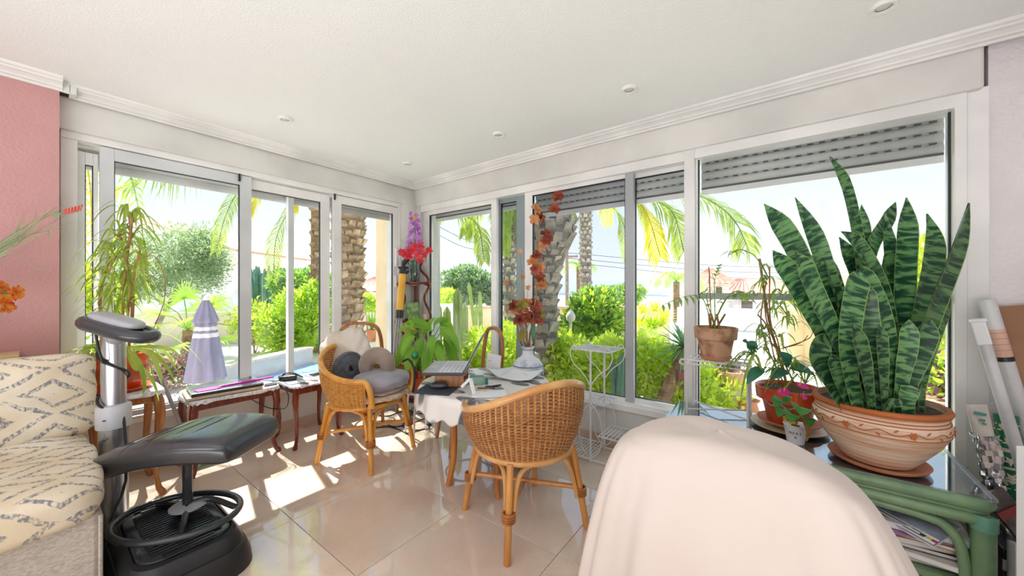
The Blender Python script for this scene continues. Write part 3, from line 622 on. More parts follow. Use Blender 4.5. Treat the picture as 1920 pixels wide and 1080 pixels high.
# spurge / cactus tree, left
cE = at(505, 560, 10.5); eu = thing('candelabra_cactus', 'tall dull green cactus clump above the left shrubs', 'cactus', (cE.x, cE.y, GZ)); q_ = random.Random(5)
for i in range(22):
    px = q_.uniform(470, 542); top = 492+abs(px-500)*.3+q_.uniform(0, 18); b_ = at(505+(px-505)*.35, 640, 10.5+q_.uniform(-.3, .3)); t_ = at(px, top, 10.5+q_.uniform(-.4, .4)); m_ = b_.lerp(t_, .5)+(t_-b_).cross(Vector((0, 0, 1)))*0
    m_ = Vector((t_.x*.8+b_.x*.2, t_.y*.8+b_.y*.2, (b_.z+t_.z)/2-.1))
    MB().tube(bez([b_, m_, t_], 8), [.075]*8+[.02], 6).build('stem', M['cactus2'], eu)
# left shrubs behind the planter wall
shrub('shrub', 'bright green shrub right of the thin window post', at(565, 600, 7.2), (.55, .5, .75), 5200, .09, [M['l_green'], M['l_bright']], 21)
shrub('shrub', 'yellow green loose shrub above the planter wall', at(520, 630, 7), (.6, .5, .6), 3600, .085, [M['l_bright'], M['l_green'], M['l_palm']], 22, shell=.2)
shrub('shrub', 'sparse yellow flowering shrub left of the thin window post', at(478, 610, 7.4), (.45, .45, .6), 2400, .08, [M['l_palm'], M['l_yel'], M['l_green']], 23, shell=.2)
shrub('shrub', 'far rounded green tree crown left of the slim palm', at(575, 545, 10), (.9, .8, .6), 5000, .13, [M['l_green'], M['l_dark']], 24)
shrub('shrub', 'small dark cypress like bush at the corner of the white house', at(425, 520, 16), (.5, .5, .7), 1800, .14, [M['l_dark']], 25)
shrub('shrub', 'small green bush in front of the white wall right of the thick palm', at(692, 568, 8.6), (.38, .3, .22), 1800, .07, [M['l_bright'], M['l_green']], 26)
shrub('flower_bed', 'bed of pink blossoms and dry stalks below the fan palm', on(300, 690, .1), (.6, .55, .24), 4200, .06, [M['petal_pink'], M['bark'], M['l_olive'], M['bark']], 27, 'flowers', shell=.1)
shrub('shrub', 'yellow green leaves at the far left pane behind the spider plant', at(165, 560, 4.6), (.35, .4, .7), 2600, .08, [M['l_bright'], M['l_yel'], M['l_green']], 28, shell=.2)
frl = thing('drooping_palm', 'yellow drooping palm fronds at the far left pane', 'palm', tuple(fl2(120, 5.2)))
frl.location.z = GZ; tp = at(110, 250, 5.2); MB().tube([tuple(Vector(fl2(112, 5.2))+Vector((0, 0, GZ))), tuple(tp)], .12, 8).build('trunk', M['trunk'], frl)
for i, ps in enumerate([[(110, 250, 5.2), (150, 270, 5), (168, 340, 4.8), (172, 450, 4.7)], [(110, 250, 5.2), (140, 290, 5), (152, 400, 4.8), (156, 520, 4.7)], [(110, 250, 5.2), (190, 260, 4.8), (240, 320, 4.6), (262, 400, 4.5)]]):
    frond(frl, [at(*p) for p in ps], .26, M['l_yel' if i < 2 else 'l_palm'], 70+i, 15, 1.3)
# plant pot on a plinth beside the thick palm
pp = at(697, 640, 5.2); MB().box(pp.x-.14, pp.y-.14, GZ, pp.x+.14, pp.y+.14, pp.z).build('plinth', M['gwall'], label='white plinth under the small pink flower pot', cat='plinth', smooth=False, bevel=.01)
po = thing('potted_plant', 'small pink flower pot with spiky green plant on a plinth by the palm', 'plant', tuple(pp))
MB().lathe([(.001, 0), (.05, 0), (.072, .15), (.08, .15), (.08, .17), (.066, .17), (.06, .14), (.001, .14)], pp, 16).build('pot', M['terra'], po)
for k in range(12):
    a = k*2.4; d = Vector((math.cos(a)*.06, math.sin(a)*.06, .2+.05*(k % 3))); MB().leaf([pp+Vector((0, 0, .14)), pp+Vector((0, 0, .14))+d*.6, pp+Vector((0, 0, .14))+d], [.02, .03, .004], up=(d.y, -d.x, .1)).build('leaf', M['l_green'], po)
# right-hand garden
tr = shrub('leafy_tree', 'leafy bright green tree behind the white wire stand', at(1108, 590, 5.4), (.42, .45, .5), 5200, .11, [M['l_green'], M['l_bright'], M['l_dark']], 31, 'tree', stems=7)
shrub('hedge_shrub', 'bright yellow green shrub behind the peace lily and laptop', at(885, 668, 5), (.6, .45, .42), 5200, .085, [M['l_lime'], M['l_lime'], M['l_bright']], 32)
shrub('hedge_shrub', 'yellow green shrub right of the grey palm trunk base', at(1075, 695, 4.3), (.3, .35, .42), 3200, .075, [M['l_lime'], M['l_bright']], 33)
shrub('hedge_shrub', 'bright shrub behind the small blue green cactus', at(1150, 700, 4.0), (.35, .38, .45), 4200, .075, [M['l_lime'], M['l_lime'], M['l_bright']], 34)
shrub('hedge_shrub', 'brightest shrub below the rosette plant in the middle right pane', at(1228, 705, 3.7), (.36, .4, .46), 5200, .075, [M['l_lime'], M['l_lime'], M['l_bright']], 35)
shrub('hedge_shrub', 'shrub behind the legs of the low white wire stand', at(1322, 730, 3.6), (.3, .36, .42), 3600, .07, [M['l_lime'], M['l_bright']], 36)
shrub('hedge_shrub', 'shrub seen between the dried flowers and the laptop', at(955, 660, 5.2), (.4, .4, .45), 3000, .085, [M['l_lime'], M['l_bright']], 37)
cO = at(875, 545, 13); shrub('round_tree', 'round grey green tree behind the power lines', at(872, 535, 13), (1.0, .9, .95), 8000, .13, [M['l_olive'], M['l_dark']], 38, 'tree')
shrub('round_tree', 'grey green tree crown cut by the sliding window stile', at(945, 545, 13), (.7, .7, .8), 4000, .13, [M['l_olive'], M['l_dark']], 39, 'tree')
shrub('hedge_shrub', 'bright hedge top above the white garden wall beyond the cactus', at(833, 562, 12), (.4, .4, .35), 2400, .1, [M['l_lime'], M['l_bright']], 40)
shrub('hedge_shrub', 'distant green trees above the ochre wall coping', at(1150, 560, 14), (1.3, .8, .6), 3600, .16, [M['l_green'], M['l_olive']], 41)
shrub('hedge_shrub', 'yellow green bushes behind the snake plant leaves at the right', at(1745, 560, 5), (.5, .5, 1.0), 5200, .09, [M['l_bright'], M['l_yel'], M['l_green']], 42)
shrub('hedge_shrub', 'green bush above the cream terrace pier', at(1560, 590, 7), (.7, .6, .4), 3000, .1, [M['l_lime'], M['l_bright']], 43)
def cactus(name, label, items, mat, r, ribs=8):
    b0 = at(*items[0][0]); o = thing(name, label, 'cactus', (b0.x, b0.y, GZ))
    for (a, b, rr) in items:
        A_ = at(*a); B_ = at(*b); q = MB(); n = 10; sg = ribs*2
        def f(u, v):
            c = A_.lerp(B_, v); k = int(round(u*sg)) % sg; w = rr*(1 if k % 2 else .78)*(1 if v < .88 else math.sqrt(max(0.02, 1-((v-.88)/.12)**2)))
            return (c.x+w*math.cos(2*math.pi*u), c.y+w*math.sin(2*math.pi*u), c.z)
        q.grid(f, sg, 14, True); q.build('column', mat, o, smooth=False)
    return o
cactus('column_cactus', 'clump of tall pale ribbed column cactus behind the peace lily', [((858, 720, 4.6), (858, 540, 4.6), .062), ((838, 720, 4.7), (838, 575, 4.7), .055), ((872, 720, 4.8), (871, 566, 4.8), .05), ((824, 720, 4.8), (822, 568, 4.8), .05)], M['cactus'], .06)
cactus('column_cactus', 'thin pale leaning cactus poles behind the laptop', [((893, 640, 6.3), (879, 528, 6.3), .035), ((902, 640, 6.4), (900, 546, 6.4), .04), ((890, 650, 6.2), (894, 570, 6.2), .035)], M['cactus'], .04)
cactus('column_cactus', 'blue green cactus with two arms below the grey window stile', [((1163, 765, 3.4), (1168, 664, 3.4), .045), ((1155, 765, 3.45), (1150, 680, 3.45), .036), ((1180, 765, 3.5), (1180, 690, 3.5), .03)], M['cactus2'], .05)
# white lamp post, fan plant pot
lp = at(1070, 690, 4.4); lo = thing('garden_lamp', 'slim white garden lamp post left of the white wire stand', 'lamp', (lp.x, lp.y, GZ))
MB().tube([(lp.x, lp.y, GZ), (lp.x, lp.y, at(1070, 605, 4.4).z)], .018, 8).build('post', M['gwall'], lo)
z_ = at(1070, 605, 4.4).z; MB().lathe([(.012, 0), (.05, .03), (.058, .08), (.04, .12), (.012, .15), (.001, .17)], (lp.x, lp.y, z_), 12).build('lantern_head', M['gwall'], lo)
def rosette(name, label, c, L, n, mat, trunk=None, w=.03, seed=1, cat='plant', cup=.2):
    c = Vector(c); o = thing(name, label, cat, (c.x, c.y, GZ)); q = random.Random(seed)
    if trunk: MB().tube(bez(trunk[0], 8), trunk[1], 8).build('trunk', M['trunk'], o)
    for i in range(n):
        a = i*2.39996; h = -1+2*(i+.5)/n; h = -.55+1.5*(i/n); cs = math.sqrt(max(.05, 1-min(1, h*h))); d = Vector((math.cos(a)*cs, math.sin(a)*cs, h)).normalized(); l = L*q.uniform(.8, 1.1)
        MB().leaf([c, c+d*l*.5, c+d*l+Vector((0, 0, -.08*l))], [w*.7, w, .003], up=(0, 0, 1) if abs(d.z) < .9 else (1, 0, 0), fold=.25).build('leaf', mat, o, smooth=False)
    return o
yc = at(1283, 650, 3.35)
rosette('yucca', 'yucca with spiky blue green crown on a leaning shaggy trunk', yc, .36, 80, M['l_blue'], ([at(1232, 790, 3.4), at(1250, 735, 3.4), at(1270, 685, 3.37), yc], [.075, .07, .065, .06, .055, .055, .05, .045, .04, .04][:7]), .028, 3)
ya = bpy.context.scene.objects['yucca']; q_ = random.Random(4)
for k in range(26):
    a = k*2.4; p = at(1270+q_.uniform(-4, 8), 680+q_.uniform(-14, 25), 3.36); d = Vector((math.cos(a)*.09, math.sin(a)*.09, -.2)); MB().leaf([p, p+d*.5+Vector((0, 0, .03)), p+d], [.02, .022, .006], up=(math.cos(a), math.sin(a), .3)).build('dry_leaf', M['stub'], ya, smooth=False)
lnt = at(1279, 703, 3.2); lo = thing('hanging_lantern', 'small dark red square lantern hanging on the yucca', 'lantern', tuple(lnt))
MB().obox(lnt, (.09, .03, .09), (S5, C5, 0)).build('body', M['brown_door'], lo, smooth=False, bevel=.005); MB().obox(lnt+Vector((-.01, -.01, 0))+Vector((C5, -S5, 0))*.012, (.05, .012, .06), (S5, C5, 0)).build('red_glass', pm('dark_red_glass', (120, 30, 34), rough=.2), lo, smooth=False)
MB().tube([lnt+Vector((0, 0, .045)), lnt+Vector((0, 0, .16))], .002, 4).build('hanger', M['cable'], lo)
MB().box(*(Vector((at(1220, 640, 6).x-.25, at(1220, 640, 6).y-.25, GZ))), at(1220, 640, 6).x+.25, at(1220, 640, 6).y+.25, .1).build('planter', M['terra_pale'], label='pale planter under the yellow rosette plant', cat='planter', smooth=False, bevel=.02)
ra = at(1222, 615, 6); ro = rosette('rosette_plant', 'yellow green branching rosette plant before the ochre wall', ra, .32, 60, M['l_bright'], ([at(1222, 665, 6), at(1222, 645, 6), ra], [.1, .09, .08, .08, .08, .07, .06, .05, .05]), .05, 5)
for (px, py) in ((1200, 610), (1240, 612), (1205, 585), (1228, 582), (1246, 598)):
    c = at(px, py, 6+U(-.15, .15))
    for i in range(26):
        a = i*2.4; h = -.3+1.25*i/26; cs = math.sqrt(max(.05, 1-min(1, h*h))); d = Vector((math.cos(a)*cs, math.sin(a)*cs, h)); MB().leaf([c, c+d*.12, c+d*.22], [.03, .04, .003], fold=.25).build('leaf', M['l_bright' if i % 3 else 'l_yel'], ro, smooth=False)
for (px, py, t, lb, L) in ((1268, 528, 14, 'far small palm crown beside the middle right stile', 1.0), (822, 552, 22, 'tiny far palm crown above the white garden wall', .9), (1085, 500, 18, 'far palm crown behind the slender palm trunk', .8)):
    c = at(px, py, t); o = thing('far_palm', lb, 'palm', (c.x, c.y, GZ)); MB().tube([(c.x, c.y, GZ), tuple(c)], .12, 6).build('trunk', M['trunk'], o)
    for ps in rays(c, 11, L, int(px), .35*L, .6*L): frond(o, ps, .3*L, M['l_green'], int(px), 20, 1)
# terrace furniture outside the fixed window
def bowl_pot(name, label, c, r, h, mat, plant, n, size, mats, seed, cat='plant', leafr=None):
    o = thing(name, label, cat, tuple(c)); MB().lathe([(.001, 0), (r*.55, 0), (r*.8, h*.4), (r*.98, h*.8), (r*1.06, h*.86), (r*1.06, h), (r*.9, h), (r*.86, h*.8), (.001, h*.78)], c, 24).build('pot', mat, o)
    if n: foliage('foliage', mats, o, lumpy(Vector(c)+Vector((0, 0, h+leafr[2]*.7)), leafr, 5, seed), n, size, seed=seed, shell=.2)
    return o
def pedestal(label, c, w, z1, mat):
    o = thing('pedestal', label, 'pedestal', (c.x, c.y, GZ)); ax_ = (1, 0, 0)
    MB().box(c.x-w*.62, c.y-w*.62, GZ, c.x+w*.62, c.y+w*.62, GZ+.07).build('foot', mat, o, smooth=False, bevel=.006)
    MB().box(c.x-w*.5, c.y-w*.5, GZ+.07, c.x+w*.5, c.y+w*.5, z1-.05).build('shaft', mat, o, smooth=False, bevel=.006)
    MB().box(c.x-w*.6, c.y-w*.6, z1-.05, c.x+w*.6, c.y+w*.6, z1).build('cap', mat, o, smooth=False, bevel=.008)
    return o
c = at(1370, 727, 3.5); pedestal('cream pedestal under the pink bowl outside the low wire stand', c, .21, c.z, M['stonecap'])
bowl_pot('bowl_planter', 'weathered pink bowl planter on the cream pedestal outside', c, .14, .17, M['terra_pale'], 0, 500, .04, [M['l_olive'], M['petal_violet']], 51, leafr=(.1, .1, .05))
c = on(1401, 775, GZ+.0); c = at(1402, 760, 3.35); c.z = GZ
MB().lathe([(.001, 0), (.05, 0), (.03, .04), (.035, .06), (.085, .14), (.095, .2), (.075, .27), (.1, .3), (.085, .3), (.06, .26), (.001, .24)], (c.x, c.y, GZ), 18).build('urn', M['terra'], label='orange terracotta urn behind the plant table pots', cat='urn')
c = at(1765, 795, 2.75); pedestal('cream pedestal at the right edge of the fixed window', c, .26, c.z, M['stonecap'])
bowl_pot('bowl_planter', 'wide weathered bowl planter with purple plants at the right window edge', c, .23, .21, M['terra_pale'], 0, 1500, .06, [M['petal_violet'], M['l_green'], M['l_bright'], M['l_green']], 52, leafr=(.2, .2, .22))
cactusp = at(1520, 660, 6.5)
for (px0, px1, t, z1, lb) in ((1468, 1500, 6.5, .82, 'cream terrace pier left of the snake plant'), (1520, 1560, 6.2, .78, 'cream terrace pier partly behind the snake plant leaves')):
    a = at(px0, 540, t); b = at(px1, 540, t); m_ = (a+b)/2; o = thing('terrace_pier', lb, 'pier', (m_.x, m_.y, GZ)); L = (b-a).length
    MB().obox((m_.x, m_.y, (GZ+z1)/2), (L, .3, z1-GZ), (S5, C5, 0)).build('shaft', M['ochre'], o, smooth=False, bevel=.01); MB().obox((m_.x, m_.y, z1+.03), (L+.1, .4, .06), (S5, C5, 0)).build('cap', M['stonecap'], o, smooth=False, bevel=.01)
# closed parasol
pt = at(386, 560, 4.6); pb = Vector((pt.x, pt.y, GZ)); pr = thing('parasol', 'closed lilac grey parasol with white bands outside the left window', 'parasol', tuple(pb))
M['parasol'] = pm('lilac_grey_canvas', (140, 138, 162), (162, 160, 182), rough=.85, scale=8, stretch=(1, 1, .2)); M['band'] = pm('white_canvas', (236, 234, 236), rough=.85)
def pzz(py): return at(386, py, 4.6).z
def prof(z):
    tz = (pzz(560)-z)/(pzz(560)-pzz(705)); 
    return .02+.11*min(1, tz/.33)**.8 if tz < .33 else (.085+.10*((tz-.33)/.67)**.8)
for (nm, ya_, yb_, mt) in (('canopy_top', 563, 608, 'parasol'), ('white_band', 611, 619, 'band'), ('grey_band', 619, 624, 'parasol'), ('white_band', 624, 632, 'band'), ('canopy_skirt', 632, 712, 'parasol')):
    za, zb = pzz(ya_), pzz(yb_); 
    MB().grid(lambda u, v: (pt.x+prof(za+(zb-za)*v)*(1+.16*math.cos(u*8*2*math.pi))*math.cos(2*math.pi*u), pt.y+prof(za+(zb-za)*v)*(1+.16*math.cos(u*8*2*math.pi))*math.sin(2*math.pi*u), za+(zb-za)*v), 64, 8, True).build(nm, M[mt], pr, ang=80)
MB().grid(lambda u, v: (pt.x+.1*(1+.16*math.cos(u*8*2*math.pi))*math.cos(2*math.pi*u), pt.y+.1*(1+.16*math.cos(u*8*2*math.pi))*math.sin(2*math.pi*u), pzz(607)+(pzz(612)-pzz(607))*v), 64, 2, True).build('fold', M['parasol'], pr)
MB().tube([tuple(pb), tuple(pt+Vector((0, 0, .02)))], .02, 8).build('pole', M['gwall'], pr); MB().lathe([(.03, 0), (.03, .03), (.012, .06), (.001, .06)], tuple(pt-Vector((0, 0, .02))), 10).build('finial', M['gwall'], pr)
MB().lathe([(.001, 0), (.25, 0), (.25, .05), (.04, .08), (.03, .2), (.001, .2)], tuple(pb), 20).build('base', M['stonecap'], pr)
# ================= furniture =================
M['rattan'] = pm('honey_rattan_cane', (196, 128, 62), (222, 160, 86), rough=.32, scale=5, stretch=(3, 3, 1), coat=.4)
M['rattan_b'] = pm('golden_rattan_cane', (208, 138, 46), (232, 168, 74), rough=.3, scale=5, stretch=(3, 3, 1), coat=.4)
M['wick'] = pm('brown_woven_wicker', (152, 98, 54), (190, 134, 84), rough=.5, scale=40, stretch=(1, 1, 2))
M['wick_b'] = pm('golden_woven_wicker', (192, 128, 52), (222, 164, 84), rough=.45, scale=40, stretch=(1, 1, 2))
M['bind'] = pm('rattan_binding_strip', (150, 90, 44), (186, 118, 62), rough=.4, scale=20)
M['rim_pale'] = pm('pale_polished_rattan_rim', (206, 146, 82), (228, 178, 116), rough=.25, scale=6, coat=.5)
M['mahog'] = woodm('dark_mahogany', (92, 34, 22), (128, 54, 34), 4, (12, 12, 1.5), .22, .5)
M['honey'] = woodm('honey_brown_wood', (150, 92, 44), (184, 122, 64), 4, (12, 12, 1.5), .3, .4)
M['teak'] = woodm('orange_brown_table_wood', (184, 108, 40), (212, 138, 62), 4, (12, 12, 1.5), .3, .4)
M['lightwood'] = woodm('light_wood', (214, 180, 132), (230, 202, 156), 3, (12, 1.5, 12), .5, .1)
M['black'] = pm('black_plastic', (34, 35, 38), (42, 43, 46), rough=.35)
M['blacksteel'] = pm('black_coated_steel', (48, 50, 54), (58, 60, 64), rough=.25, coat=.3)
M['leather'] = pm('black_leather', (38, 40, 46), (50, 52, 58), rough=.28, spec=.8, coat=.35, scale=4, bump=.12, bscale=160, bdist=.002)
M['steel'] = pm('brushed_silver_column', (176, 178, 184), (192, 194, 200), rough=.25, metal=.85, scale=3)
M['silverp'] = pm('silver_grey_plastic', (168, 168, 174), (178, 178, 184), rough=.3)
M['greyp'] = pm('pale_grey_plastic', (190, 190, 194), rough=.4)
M['whitewire'] = pm('white_painted_wire', (222, 222, 224), rough=.35)
M['green'] = pm('green_stained_rattan', (102, 138, 104), (134, 164, 122), rough=.35, scale=4, stretch=(2, 2, 2), coat=.35)
M['greenb'] = pm('turquoise_green_binding', (92, 150, 128), (112, 166, 142), rough=.4, scale=10)
M['paper'] = pm('white_paper', (236, 236, 238), (242, 242, 244), rough=.8)
M['sheet'] = pm('off_white_cotton_sheet', (208, 193, 184), (214, 201, 193), rough=.9, scale=3, bump=.06, bscale=300, bdist=.001, sheen=.2)
def fabricm():
    m, t, o = nodes('cream_upholstery_with_sketched_grey_diamonds'); bs = nd(t, 'BsdfPrincipled'); t.links.new(bs.outputs[0], o.inputs[0]); bs.inputs['Roughness'].default_value = .9
    tc = nd(t, 'TexCoord'); sx = nd(t, 'SeparateXYZ'); t.links.new(tc.outputs['Object'], sx.inputs[0])
    nz = nd(t, 'TexNoise'); nz.inputs['Scale'].default_value = 9; nz.inputs['Detail'].default_value = 3; t.links.new(tc.outputs['Object'], nz.inputs['Vector'])
    def mth(op, a, b=None):
        n = nd(t, 'Math', operation=op)
        for i, x in enumerate((a, b)):
            if x is None: continue
            if hasattr(x, 'links'): t.links.new(x, n.inputs[i])
            else: n.inputs[i].default_value = x
        return n.outputs[0]
    w_ = mth('MULTIPLY', mth('SUBTRACT', nz.outputs[0], .5), .16)
    u = mth('ADD', mth('MULTIPLY', sx.outputs['Y'], 3.0), w_); v = mth('ADD', mth('MULTIPLY', mth('SUBTRACT', sx.outputs['Z'], sx.outputs['X']), 4.4), w_)
    du = mth('ABSOLUTE', mth('SUBTRACT', mth('FRACT', u), .5)); dv_ = mth('ABSOLUTE', mth('SUBTRACT', mth('FRACT', v), .5))
    s = mth('ADD', du, dv_); fr = mth('FRACT', mth('MULTIPLY', s, 3.4)); band = mth('LESS_THAN', mth('ABSOLUTE', mth('SUBTRACT', fr, .5)), .15)
    mp = nd(t, 'Mapping'); mp.inputs['Scale'].default_value = (60, 90, 60); mp.inputs['Rotation'].default_value = (.4, .3, .6); t.links.new(tc.outputs['Object'], mp.inputs[0])
    n2 = nd(t, 'TexNoise'); n2.inputs['Scale'].default_value = 1.2; n2.inputs['Detail'].default_value = 4; t.links.new(mp.outputs[0], n2.inputs['Vector'])
    hatch = mth('MULTIPLY', mth('MULTIPLY', mth('SUBTRACT', n2.outputs[0], .38), 4.5), band)
    cl_ = nd(t, 'Clamp'); t.links.new(hatch, cl_.inputs[0])
    base, mp2 = varcol(t, (224, 206, 176), (240, 230, 212), 5, (1, 1, 1), 4)
    mx = nd(t, 'Mix', data_type='RGBA'); t.links.new(cl_.outputs[0], mx.inputs[0]); t.links.new(base, mx.inputs[6]); mx.inputs[7].default_value = c4((134, 134, 140)); t.links.new(mx.outputs[2], bs.inputs['Base Color'])
    bumpit(t, bs, mp.outputs[0], 2, .25, .004); return m
M['fabric'] = fabricm()
M['sofaplain'] = pm('woven_grey_beige_upholstery', (186, 176, 164), (214, 206, 196), rough=.9, scale=14, stretch=(2, 6, 12), bump=.3, bscale=20, bdist=.003)
def cushion(name, mat, parent, c, size, ax=(1, 0, 0), ay=(0, 1, 0), e=5, pinch=.25, noise=.008, n=14, seed=1, **kw):
    ax = Vector(ax).normalized(); ay = Vector(ay); ay = (ay-ax*ay.dot(ax)).normalized(); az = ax.cross(ay); c = Vector(c); q = MB(); rg = random.Random(seed); ph = [rg.uniform(0, 6) for _ in range(6)]
    key = {}; vs = []; fs = []
    def vid(p):
        k = tuple(round(x, 4) for x in p)
        if k not in key:
            L = (abs(p[0])**e+abs(p[1])**e+abs(p[2])**e)**(1/e); x, y, z = p[0]/L, p[1]/L, p[2]/L
            z *= 1-pinch*max(x**4, y**4)*.9; x *= 1+.03*pinch*(abs(y)**3); w = noise*(math.sin(5*x+ph[0])*math.sin(4*y+ph[1])+.6*math.sin(9*x+7*y+ph[2])+.4*math.sin(11*y-8*x+6*z+ph[3]))
            key[k] = len(vs); vs.append(c+ax*(x*size[0]/2+w*.4)+ay*(y*size[1]/2+w*.4)+az*(z*size[2]/2+w*(1 if z > 0 else -.5)))
        return key[k]
    for d in range(3):
        for s_ in (-1, 1):
            for i in range(n):
                for j in range(n):
                    def P_(a, b):
                        p = [0, 0, 0]; p[d] = s_; p[(d+1) % 3] = -1+2*a/n; p[(d+2) % 3] = -1+2*b/n; return vid(p)
                    f = (P_(i, j), P_(i+1, j), P_(i+1, j+1), P_(i, j+1)); fs.append(f if s_ > 0 else f[::-1])
    q.add(vs, fs); return q.build(name, mat, parent, ang=80, **kw)
# ---- sofa ----
so = thing('sofa', 'cream sofa with grey sketched diamond pattern at the left edge', 'sofa', (-2.45, -.6, 0))
MB().box(-2.99, -1.7, .03, -2.0, .165, .37).build('base', M['sofaplain'], so, smooth=False, bevel=.025)
MB().box(-2.99, -1.7, .36, -2.80, .155, .74).build('back_frame', M['sofaplain'], so, smooth=False, bevel=.04)
MB().tube([(-1.992, .155, .04), (-1.992, .155, .365)], .006, 6).build('piping', M['sofaplain'], so)
cushion('seat_cushion', M['fabric'], so, (-2.345, -.215, .435), (.86, .78, .17), e=7, pinch=.18, noise=.008, seed=3)
cushion('seat_cushion', M['fabric'], so, (-2.345, -1.02, .435), (.86, .78, .17), e=7, pinch=.18, noise=.008, seed=4)
cushion('back_cushion', M['fabric'], so, (-2.76, -.2, .675), (.80, .40, .26), (0, 1, 0), (-.12, 0, 1), e=7, pinch=.22, noise=.01, seed=5)
cushion('back_cushion', M['fabric'], so, (-2.76, -1.03, .675), (.80, .40, .26), (0, 1, 0), (-.12, 0, 1), e=7, pinch=.22, noise=.01, seed=6)
for x, y in ((-2.1, .08), (-2.9, .08), (-2.1, -1.6), (-2.9, -1.6)): MB().lathe([(.001, 0), (.025, 0), (.03, .035), (.001, .035)], (x, y, 0), 10).build('foot', M['black'], so)
# ---- cabinet behind the sofa ----
cb = thing('cabinet', 'light wooden cabinet corner behind the sofa at the left edge', 'cabinet', (-3.09, -.45, 0))
MB().box(-3.185, -.9, .0, -3.0, -.045, .84).build('body', M['lightwood'], cb, smooth=False, bevel=.003); MB().box(-3.19, -.92, .84, -2.995, -.03, .862).build('top', M['lightwood'], cb, smooth=False, bevel=.003)
for k in range(2): d_ = MB().box(-2.999, -.88+.42*k, .6, -2.99, -.48+.42*k, .82).build('drawer', M['lightwood'], cb, smooth=False, bevel=.003); MB().lathe([(.001, 0), (.012, .004), (.008, .012), (.001, .014)], (-2.985, -.68+.42*k, .71), 10).build('knob', M['mahog'], d_)
# ---- vibration plate ----
vp = thing('vibration_plate', 'silver and black vibration plate machine beside the sofa', 'exercise machine', (-2.15, .38, 0))
def rbox(q, x0, y0, x1, y1, z0, z1, r, inset=0, n=6, mi=0):
    ring = []
    for cx_, cy_, a0 in ((x1-r, y1-r, 0), (x0+r, y1-r, 90), (x0+r, y0+r, 180), (x1-r, y0+r, 270)):
        for k in range(n+1): a = R(a0+90*k/n); ring.append((cx_+r*math.cos(a), cy_+r*math.sin(a), math.cos(a), math.sin(a)))
    lv = [(z0, 0), (z0+(z1-z0)*.5, inset*.35), (z1-.012, inset), (z1-.003, inset+.005), (z1, inset+.014)]
    vs = [(x-ix*d, y-iy*d, z) for z, d in lv for x, y, ix, iy in ring]; m_ = len(ring)
    fs = [(j*m_+i, j*m_+(i+1) % m_, (j+1)*m_+(i+1) % m_, (j+1)*m_+i) for j in range(len(lv)-1) for i in range(m_)]+[tuple((len(lv)-1)*m_+i for i in range(m_)), tuple(range(m_))[::-1]]
    q.add(vs, fs, None, mi); return q
rbox(MB(), -2.44, .17, -1.80, .60, 0, .10, .12, .02).build('base', M['black'], vp)
rbox(MB(), -2.41, .20, -1.83, .57, .10, .155, .1, .02).build('platform', M['black'], vp)
mt = rbox(MB(), -2.36, .235, -1.88, .535, .155, .163, .08, .0).build('foot_mat', M['blacksteel'], vp)
q = MB()
for k in range(23):
    x = -2.345+.0205*k; e_ = .03 if 1 < k < 21 else .06
    q.box(x, .245+e_, .163, x+.010, .525-e_, .170)
q.build('mat_ribs', M['black'], vp, smooth=False, kind='stuff')
MB().box(-2.62, .17, 0, -2.40, .33, .07).build('column_foot', M['black'], vp, smooth=False, bevel=.02)
CX, CY = -2.515, .238
MB().lathe([(.05, .05), (.05, .56), (.001, .56)], (CX, CY, 0), 24).build('lower_column', M['steel'], vp)
MB().lathe([(.058, .54), (.060, .56), (.060, .635), (.056, .645), (.04, .65)], (CX, CY, 0), 24).build('collar', M['greyp'], vp)
MB().lathe([(.042, .60), (.042, 1.0), (.001, 1.0)], (CX, CY, 0), 24).build('upper_column', M['steel'], vp)
q = MB()
for z in (.58, .50): q.disc((CX+.0, CY+.0, z), .001)
for z in (.585, .495): MB().lathe([(.001, 0), (.006, 0), (.006, .004), (.001, .004)], (CX+.05, CY-.034, z), 8).build('screw', M['black'], vp)
# handle loop and console (tilted)
hc = at(224, 617, 1.63); hx = (at(304, 640, 1.62)-at(146, 597, 1.62)).normalized(); hy = Vector((-C5, S5, 0)); hy = (hy-hx*hy.dot(hx)).normalized(); hz = hx.cross(hy)
pts = []
for k in range(40):
    a = 2*math.pi*k/40; ca, sa = math.cos(a), math.sin(a); f_ = lambda v, p: math.copysign(abs(v)**p, v)
    pts.append(hc+hx*(  .138*f_(ca, .75))+hy*(.058*f_(sa, .75))-hz*.0)
MB().tube(pts, .027, 12, closed=True).build('handle', M['blacksteel'], vp)
cushion('console', M['silverp'], vp, hc+hz*.034-hx*.02, (.225, .10, .045), hx, hy, e=3, pinch=0, noise=0, n=10)
MB().obox(hc+hz*.012-hx*.0, (.235, .12, .012), hx, hy).build('console_bracket', M['black'], vp, smooth=False, bevel=.004)
MB().tube([Vector((CX, CY, .94)), hc], .03, 12).build('neck', M['silverp'], vp)
hel = [hc-hx*.11-hz*.02, at(186, 660, 1.62), at(194, 680, 1.64)]
for k in range(26):
    a = -2.2+k*.36; hel.append(Vector((CX+.052*math.cos(a), CY+.052*math.sin(a), .90-.012*k)))
hel += [at(236, 900, 1.64), at(205, 985, 1.56), at(196, 1060, 1.5)]
MB().tube(bez(hel, 120), .0055, 6).build('cable', M['cable'], vp)
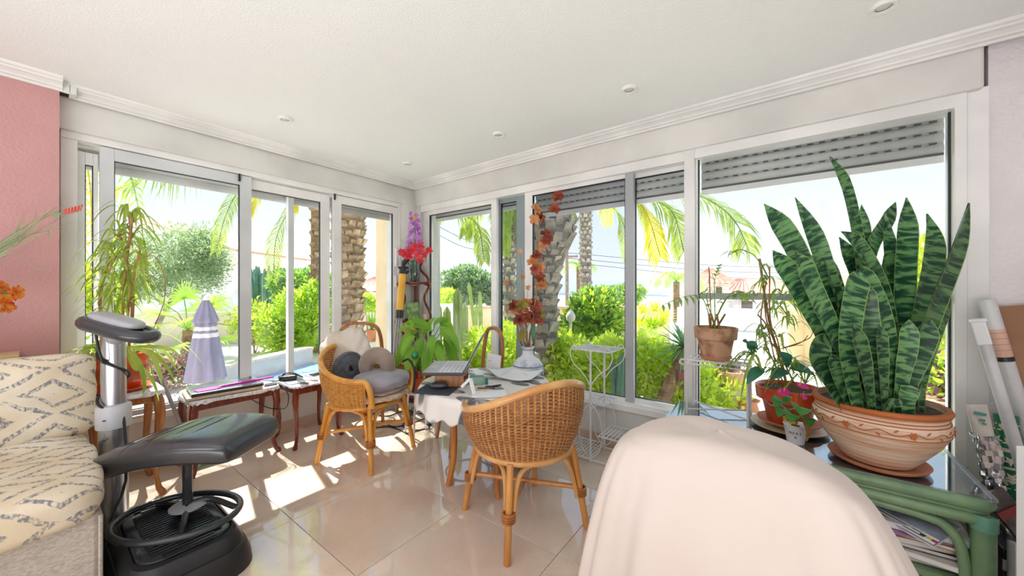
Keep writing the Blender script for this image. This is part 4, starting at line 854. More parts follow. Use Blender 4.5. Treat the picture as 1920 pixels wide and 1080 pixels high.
# ---- footstool standing on the plate ----
RC = Vector((-2.115, .392, .185)); fsn = thing('footstool', 'black leather footstool on tubular ring base standing on the vibration plate', 'footstool', (RC.x, RC.y, .17))
MB().tube([RC+Vector((.235*math.cos(a)*S5-.175*math.sin(a)*C5*1, .235*math.cos(a)*C5+.175*math.sin(a)*S5, .012+.0*math.sin(a))) for a in [2*math.pi*k/48 for k in range(48)]], .0135, 10, closed=True).build('base_ring', M['blacksteel'], fsn)
hub = at(352, 945, 1.64)
MB().lathe([(.001, .006), (.05, .004), (.066, -.004), (.066, -.01), (.001, -.01)], hub, 24).build('hub_disc', M['silverp'], fsn)
st_top = at(351, 850, 1.62)
MB().tube([hub, st_top+Vector((0, 0, .05))], .019, 14).build('stem', M['blacksteel'], fsn)
MB().tube(bez([hub, at(345, 975, 1.56), at(338, 1003, 1.5)], 8), .012, 8).build('spoke', M['blacksteel'], fsn)
MB().tube(bez([hub, at(395, 935, 1.68), at(440, 950, 1.66)], 8), .012, 8).build('spoke', M['blacksteel'], fsn)
MB().tube(bez([hub, at(300, 945, 1.7), at(252, 960, 1.66)], 8), .012, 8).build('spoke', M['blacksteel'], fsn)
sl, sr = at(238, 850, 1.62), at(480, 815, 1.60); sx_ = (sr-sl).normalized(); sy_ = Vector((-C5, S5, 0)); sy_ = (sy_-sx_*sy_.dot(sx_)).normalized(); sz_ = sx_.cross(sy_); sc_ = (sl+sr)/2; SLN = (sr-sl).length
def seatf(u, v):
    x = (u-.5)*2; y = v; w = .19*(1-.12*x*x)
    a = y*2*math.pi; cy, sy2 = math.cos(a), math.sin(a); f_ = lambda q_, p: math.copysign(abs(q_)**p, q_)
    end = (1-abs(x)**14)**.3 if abs(x) < 1 else 0
    zt = .062*f_(sy2, .42)*(1 if sy2 > 0 else .8)*end; arch = .04*(1-x*x)-.02
    crease = -.004*max(0, 1-abs(((x+.52) % .33)-.165)/.02) if (sy2 > .2 and -.62 < x < .5) else 0
    return sc_+sx_*(x*SLN/2)+sy_*(f_(cy, .42)*w*(.75+.25*end))+sz_*(zt+arch+crease)
MB().grid(lambda v, u: seatf(u, v), 36, 90, True).build('seat', M['leather'], fsn, ang=70)
for s_ in (-1, 1):
    MB().tube([sc_+sx_*(x*SLN/2)+sy_*(s_*.186*(1-.12*x*x))+sz_*(.022+.04*(1-x*x)-.02) for x in [-.97+1.94*k/30 for k in range(31)]], .004, 6).build('piping', M['leather'], fsn)
for k in range(5):
    x = -.62+.25*k; MB().tube([sc_+sx_*(x*SLN/2)+sy_*(w*.175*(1-.12*x*x))+sz_*(.062*(max(0, 1-abs(w)**4)**.3)+.04*(1-x*x)-.0195) for w in [-.95+1.9*j/16 for j in range(17)]], .0016, 5).build('seam', M['blacksteel'], fsn)
# ---- cabriole tables ----
def cab_leg(q, p, out, h, s=1.0):
    p = Vector(p); out = Vector(out).normalized(); pr_ = [(h, .0, .021), (h*.93, .012, .024), (h*.8, .02, .023), (h*.6, .010, .018), (h*.38, -.004, .0145), (h*.18, -.004, .012), (h*.07, .012, .014), (.012, .030, .018), (0, .034, .015)]
    pts = [p+out*(d*s)+Vector((0, 0, z)) for z, d, r in pr_]; q.tube(pts, [r*s for _, _, r in pr_], 8, flat=.85)
def cab_table(name, label, x0, y0, x1, y1, h, mat, group=None, tz=.016, rot=0, dz_apron=.05):
    c = ((x0+x1)/2, (y0+y1)/2); o = thing(name, label, 'table', (c[0], c[1], 0), rot, group); w, d = (x1-x0)/2, (y1-y0)/2
    poly = []; N = 64
    for k in range(N):
        a = 2*math.pi*k/N; f_ = lambda v, p: math.copysign(abs(v)**p, v); rr = 1-.02*math.cos(8*a)
        poly.append((f_(math.cos(a), .22)*w*rr, f_(math.sin(a), .22)*d*rr))
    MB().prism(poly, tz, ((0, 0, h-tz), (1, 0, 0), (0, 1, 0))).build('top', mat, o, local=True, smooth=False, bevel=.004)
    i_ = .03; q = MB()
    MB().box(-w+i_, -d+i_, h-tz-dz_apron, w-i_, d-i_, h-tz).build('apron', mat, o, local=True, smooth=False, bevel=.004)
    for sx2 in (-1, 1):
        for sy2 in (-1, 1):
            q = MB(); cab_leg(q, (sx2*(w-i_), sy2*(d-i_), 0), (sx2, sy2, 0), h-tz-.002); q.build('leg', mat, o, local=True)
    return o
nt1 = cab_table('nest_table', 'dark mahogany side table under two closed laptops', -3.25, .60, -2.94, 1.10, .475, M['mahog'], 'mahogany tables with curved legs', rot=0)
nt2 = cab_table('nest_table', 'small dark mahogany table with cables and pens beside the wicker armchair', -3.24, 1.16, -2.86, 1.53, .46, M['mahog'], 'mahogany tables with curved legs')
bt = cab_table('plant_table', 'honey brown wooden table with curved legs under the spider plant', -3.23, .20, -2.86, .47, .60, M['honey'])
def lace(name, label, x0, y0, x1, y1, z, drop, mat, seed=1):
    q = random.Random(seed); w, d = (x1-x0)/2, (y1-y0)/2; cx_, cy_ = (x0+x1)/2, (y0+y1)/2
    def f(u, v):
        a = 2*math.pi*u; s = min(1, v/.8); g_ = lambda t_, p: math.copysign(abs(t_)**p, t_); x = g_(math.cos(a), .25)*w*s; y = g_(math.sin(a), .25)*d*s
        dz = 0; 
        if v > .8: k = (v-.8)/.2; x *= 1+.03*k; y *= 1+.03*k; dz = -drop*k*(1+.25*math.sin(22*a))
        return (cx_+x, cy_+y, z+dz)
    return MB().grid(f, 96, 10, True).build(name, mat, label=label, cat='doily', solid=.0015)
M['lace'] = pm('silvery_white_lace', (198, 198, 208), (236, 236, 240), rough=.6, scale=60, lo=.45, hi=.55)
lace('table_doily', 'silvery lace cloth under the two closed laptops', -3.255, .595, -2.935, 1.105, .4775, .022, M['lace'])
lace('table_doily', 'silvery lace cloth under the cables and pens', -3.245, 1.155, -2.855, 1.535, .4625, .012, M['lace'], 2)
lace('table_doily', 'pale lace cloth under the spider plant saucer', -3.232, .195, -2.855, .475, .6025, .02, M['lace'], 3)
# ---- wicker armchairs ----
def wicker_chair(label, loc, rz, cane, wick, rim):
    o = thing('wicker_armchair', label, 'armchair', loc, rz, 'wicker tub armchairs'); TH = R(128); zb = .405
    def rimp(s):
        th = s*TH; z = .585+.175*((1+math.cos(th))/2)**2.5
        return Vector((.302*math.sin(th), -.295*math.cos(th), z))
    def shell(s, v, off=0):
        th = s*TH; a = Vector((.238*math.sin(th), -.238*math.cos(th), zb)); b = rimp(s); p = a.lerp(b, v); n = Vector((math.sin(th), -math.cos(th), 0))
        return p+n*(off+.022*math.sin(math.pi*v))
    NS = 46; q = MB(); rows = 42
    for r_ in range(rows):
        v = .02+.95*r_/(rows-1); q.tube([shell(-1+2*k/(NS*2), v, .0062*(1 if ((k//2)+r_) % 2 else -1)*(k % 2)) for k in range(NS*2+1)], .0040, 5)
    q.build('weave', wick, o, local=True, kind='stuff')
    q = MB()
    for k in range(NS+1): q.tube([shell(-1+2*k/NS, v) for v in (0, .25, .5, .75, 1)],   .0050, 6)
    q.build('stakes', rim, o, local=True, kind='stuff')
    pts = [rimp(-1+2*k/40) for k in range(41)]
    fr = [Vector((.236, .215, .552)), Vector((.222, .222, .49)), Vector((.205, .215, .42))]
    full = [Vector((-p.x, p.y, p.z)) for p in fr[::-1]]+pts+fr
    MB().tube(bez(full, 90), .0185, 10).build('rim', rim, o, local=True)
    MB().tube([(.243*math.cos(a), .243*math.sin(a)*(1 if math.sin(a) < 0 else .9), .398) for a in [2*math.pi*k/40 for k in range(40)]], .0145, 8, closed=True).build('seat_ring', rim, o, local=True)
    q = MB(); q.lathe([(.001, .412), (.12, .411), (.232, .408), (.236, .392), (.001, .392)], (0, 0, 0), 32); q.build('seat', wick, o, local=True)
    L = {}
    for sx2 in (-1, 1):
        for sy2 in (-1, 1):
            f = Vector((sx2*.228, sy2*.228, 0)); t_ = Vector((sx2*.18, sy2*.175, .40)); L[(sx2, sy2)] = (f, t_)
            lg = MB().tube(bez([f, f.lerp(t_, .5), t_]+([Vector((sx2*.207, .215, .46))] if sy2 > 0 else []), 8), .0165, 10).build('leg', cane, o, local=True)
            q = MB(); c = f.lerp(t_, .46)
            for k in range(4): q.tube([c+Vector((.026*math.cos(a), .026*math.sin(a), -.016+.0105*k)) for a in [2*math.pi*j/14 for j in range(14)]], .0058, 6, closed=True)
            q.build('binding', M['bind'], o, local=True)
    for a, b in (((-1, -1), (1, -1)), ((1, -1), (1, 1)), ((1, 1), (-1, 1)), ((-1, 1), (-1, -1))):
        fa, ta = L[a]; fb, tb = L[b]; pa = lambda s: fa.lerp(ta, s); pb = lambda s: fb.lerp(tb, s); m_ = (ta+tb)/2; e = (pb(.5)-pa(.5)).normalized()
        off = .029; ps = [pa(.40)+e*off*.9, pa(.55)+e*off, pa(.76)+e*off*1.35, pa(.90)+e*.075+Vector((0, 0, 0)), Vector((m_.x*1.08, m_.y*1.08, .378)), pb(.90)-e*.075, pb(.76)-e*off*1.35, pb(.55)-e*off, pb(.40)-e*off*.9]
        MB().tube(bez(ps, 32), .0115, 8).build('arch', rim, o, local=True)
    for a in ((-1, -1), (1, -1)):
        fa, ta = L[a]; b = (-a[0], -a[1]); fb, tb = L[b]; zz = .0 if a[0] < 0 else .012
        MB().tube([fa.lerp(ta, .47)+Vector((0, 0, zz)), fb.lerp(tb, .47)+Vector((0, 0, zz))], .0125, 8).build('stretcher', cane, o, local=True)
    return o
ch2 = wicker_chair('brown wicker armchair in the foreground, its woven back to the viewer', (-1.075, 1.53, 0), math.atan2(.92, .38), M['rattan'], M['wick'], M['rim_pale'])
ch1 = wicker_chair('golden wicker armchair piled with grey cushions by the mahogany tables', (-2.385, 1.455, 0), -math.atan2(.95, .30), M['rattan_b'], M['wick_b'], M['rattan_b'])
def loop_chair(label, loc, rz, h, w, mat, leg=True):
    o = thing('bentwood_chair', label, 'chair', loc, rz, 'bentwood chairs with loop backs')
    pts = [(-w/2, -.19, .43), (-w/2-.005, -.2, .60), (-w/2+.005, -.215, h-.12), (-w*.36, -.22, h-.03), (0, -.225, h), (w*.36, -.22, h-.03), (w/2-.005, -.215, h-.12), (w/2+.005, -.2, .60), (w/2, -.19, .43)]
    MB().tube(bez(pts, 48), .0165, 10).build('loop_back', mat, o, local=True)
    MB().lathe([(.001, .45), (.17, .45), (.195, .44), (.195, .42), (.17, .415), (.001, .415)], (0, 0, 0), 28).build('seat', mat, o, local=True)
    for sx2 in (-1, 1):
        for sy2 in (-1, 1): MB().tube([(sx2*.19, sy2*.19, 0), (sx2*.145, sy2*.145, .42)], [.014, .017], 8).build('leg', mat, o, local=True)
    MB().tube([(.165*math.cos(a), .165*math.sin(a), .21) for a in [2*math.pi*k/28 for k in range(28)]], .009, 6, closed=True).build('ring_stretcher', mat, o, local=True)
    return o
M['bent'] = woodm('brown_bentwood', (150, 92, 46), (180, 118, 66), 4, (8, 8, 2), .3, .4)
lc = at(669, 640, 3.12); dr = Vector((-.6, .8, 0)); loop_chair('bentwood chair with loop back behind the cushioned armchair', (lc.x+dr.x*.215+.05, lc.y+dr.y*.215, 0), math.atan2(-dr.x, dr.y), .895, .36, M['bent'])
lc = at(925, 640, 2.88); dr = cw(-.90, -.43); loop_chair('bentwood chair with loop back behind the laptop', (lc.x+dr.x*.215, lc.y+dr.y*.215, 0), math.atan2(-dr.x, dr.y), .872, .36, M['bent'])
# ---- round table and cloth ----
TC = cw(-.166, 2.27); TZ = .60; TR = .392
rt = thing('round_table', 'round wooden table under a leaf printed tablecloth', 'table', (TC.x, TC.y, 0))
MB().lathe([(.001, TZ), (TR-.01, TZ), (TR, TZ-.008), (TR, TZ-.02), (TR-.01, TZ-.025), (.001, TZ-.025)], TC, 48).build('tabletop', M['teak'], rt)
MB().lathe([(.30, TZ-.026), (.30, TZ-.08), (.28, TZ-.08), (.28, TZ-.026)], TC, 40).build('apron', M['teak'], rt)
a0 = math.atan2(cw(-.214, -.086).y, cw(-.214, -.086).x)
for k in range(4):
    a = a0+k*math.pi/2; d = Vector((math.cos(a), math.sin(a), 0))
    MB().tube(bez([TC+d*.235, TC+d*.205+Vector((0, 0, .15)), TC+d*.20+Vector((0, 0, .35)), TC+d*.225+Vector((0, 0, TZ-.03))], 10), [.017, .018, .018, .019, .019, .019, .02, .02, .021, .021][:10], 10).build('leg', M['teak'], rt)
    MB().tube(bez([TC+d*.2+Vector((0, 0, .40)), TC+d*.16+Vector((0, 0, .50)), TC+d*.06+Vector((0, 0, TZ-.05))], 8), .010, 8).build('brace', M['teak'], rt)
def clothm():
    m, t, o = nodes('white_tablecloth_with_grey_leaf_print'); bs = nd(t, 'BsdfPrincipled'); t.links.new(bs.outputs[0], o.inputs[0]); bs.inputs['Roughness'].default_value = .38; bs.inputs['Specular IOR Level'].default_value = .5
    tc = nd(t, 'TexCoord'); vo = nd(t, 'TexVoronoi'); vo.inputs['Scale'].default_value = 5.5; nz = nd(t, 'TexNoise'); nz.inputs['Scale'].default_value = 13; mp = nd(t, 'Mapping'); mp.inputs['Scale'].default_value = (1, 2.0, .5); mp.inputs['Rotation'].default_value = (0, 0, .6)
    t.links.new(tc.outputs['Object'], mp.inputs[0]); t.links.new(mp.outputs[0], vo.inputs['Vector']); t.links.new(mp.outputs[0], nz.inputs['Vector'])
    wv = nd(t, 'TexWave'); wv.inputs['Scale'].default_value = 9; wv.inputs['Distortion'].default_value = 3; t.links.new(mp.outputs[0], wv.inputs['Vector'])
    lt = nd(t, 'MapRange'); lt.inputs['From Min'].default_value = .41; lt.inputs['From Max'].default_value = .36; t.links.new(vo.outputs['Distance'], lt.inputs[0])
    mu = nd(t, 'Math', operation='MULTIPLY'); t.links.new(lt.outputs[0], mu.inputs[0]); t.links.new(nz.outputs[0], mu.inputs[1])
    mx = nd(t, 'Mix', data_type='RGBA'); m5 = nd(t, 'Math', operation='MULTIPLY', use_clamp=True); m5.inputs[1].default_value = 1.7; t.links.new(mu.outputs[0], m5.inputs[0]); t.links.new(m5.outputs[0], mx.inputs[0]); mx.inputs[6].default_value = c4((234, 230, 226)); mx.inputs[7].default_value = c4((96, 98, 104)); t.links.new(mx.outputs[2], bs.inputs['Base Color']); return m
def clothf(u, v):
    a = 2*math.pi*u
    if v < .6: r_ = (TR+.004)*v/.6; return (TC.x+r_*math.cos(a), TC.y+r_*math.sin(a), TZ+.004)
    k = (v-.6)/.4; w = math.sin(11*a+.6)*.6+math.sin(19*a+2)*.4; r_ = TR+.006+.012*min(1, k*4)+k*.022*(.4+w); dz = -(k**1.0)*(.125+.012*math.sin(23*a)); 
    return (TC.x+r_*math.cos(a), TC.y+r_*math.sin(a), TZ+.004+dz)
tcl = MB().grid(clothf, 200, 34, True).build('tablecloth', clothm(), label='white tablecloth with grey leaf print draped over the round table', cat='tablecloth', solid=.0012, ang=80)
# ---- sheet covered armchair ----
ac = thing('covered_armchair', 'armchair completely covered by a white sheet in the right foreground', 'armchair', (-.12, 1.15, 0))
MB().box(-.36, .95, .02, .08, 1.30, .42).build('seat_base', M['sofaplain'], ac, smooth=False, bevel=.03); MB().box(-.33, .95, .40, .02, 1.05, .76).build('back', M['sofaplain'], ac, smooth=False, bevel=.04)
def sheetf(u, v):
    a = 2*math.pi*u; ca, sa = math.cos(a), math.sin(a)
    top = .828+.012*math.sin(2.2*ca+.6)
    if v < .3: s = v/.3; k = 0; z = None
    else: s = 1; k = (v-.3)/.7
    ax_ = .225; by0 = .075; by1 = .10
    # half extents grow with depth below the top
    kk = k**.6; axl = .205+.19*kk if ca < 0 else .235+.13*kk+.12*k; bf = .085+.035*kk+.03*k; bb = .11+.28*kk
    g_ = lambda t_, p: math.copysign(abs(t_)**p, t_)
    fold = 0
    if k > 0: fold = k*(.016*math.sin(7*a+1.2)+.010*math.sin(13*a+.4)+.006*math.sin(23*a))+.012*k*math.sin(3*a)
    x = g_(ca, .62)*(axl+fold)*s; y = g_(sa, .62)*((bb if sa > 0 else bf)+fold)*s
    zz = top if k == 0 else top-(.76*k**1.15)
    if s < 1 or k == 0:
        zz = top+.030*math.exp(-((x+.10)/.12)**2-((y-.04)/.14)**2)-.030*s**6-.010*max(0, x/.2)**2+.006*math.sin(14*x+9*y)*s
    else: zz += (.030*math.exp(-((x+.10)/.12)**2-((y-.04)/.14)**2)-.010*max(0, x/.2)**2+.006*math.sin(14*x+9*y))*(1-k)**3-.030*(1-k)
    return (-.125+x, .985+y, max(.006, zz))
MB().grid(sheetf, 180, 90, True).build('sheet', M['sheet'], label='white cotton sheet draped over the foreground armchair', cat='sheet', solid=.003, ang=180)
# ---- green rattan glass table ----
gt = thing('rattan_table', 'green rattan table with glass top along the right window', 'table', (.03, 2.27, 0)); GX0, GX1, GY0, GY1, GH = -.56, .60, 1.99, 2.575, .455
q = MB(); r_ = .024
def rrect(x0, y0, x1, y1, z, rad, n=5):
    out = []
    for cx_, cy_, b_ in ((x1-rad, y1-rad, 0), (x0+rad, y1-rad, 90), (x0+rad, y0+rad, 180), (x1-rad, y0+rad, 270)):
        for k in range(n+1): a = R(b_+90*k/n); out.append(Vector((cx_+rad*math.cos(a), cy_+rad*math.sin(a), z)))
    return out
MB().tube(rrect(GX0+r_, GY0+r_, GX1-r_, GY1-r_, GH-r_-.006, .03), r_, 12, closed=True).build('top_rail', M['green'], gt)
MB().tube(rrect(GX0+r_+.004, GY0+r_+.004, GX1-r_-.004, GY1-r_-.004, GH-.085, .03), .021, 12, closed=True).build('lower_rail', M['green'], gt)
MB().tube(rrect(GX0+r_, GY0+r_, GX1-r_, GY1-r_, GH-.058, .03), .008, 8, closed=True).build('slim_rail', M['green'], gt)
for x in (GX0+.035, GX1-.035):
    for y in (GY0+.035, GY1-.035):
        MB().tube([(x, y, 0), (x, y, GH-.07)], .031, 14).build('leg', M['green'], gt)
        MB().lathe([(.033, 0), (.0345, .004), (.0345, .05), (.033, .054)], (x, y, GH-.118), 16).build('binding', M['greenb'], gt)
        sx2 = 1 if x < 0 else -1; sy2 = 1 if y < 2.2 else -1
        MB().tube(bez([(x+sx2*.042, y, .03), (x+sx2*.044, y, .2), (x+sx2*.075, y, .30), (x+sx2*.17, y, .335), (x+sx2*.52, y, .342)], 24), .0165, 10).build('arch', M['green'], gt)
        MB().tube(bez([(x, y+sy2*.05, .03), (x, y+sy2*.055, .22), (x, y+sy2*.12, .325), (x, y+sy2*.26, .345)], 20), .0165, 10).build('arch', M['green'], gt)
M['table_glass'] = glassm('table_glass', refl=2.2)
M['tabletop'] = pm('pale_sky_reflection_panel', (224, 230, 238), (242, 245, 250), rough=.06, metal=.75, scale=5, spec=1.0, coat=1.0)  # pale metallic colour put in for the sky's white reflection on the glass
MB().box(GX0+.02, GY0+.02, GH-.012, GX1-.02, GY1-.02, GH-.006).build('top_panel', M['tabletop'], gt, smooth=False)
MB().box(GX0+.014, GY0+.014, GH-.006, GX1-.014, GY1-.014, GH).build('glass_top', M['table_glass'], gt, smooth=False, bevel=.002)
MB().box(GX1-.02, GY0+.02, GH-.010, GX1-.006, GY1-.02, GH+.002).build('steel_edge', M['steel'], gt, smooth=False)
MB().box(GX0+.04, GY0+.04, .10, GX1-.04, GY1-.04, .125).build('lower_shelf', M['green'], gt, smooth=False)
# ================= indoor plants =================
M['l_spider'] = leafm('spider_plant_leaf', (128, 168, 56), (196, 212, 116), (200, 224, 90), tr=.45, rnd_=.2, scale=5)
M['l_lily'] = leafm('peace_lily_leaf', (78, 138, 48), (146, 194, 74), (176, 226, 60), tr=.45, rnd_=.22, scale=4)
M['l_anth'] = leafm('glossy_green_leaf', (44, 116, 56), (86, 156, 76), (120, 190, 70), tr=.35, rnd_=.15, scale=5, rough=.25)
M['l_room'] = leafm('pale_green_house_leaf', (116, 158, 80), (176, 202, 120), (190, 216, 100), tr=.4, rnd_=.2)
M['l_teal'] = leafm('teal_green_leaf', (52, 118, 98), (92, 158, 132), (100, 170, 120), tr=.3, rnd_=.15)
M['cane'] = pm('brown_dry_cane', (138, 100, 56), (180, 140, 86), rough=.8, scale=20)
M['orange'] = pm('orange_glazed_pot', (206, 70, 24), (232, 96, 40), rough=.25, scale=5, coat=.4)
M['orangeb'] = pm('rust_orange_pot', (170, 66, 30), (200, 92, 50), rough=.4, scale=8)
M['redpot'] = pm('dark_red_glazed_pot', (150, 34, 30), (176, 50, 42), rough=.2, coat=.5)
M['magenta'] = leafm('magenta_petal', (216, 40, 140), (236, 80, 170), (240, 80, 170), tr=.35)
M['yellowp'] = leafm('yellow_petal', (226, 178, 40), (240, 204, 80), (244, 214, 60), tr=.35)
def snakem():
    m, t, o = nodes('banded_snake_plant_leaf'); bs = nd(t, 'BsdfPrincipled'); bs.inputs['Roughness'].default_value = .38
    uv = nd(t, 'UVMap'); oi = nd(t, 'ObjectInfo'); sx = nd(t, 'SeparateXYZ'); t.links.new(uv.outputs[0], sx.inputs[0])
    cb = nd(t, 'CombineXYZ'); mu = nd(t, 'Math', operation='MULTIPLY'); mu.inputs[1].default_value = .75; t.links.new(sx.outputs[0], mu.inputs[0]); t.links.new(mu.outputs[0], cb.inputs[0])
    mv = nd(t, 'Math', operation='MULTIPLY'); mv.inputs[1].default_value = 38; t.links.new(sx.outputs[1], mv.inputs[0]); t.links.new(mv.outputs[0], cb.inputs[1])
    m3 = nd(t, 'Math', operation='MULTIPLY'); m3.inputs[1].default_value = 50; t.links.new(oi.outputs['Random'], m3.inputs[0]); t.links.new(m3.outputs[0], cb.inputs[2])
    nz = nd(t, 'TexNoise'); nz.inputs['Scale'].default_value = 1.5; nz.inputs['Detail'].default_value = 3; nz.inputs['Distortion'].default_value = .5; t.links.new(cb.outputs[0], nz.inputs['Vector'])
    rp = nd(t, 'ValToRGB'); e = rp.color_ramp.elements; e[0].position = .42; e[0].color = c4((34, 76, 54)); e[1].position = .58; e[1].color = c4((118, 166, 104)); k = e.new(.5); k.color = c4((72, 122, 78)); t.links.new(nz.outputs[0], rp.inputs[0])
    hs = nd(t, 'HueSaturation'); mr = nd(t, 'MapRange'); mr.inputs['To Min'].default_value = .75; mr.inputs['To Max'].default_value = 1.2; t.links.new(oi.outputs['Random'], mr.inputs[0]); t.links.new(mr.outputs[0], hs.inputs['Value']); t.links.new(rp.outputs[0], hs.inputs['Color'])
    ab = nd(t, 'Math', operation='SUBTRACT'); ab.inputs[1].default_value = .5; t.links.new(sx.outputs[0], ab.inputs[0]); a2 = nd(t, 'Math', operation='ABSOLUTE'); t.links.new(ab.outputs[0], a2.inputs[0])
    gt_ = nd(t, 'Math', operation='GREATER_THAN'); gt_.inputs[1].default_value = .47; t.links.new(a2.outputs[0], gt_.inputs[0])
    mx = nd(t, 'Mix', data_type='RGBA'); t.links.new(gt_.outputs[0], mx.inputs[0]); t.links.new(hs.outputs[0], mx.inputs[6]); mx.inputs[7].default_value = c4((150, 186, 96)); t.links.new(mx.outputs[2], bs.inputs['Base Color'])
    tl = nd(t, 'BsdfTranslucent'); t.links.new(mx.outputs[2], tl.inputs[0]); ms = nd(t, 'MixShader'); ms.inputs[0].default_value = .22; t.links.new(bs.outputs[0], ms.inputs[1]); t.links.new(tl.outputs[0], ms.inputs[2]); t.links.new(ms.outputs[0], o.inputs[0]); return m
M['snake'] = snakem()
def bowlm():
    m, t, o = nodes('whitewashed_terracotta_bowl'); bs = nd(t, 'BsdfPrincipled'); t.links.new(bs.outputs[0], o.inputs[0]); bs.inputs['Roughness'].default_value = .75
    tc = nd(t, 'TexCoord'); mp = nd(t, 'Mapping'); mp.inputs['Scale'].default_value = (2, 2, 40); t.links.new(tc.outputs['Object'], mp.inputs[0]); nz = nd(t, 'TexNoise'); nz.inputs['Scale'].default_value = 2; nz.inputs['Detail'].default_value = 4; t.links.new(mp.outputs[0], nz.inputs['Vector'])
    rp = nd(t, 'ValToRGB'); e = rp.color_ramp.elements; e[0].position = .3; e[0].color = c4((206, 150, 112)); e[1].position = .6; e[1].color = c4((236, 214, 192)); t.links.new(nz.outputs[0], rp.inputs[0]); t.links.new(rp.outputs[0], bs.inputs['Base Color']); return m
M['bowl'] = bowlm(); M['carve'] = pm('orange_brown_carved_line', (186, 106, 58), rough=.8)
# ---- snake plant ----
SP = Vector((.315, 2.155, GH+.016)); MB().lathe([(.001, 0), (.13, 0), (.152, .012), (.158, .022), (.150, .022), (.132, .008), (.001, .008)], (SP.x, SP.y, GH+.001), 40).build('plant_saucer', M['terra'], label='terracotta saucer under the big snake plant bowl', cat='saucer')
snp = thing('snake_plant', 'large snake plant with banded upright leaves in a carved terracotta bowl', 'plant', tuple(SP))
bp = [(.001, 0), (.108, 0), (.116, .01), (.150, .055), (.185, .105), (.205, .150), (.212, .178), (.205, .192), (.200, .200), (.199, .215), (.206, .224), (.212, .236), (.206, .246), (.192, .246), (.186, .225), (.001, .222)]
pot_ = MB().lathe(bp, SP, 64).build('pot', M['bowl'], snp)
MB().lathe([(.001, .226), (.187, .226)], SP, 32).build('soil', M['soil'], snp)
for z, r in ((.150, .2055), (.196, .2035), (.208, .2)): MB().tube([SP+Vector((r*math.cos(a), r*math.sin(a), z)) for a in [2*math.pi*k/64 for k in range(64)]], .0022, 5, closed=True).build('carved_line', M['carve'], pot_)
MB().lathe([(.2065, .224), (.2125, .236), (.207, .2465), (.192, .2468)], SP, 64).build('worn_rim', M['carve'], pot_)
zr = lambda z: .205+(.212-.205)*(z-.150)/.028 if z < .178 else .212-.007*(z-.178)/.014
q = MB(); vine = []
for k in range(161):
    a = 2*math.pi*k/160; z = .172+.008*math.sin(a*14); vine.append(SP+Vector(((zr(z)+.001)*math.cos(a), (zr(z)+.001)*math.sin(a), z)))
q.tube(vine, .002, 5)
for k in range(28):
    a = 2*math.pi*(k+.3)/28; s = 1 if k % 2 else -1; b0 = SP+Vector((.212*math.cos(a), .212*math.sin(a), .172+.004*s)); d = Vector((-math.sin(a), math.cos(a), s*.9)).normalized(); q.leaf([b0, b0+d*.010, b0+d*.018], [.002, .008, .001], up=(math.cos(a), math.sin(a), 0), thick=.002)
for k in range(7):
    a = 2*math.pi*k/7+.55; c = SP+Vector((.2125*math.cos(a), .2125*math.sin(a), .172))
    for j in range(6):
        b_ = 2*math.pi*j/6; d = Vector((-math.sin(a), math.cos(a), 0))*math.cos(b_)+Vector((0, 0, 1))*math.sin(b_); q.leaf([c, c+d*.008, c+d*.014], [.003, .007, .002], up=(math.cos(a), math.sin(a), 0), thick=.002)
q.build('carved_vine', M['carve'], pot_)
cv = lambda x, y, t: at(1360+.5743*x, 280+.5743*y, t)
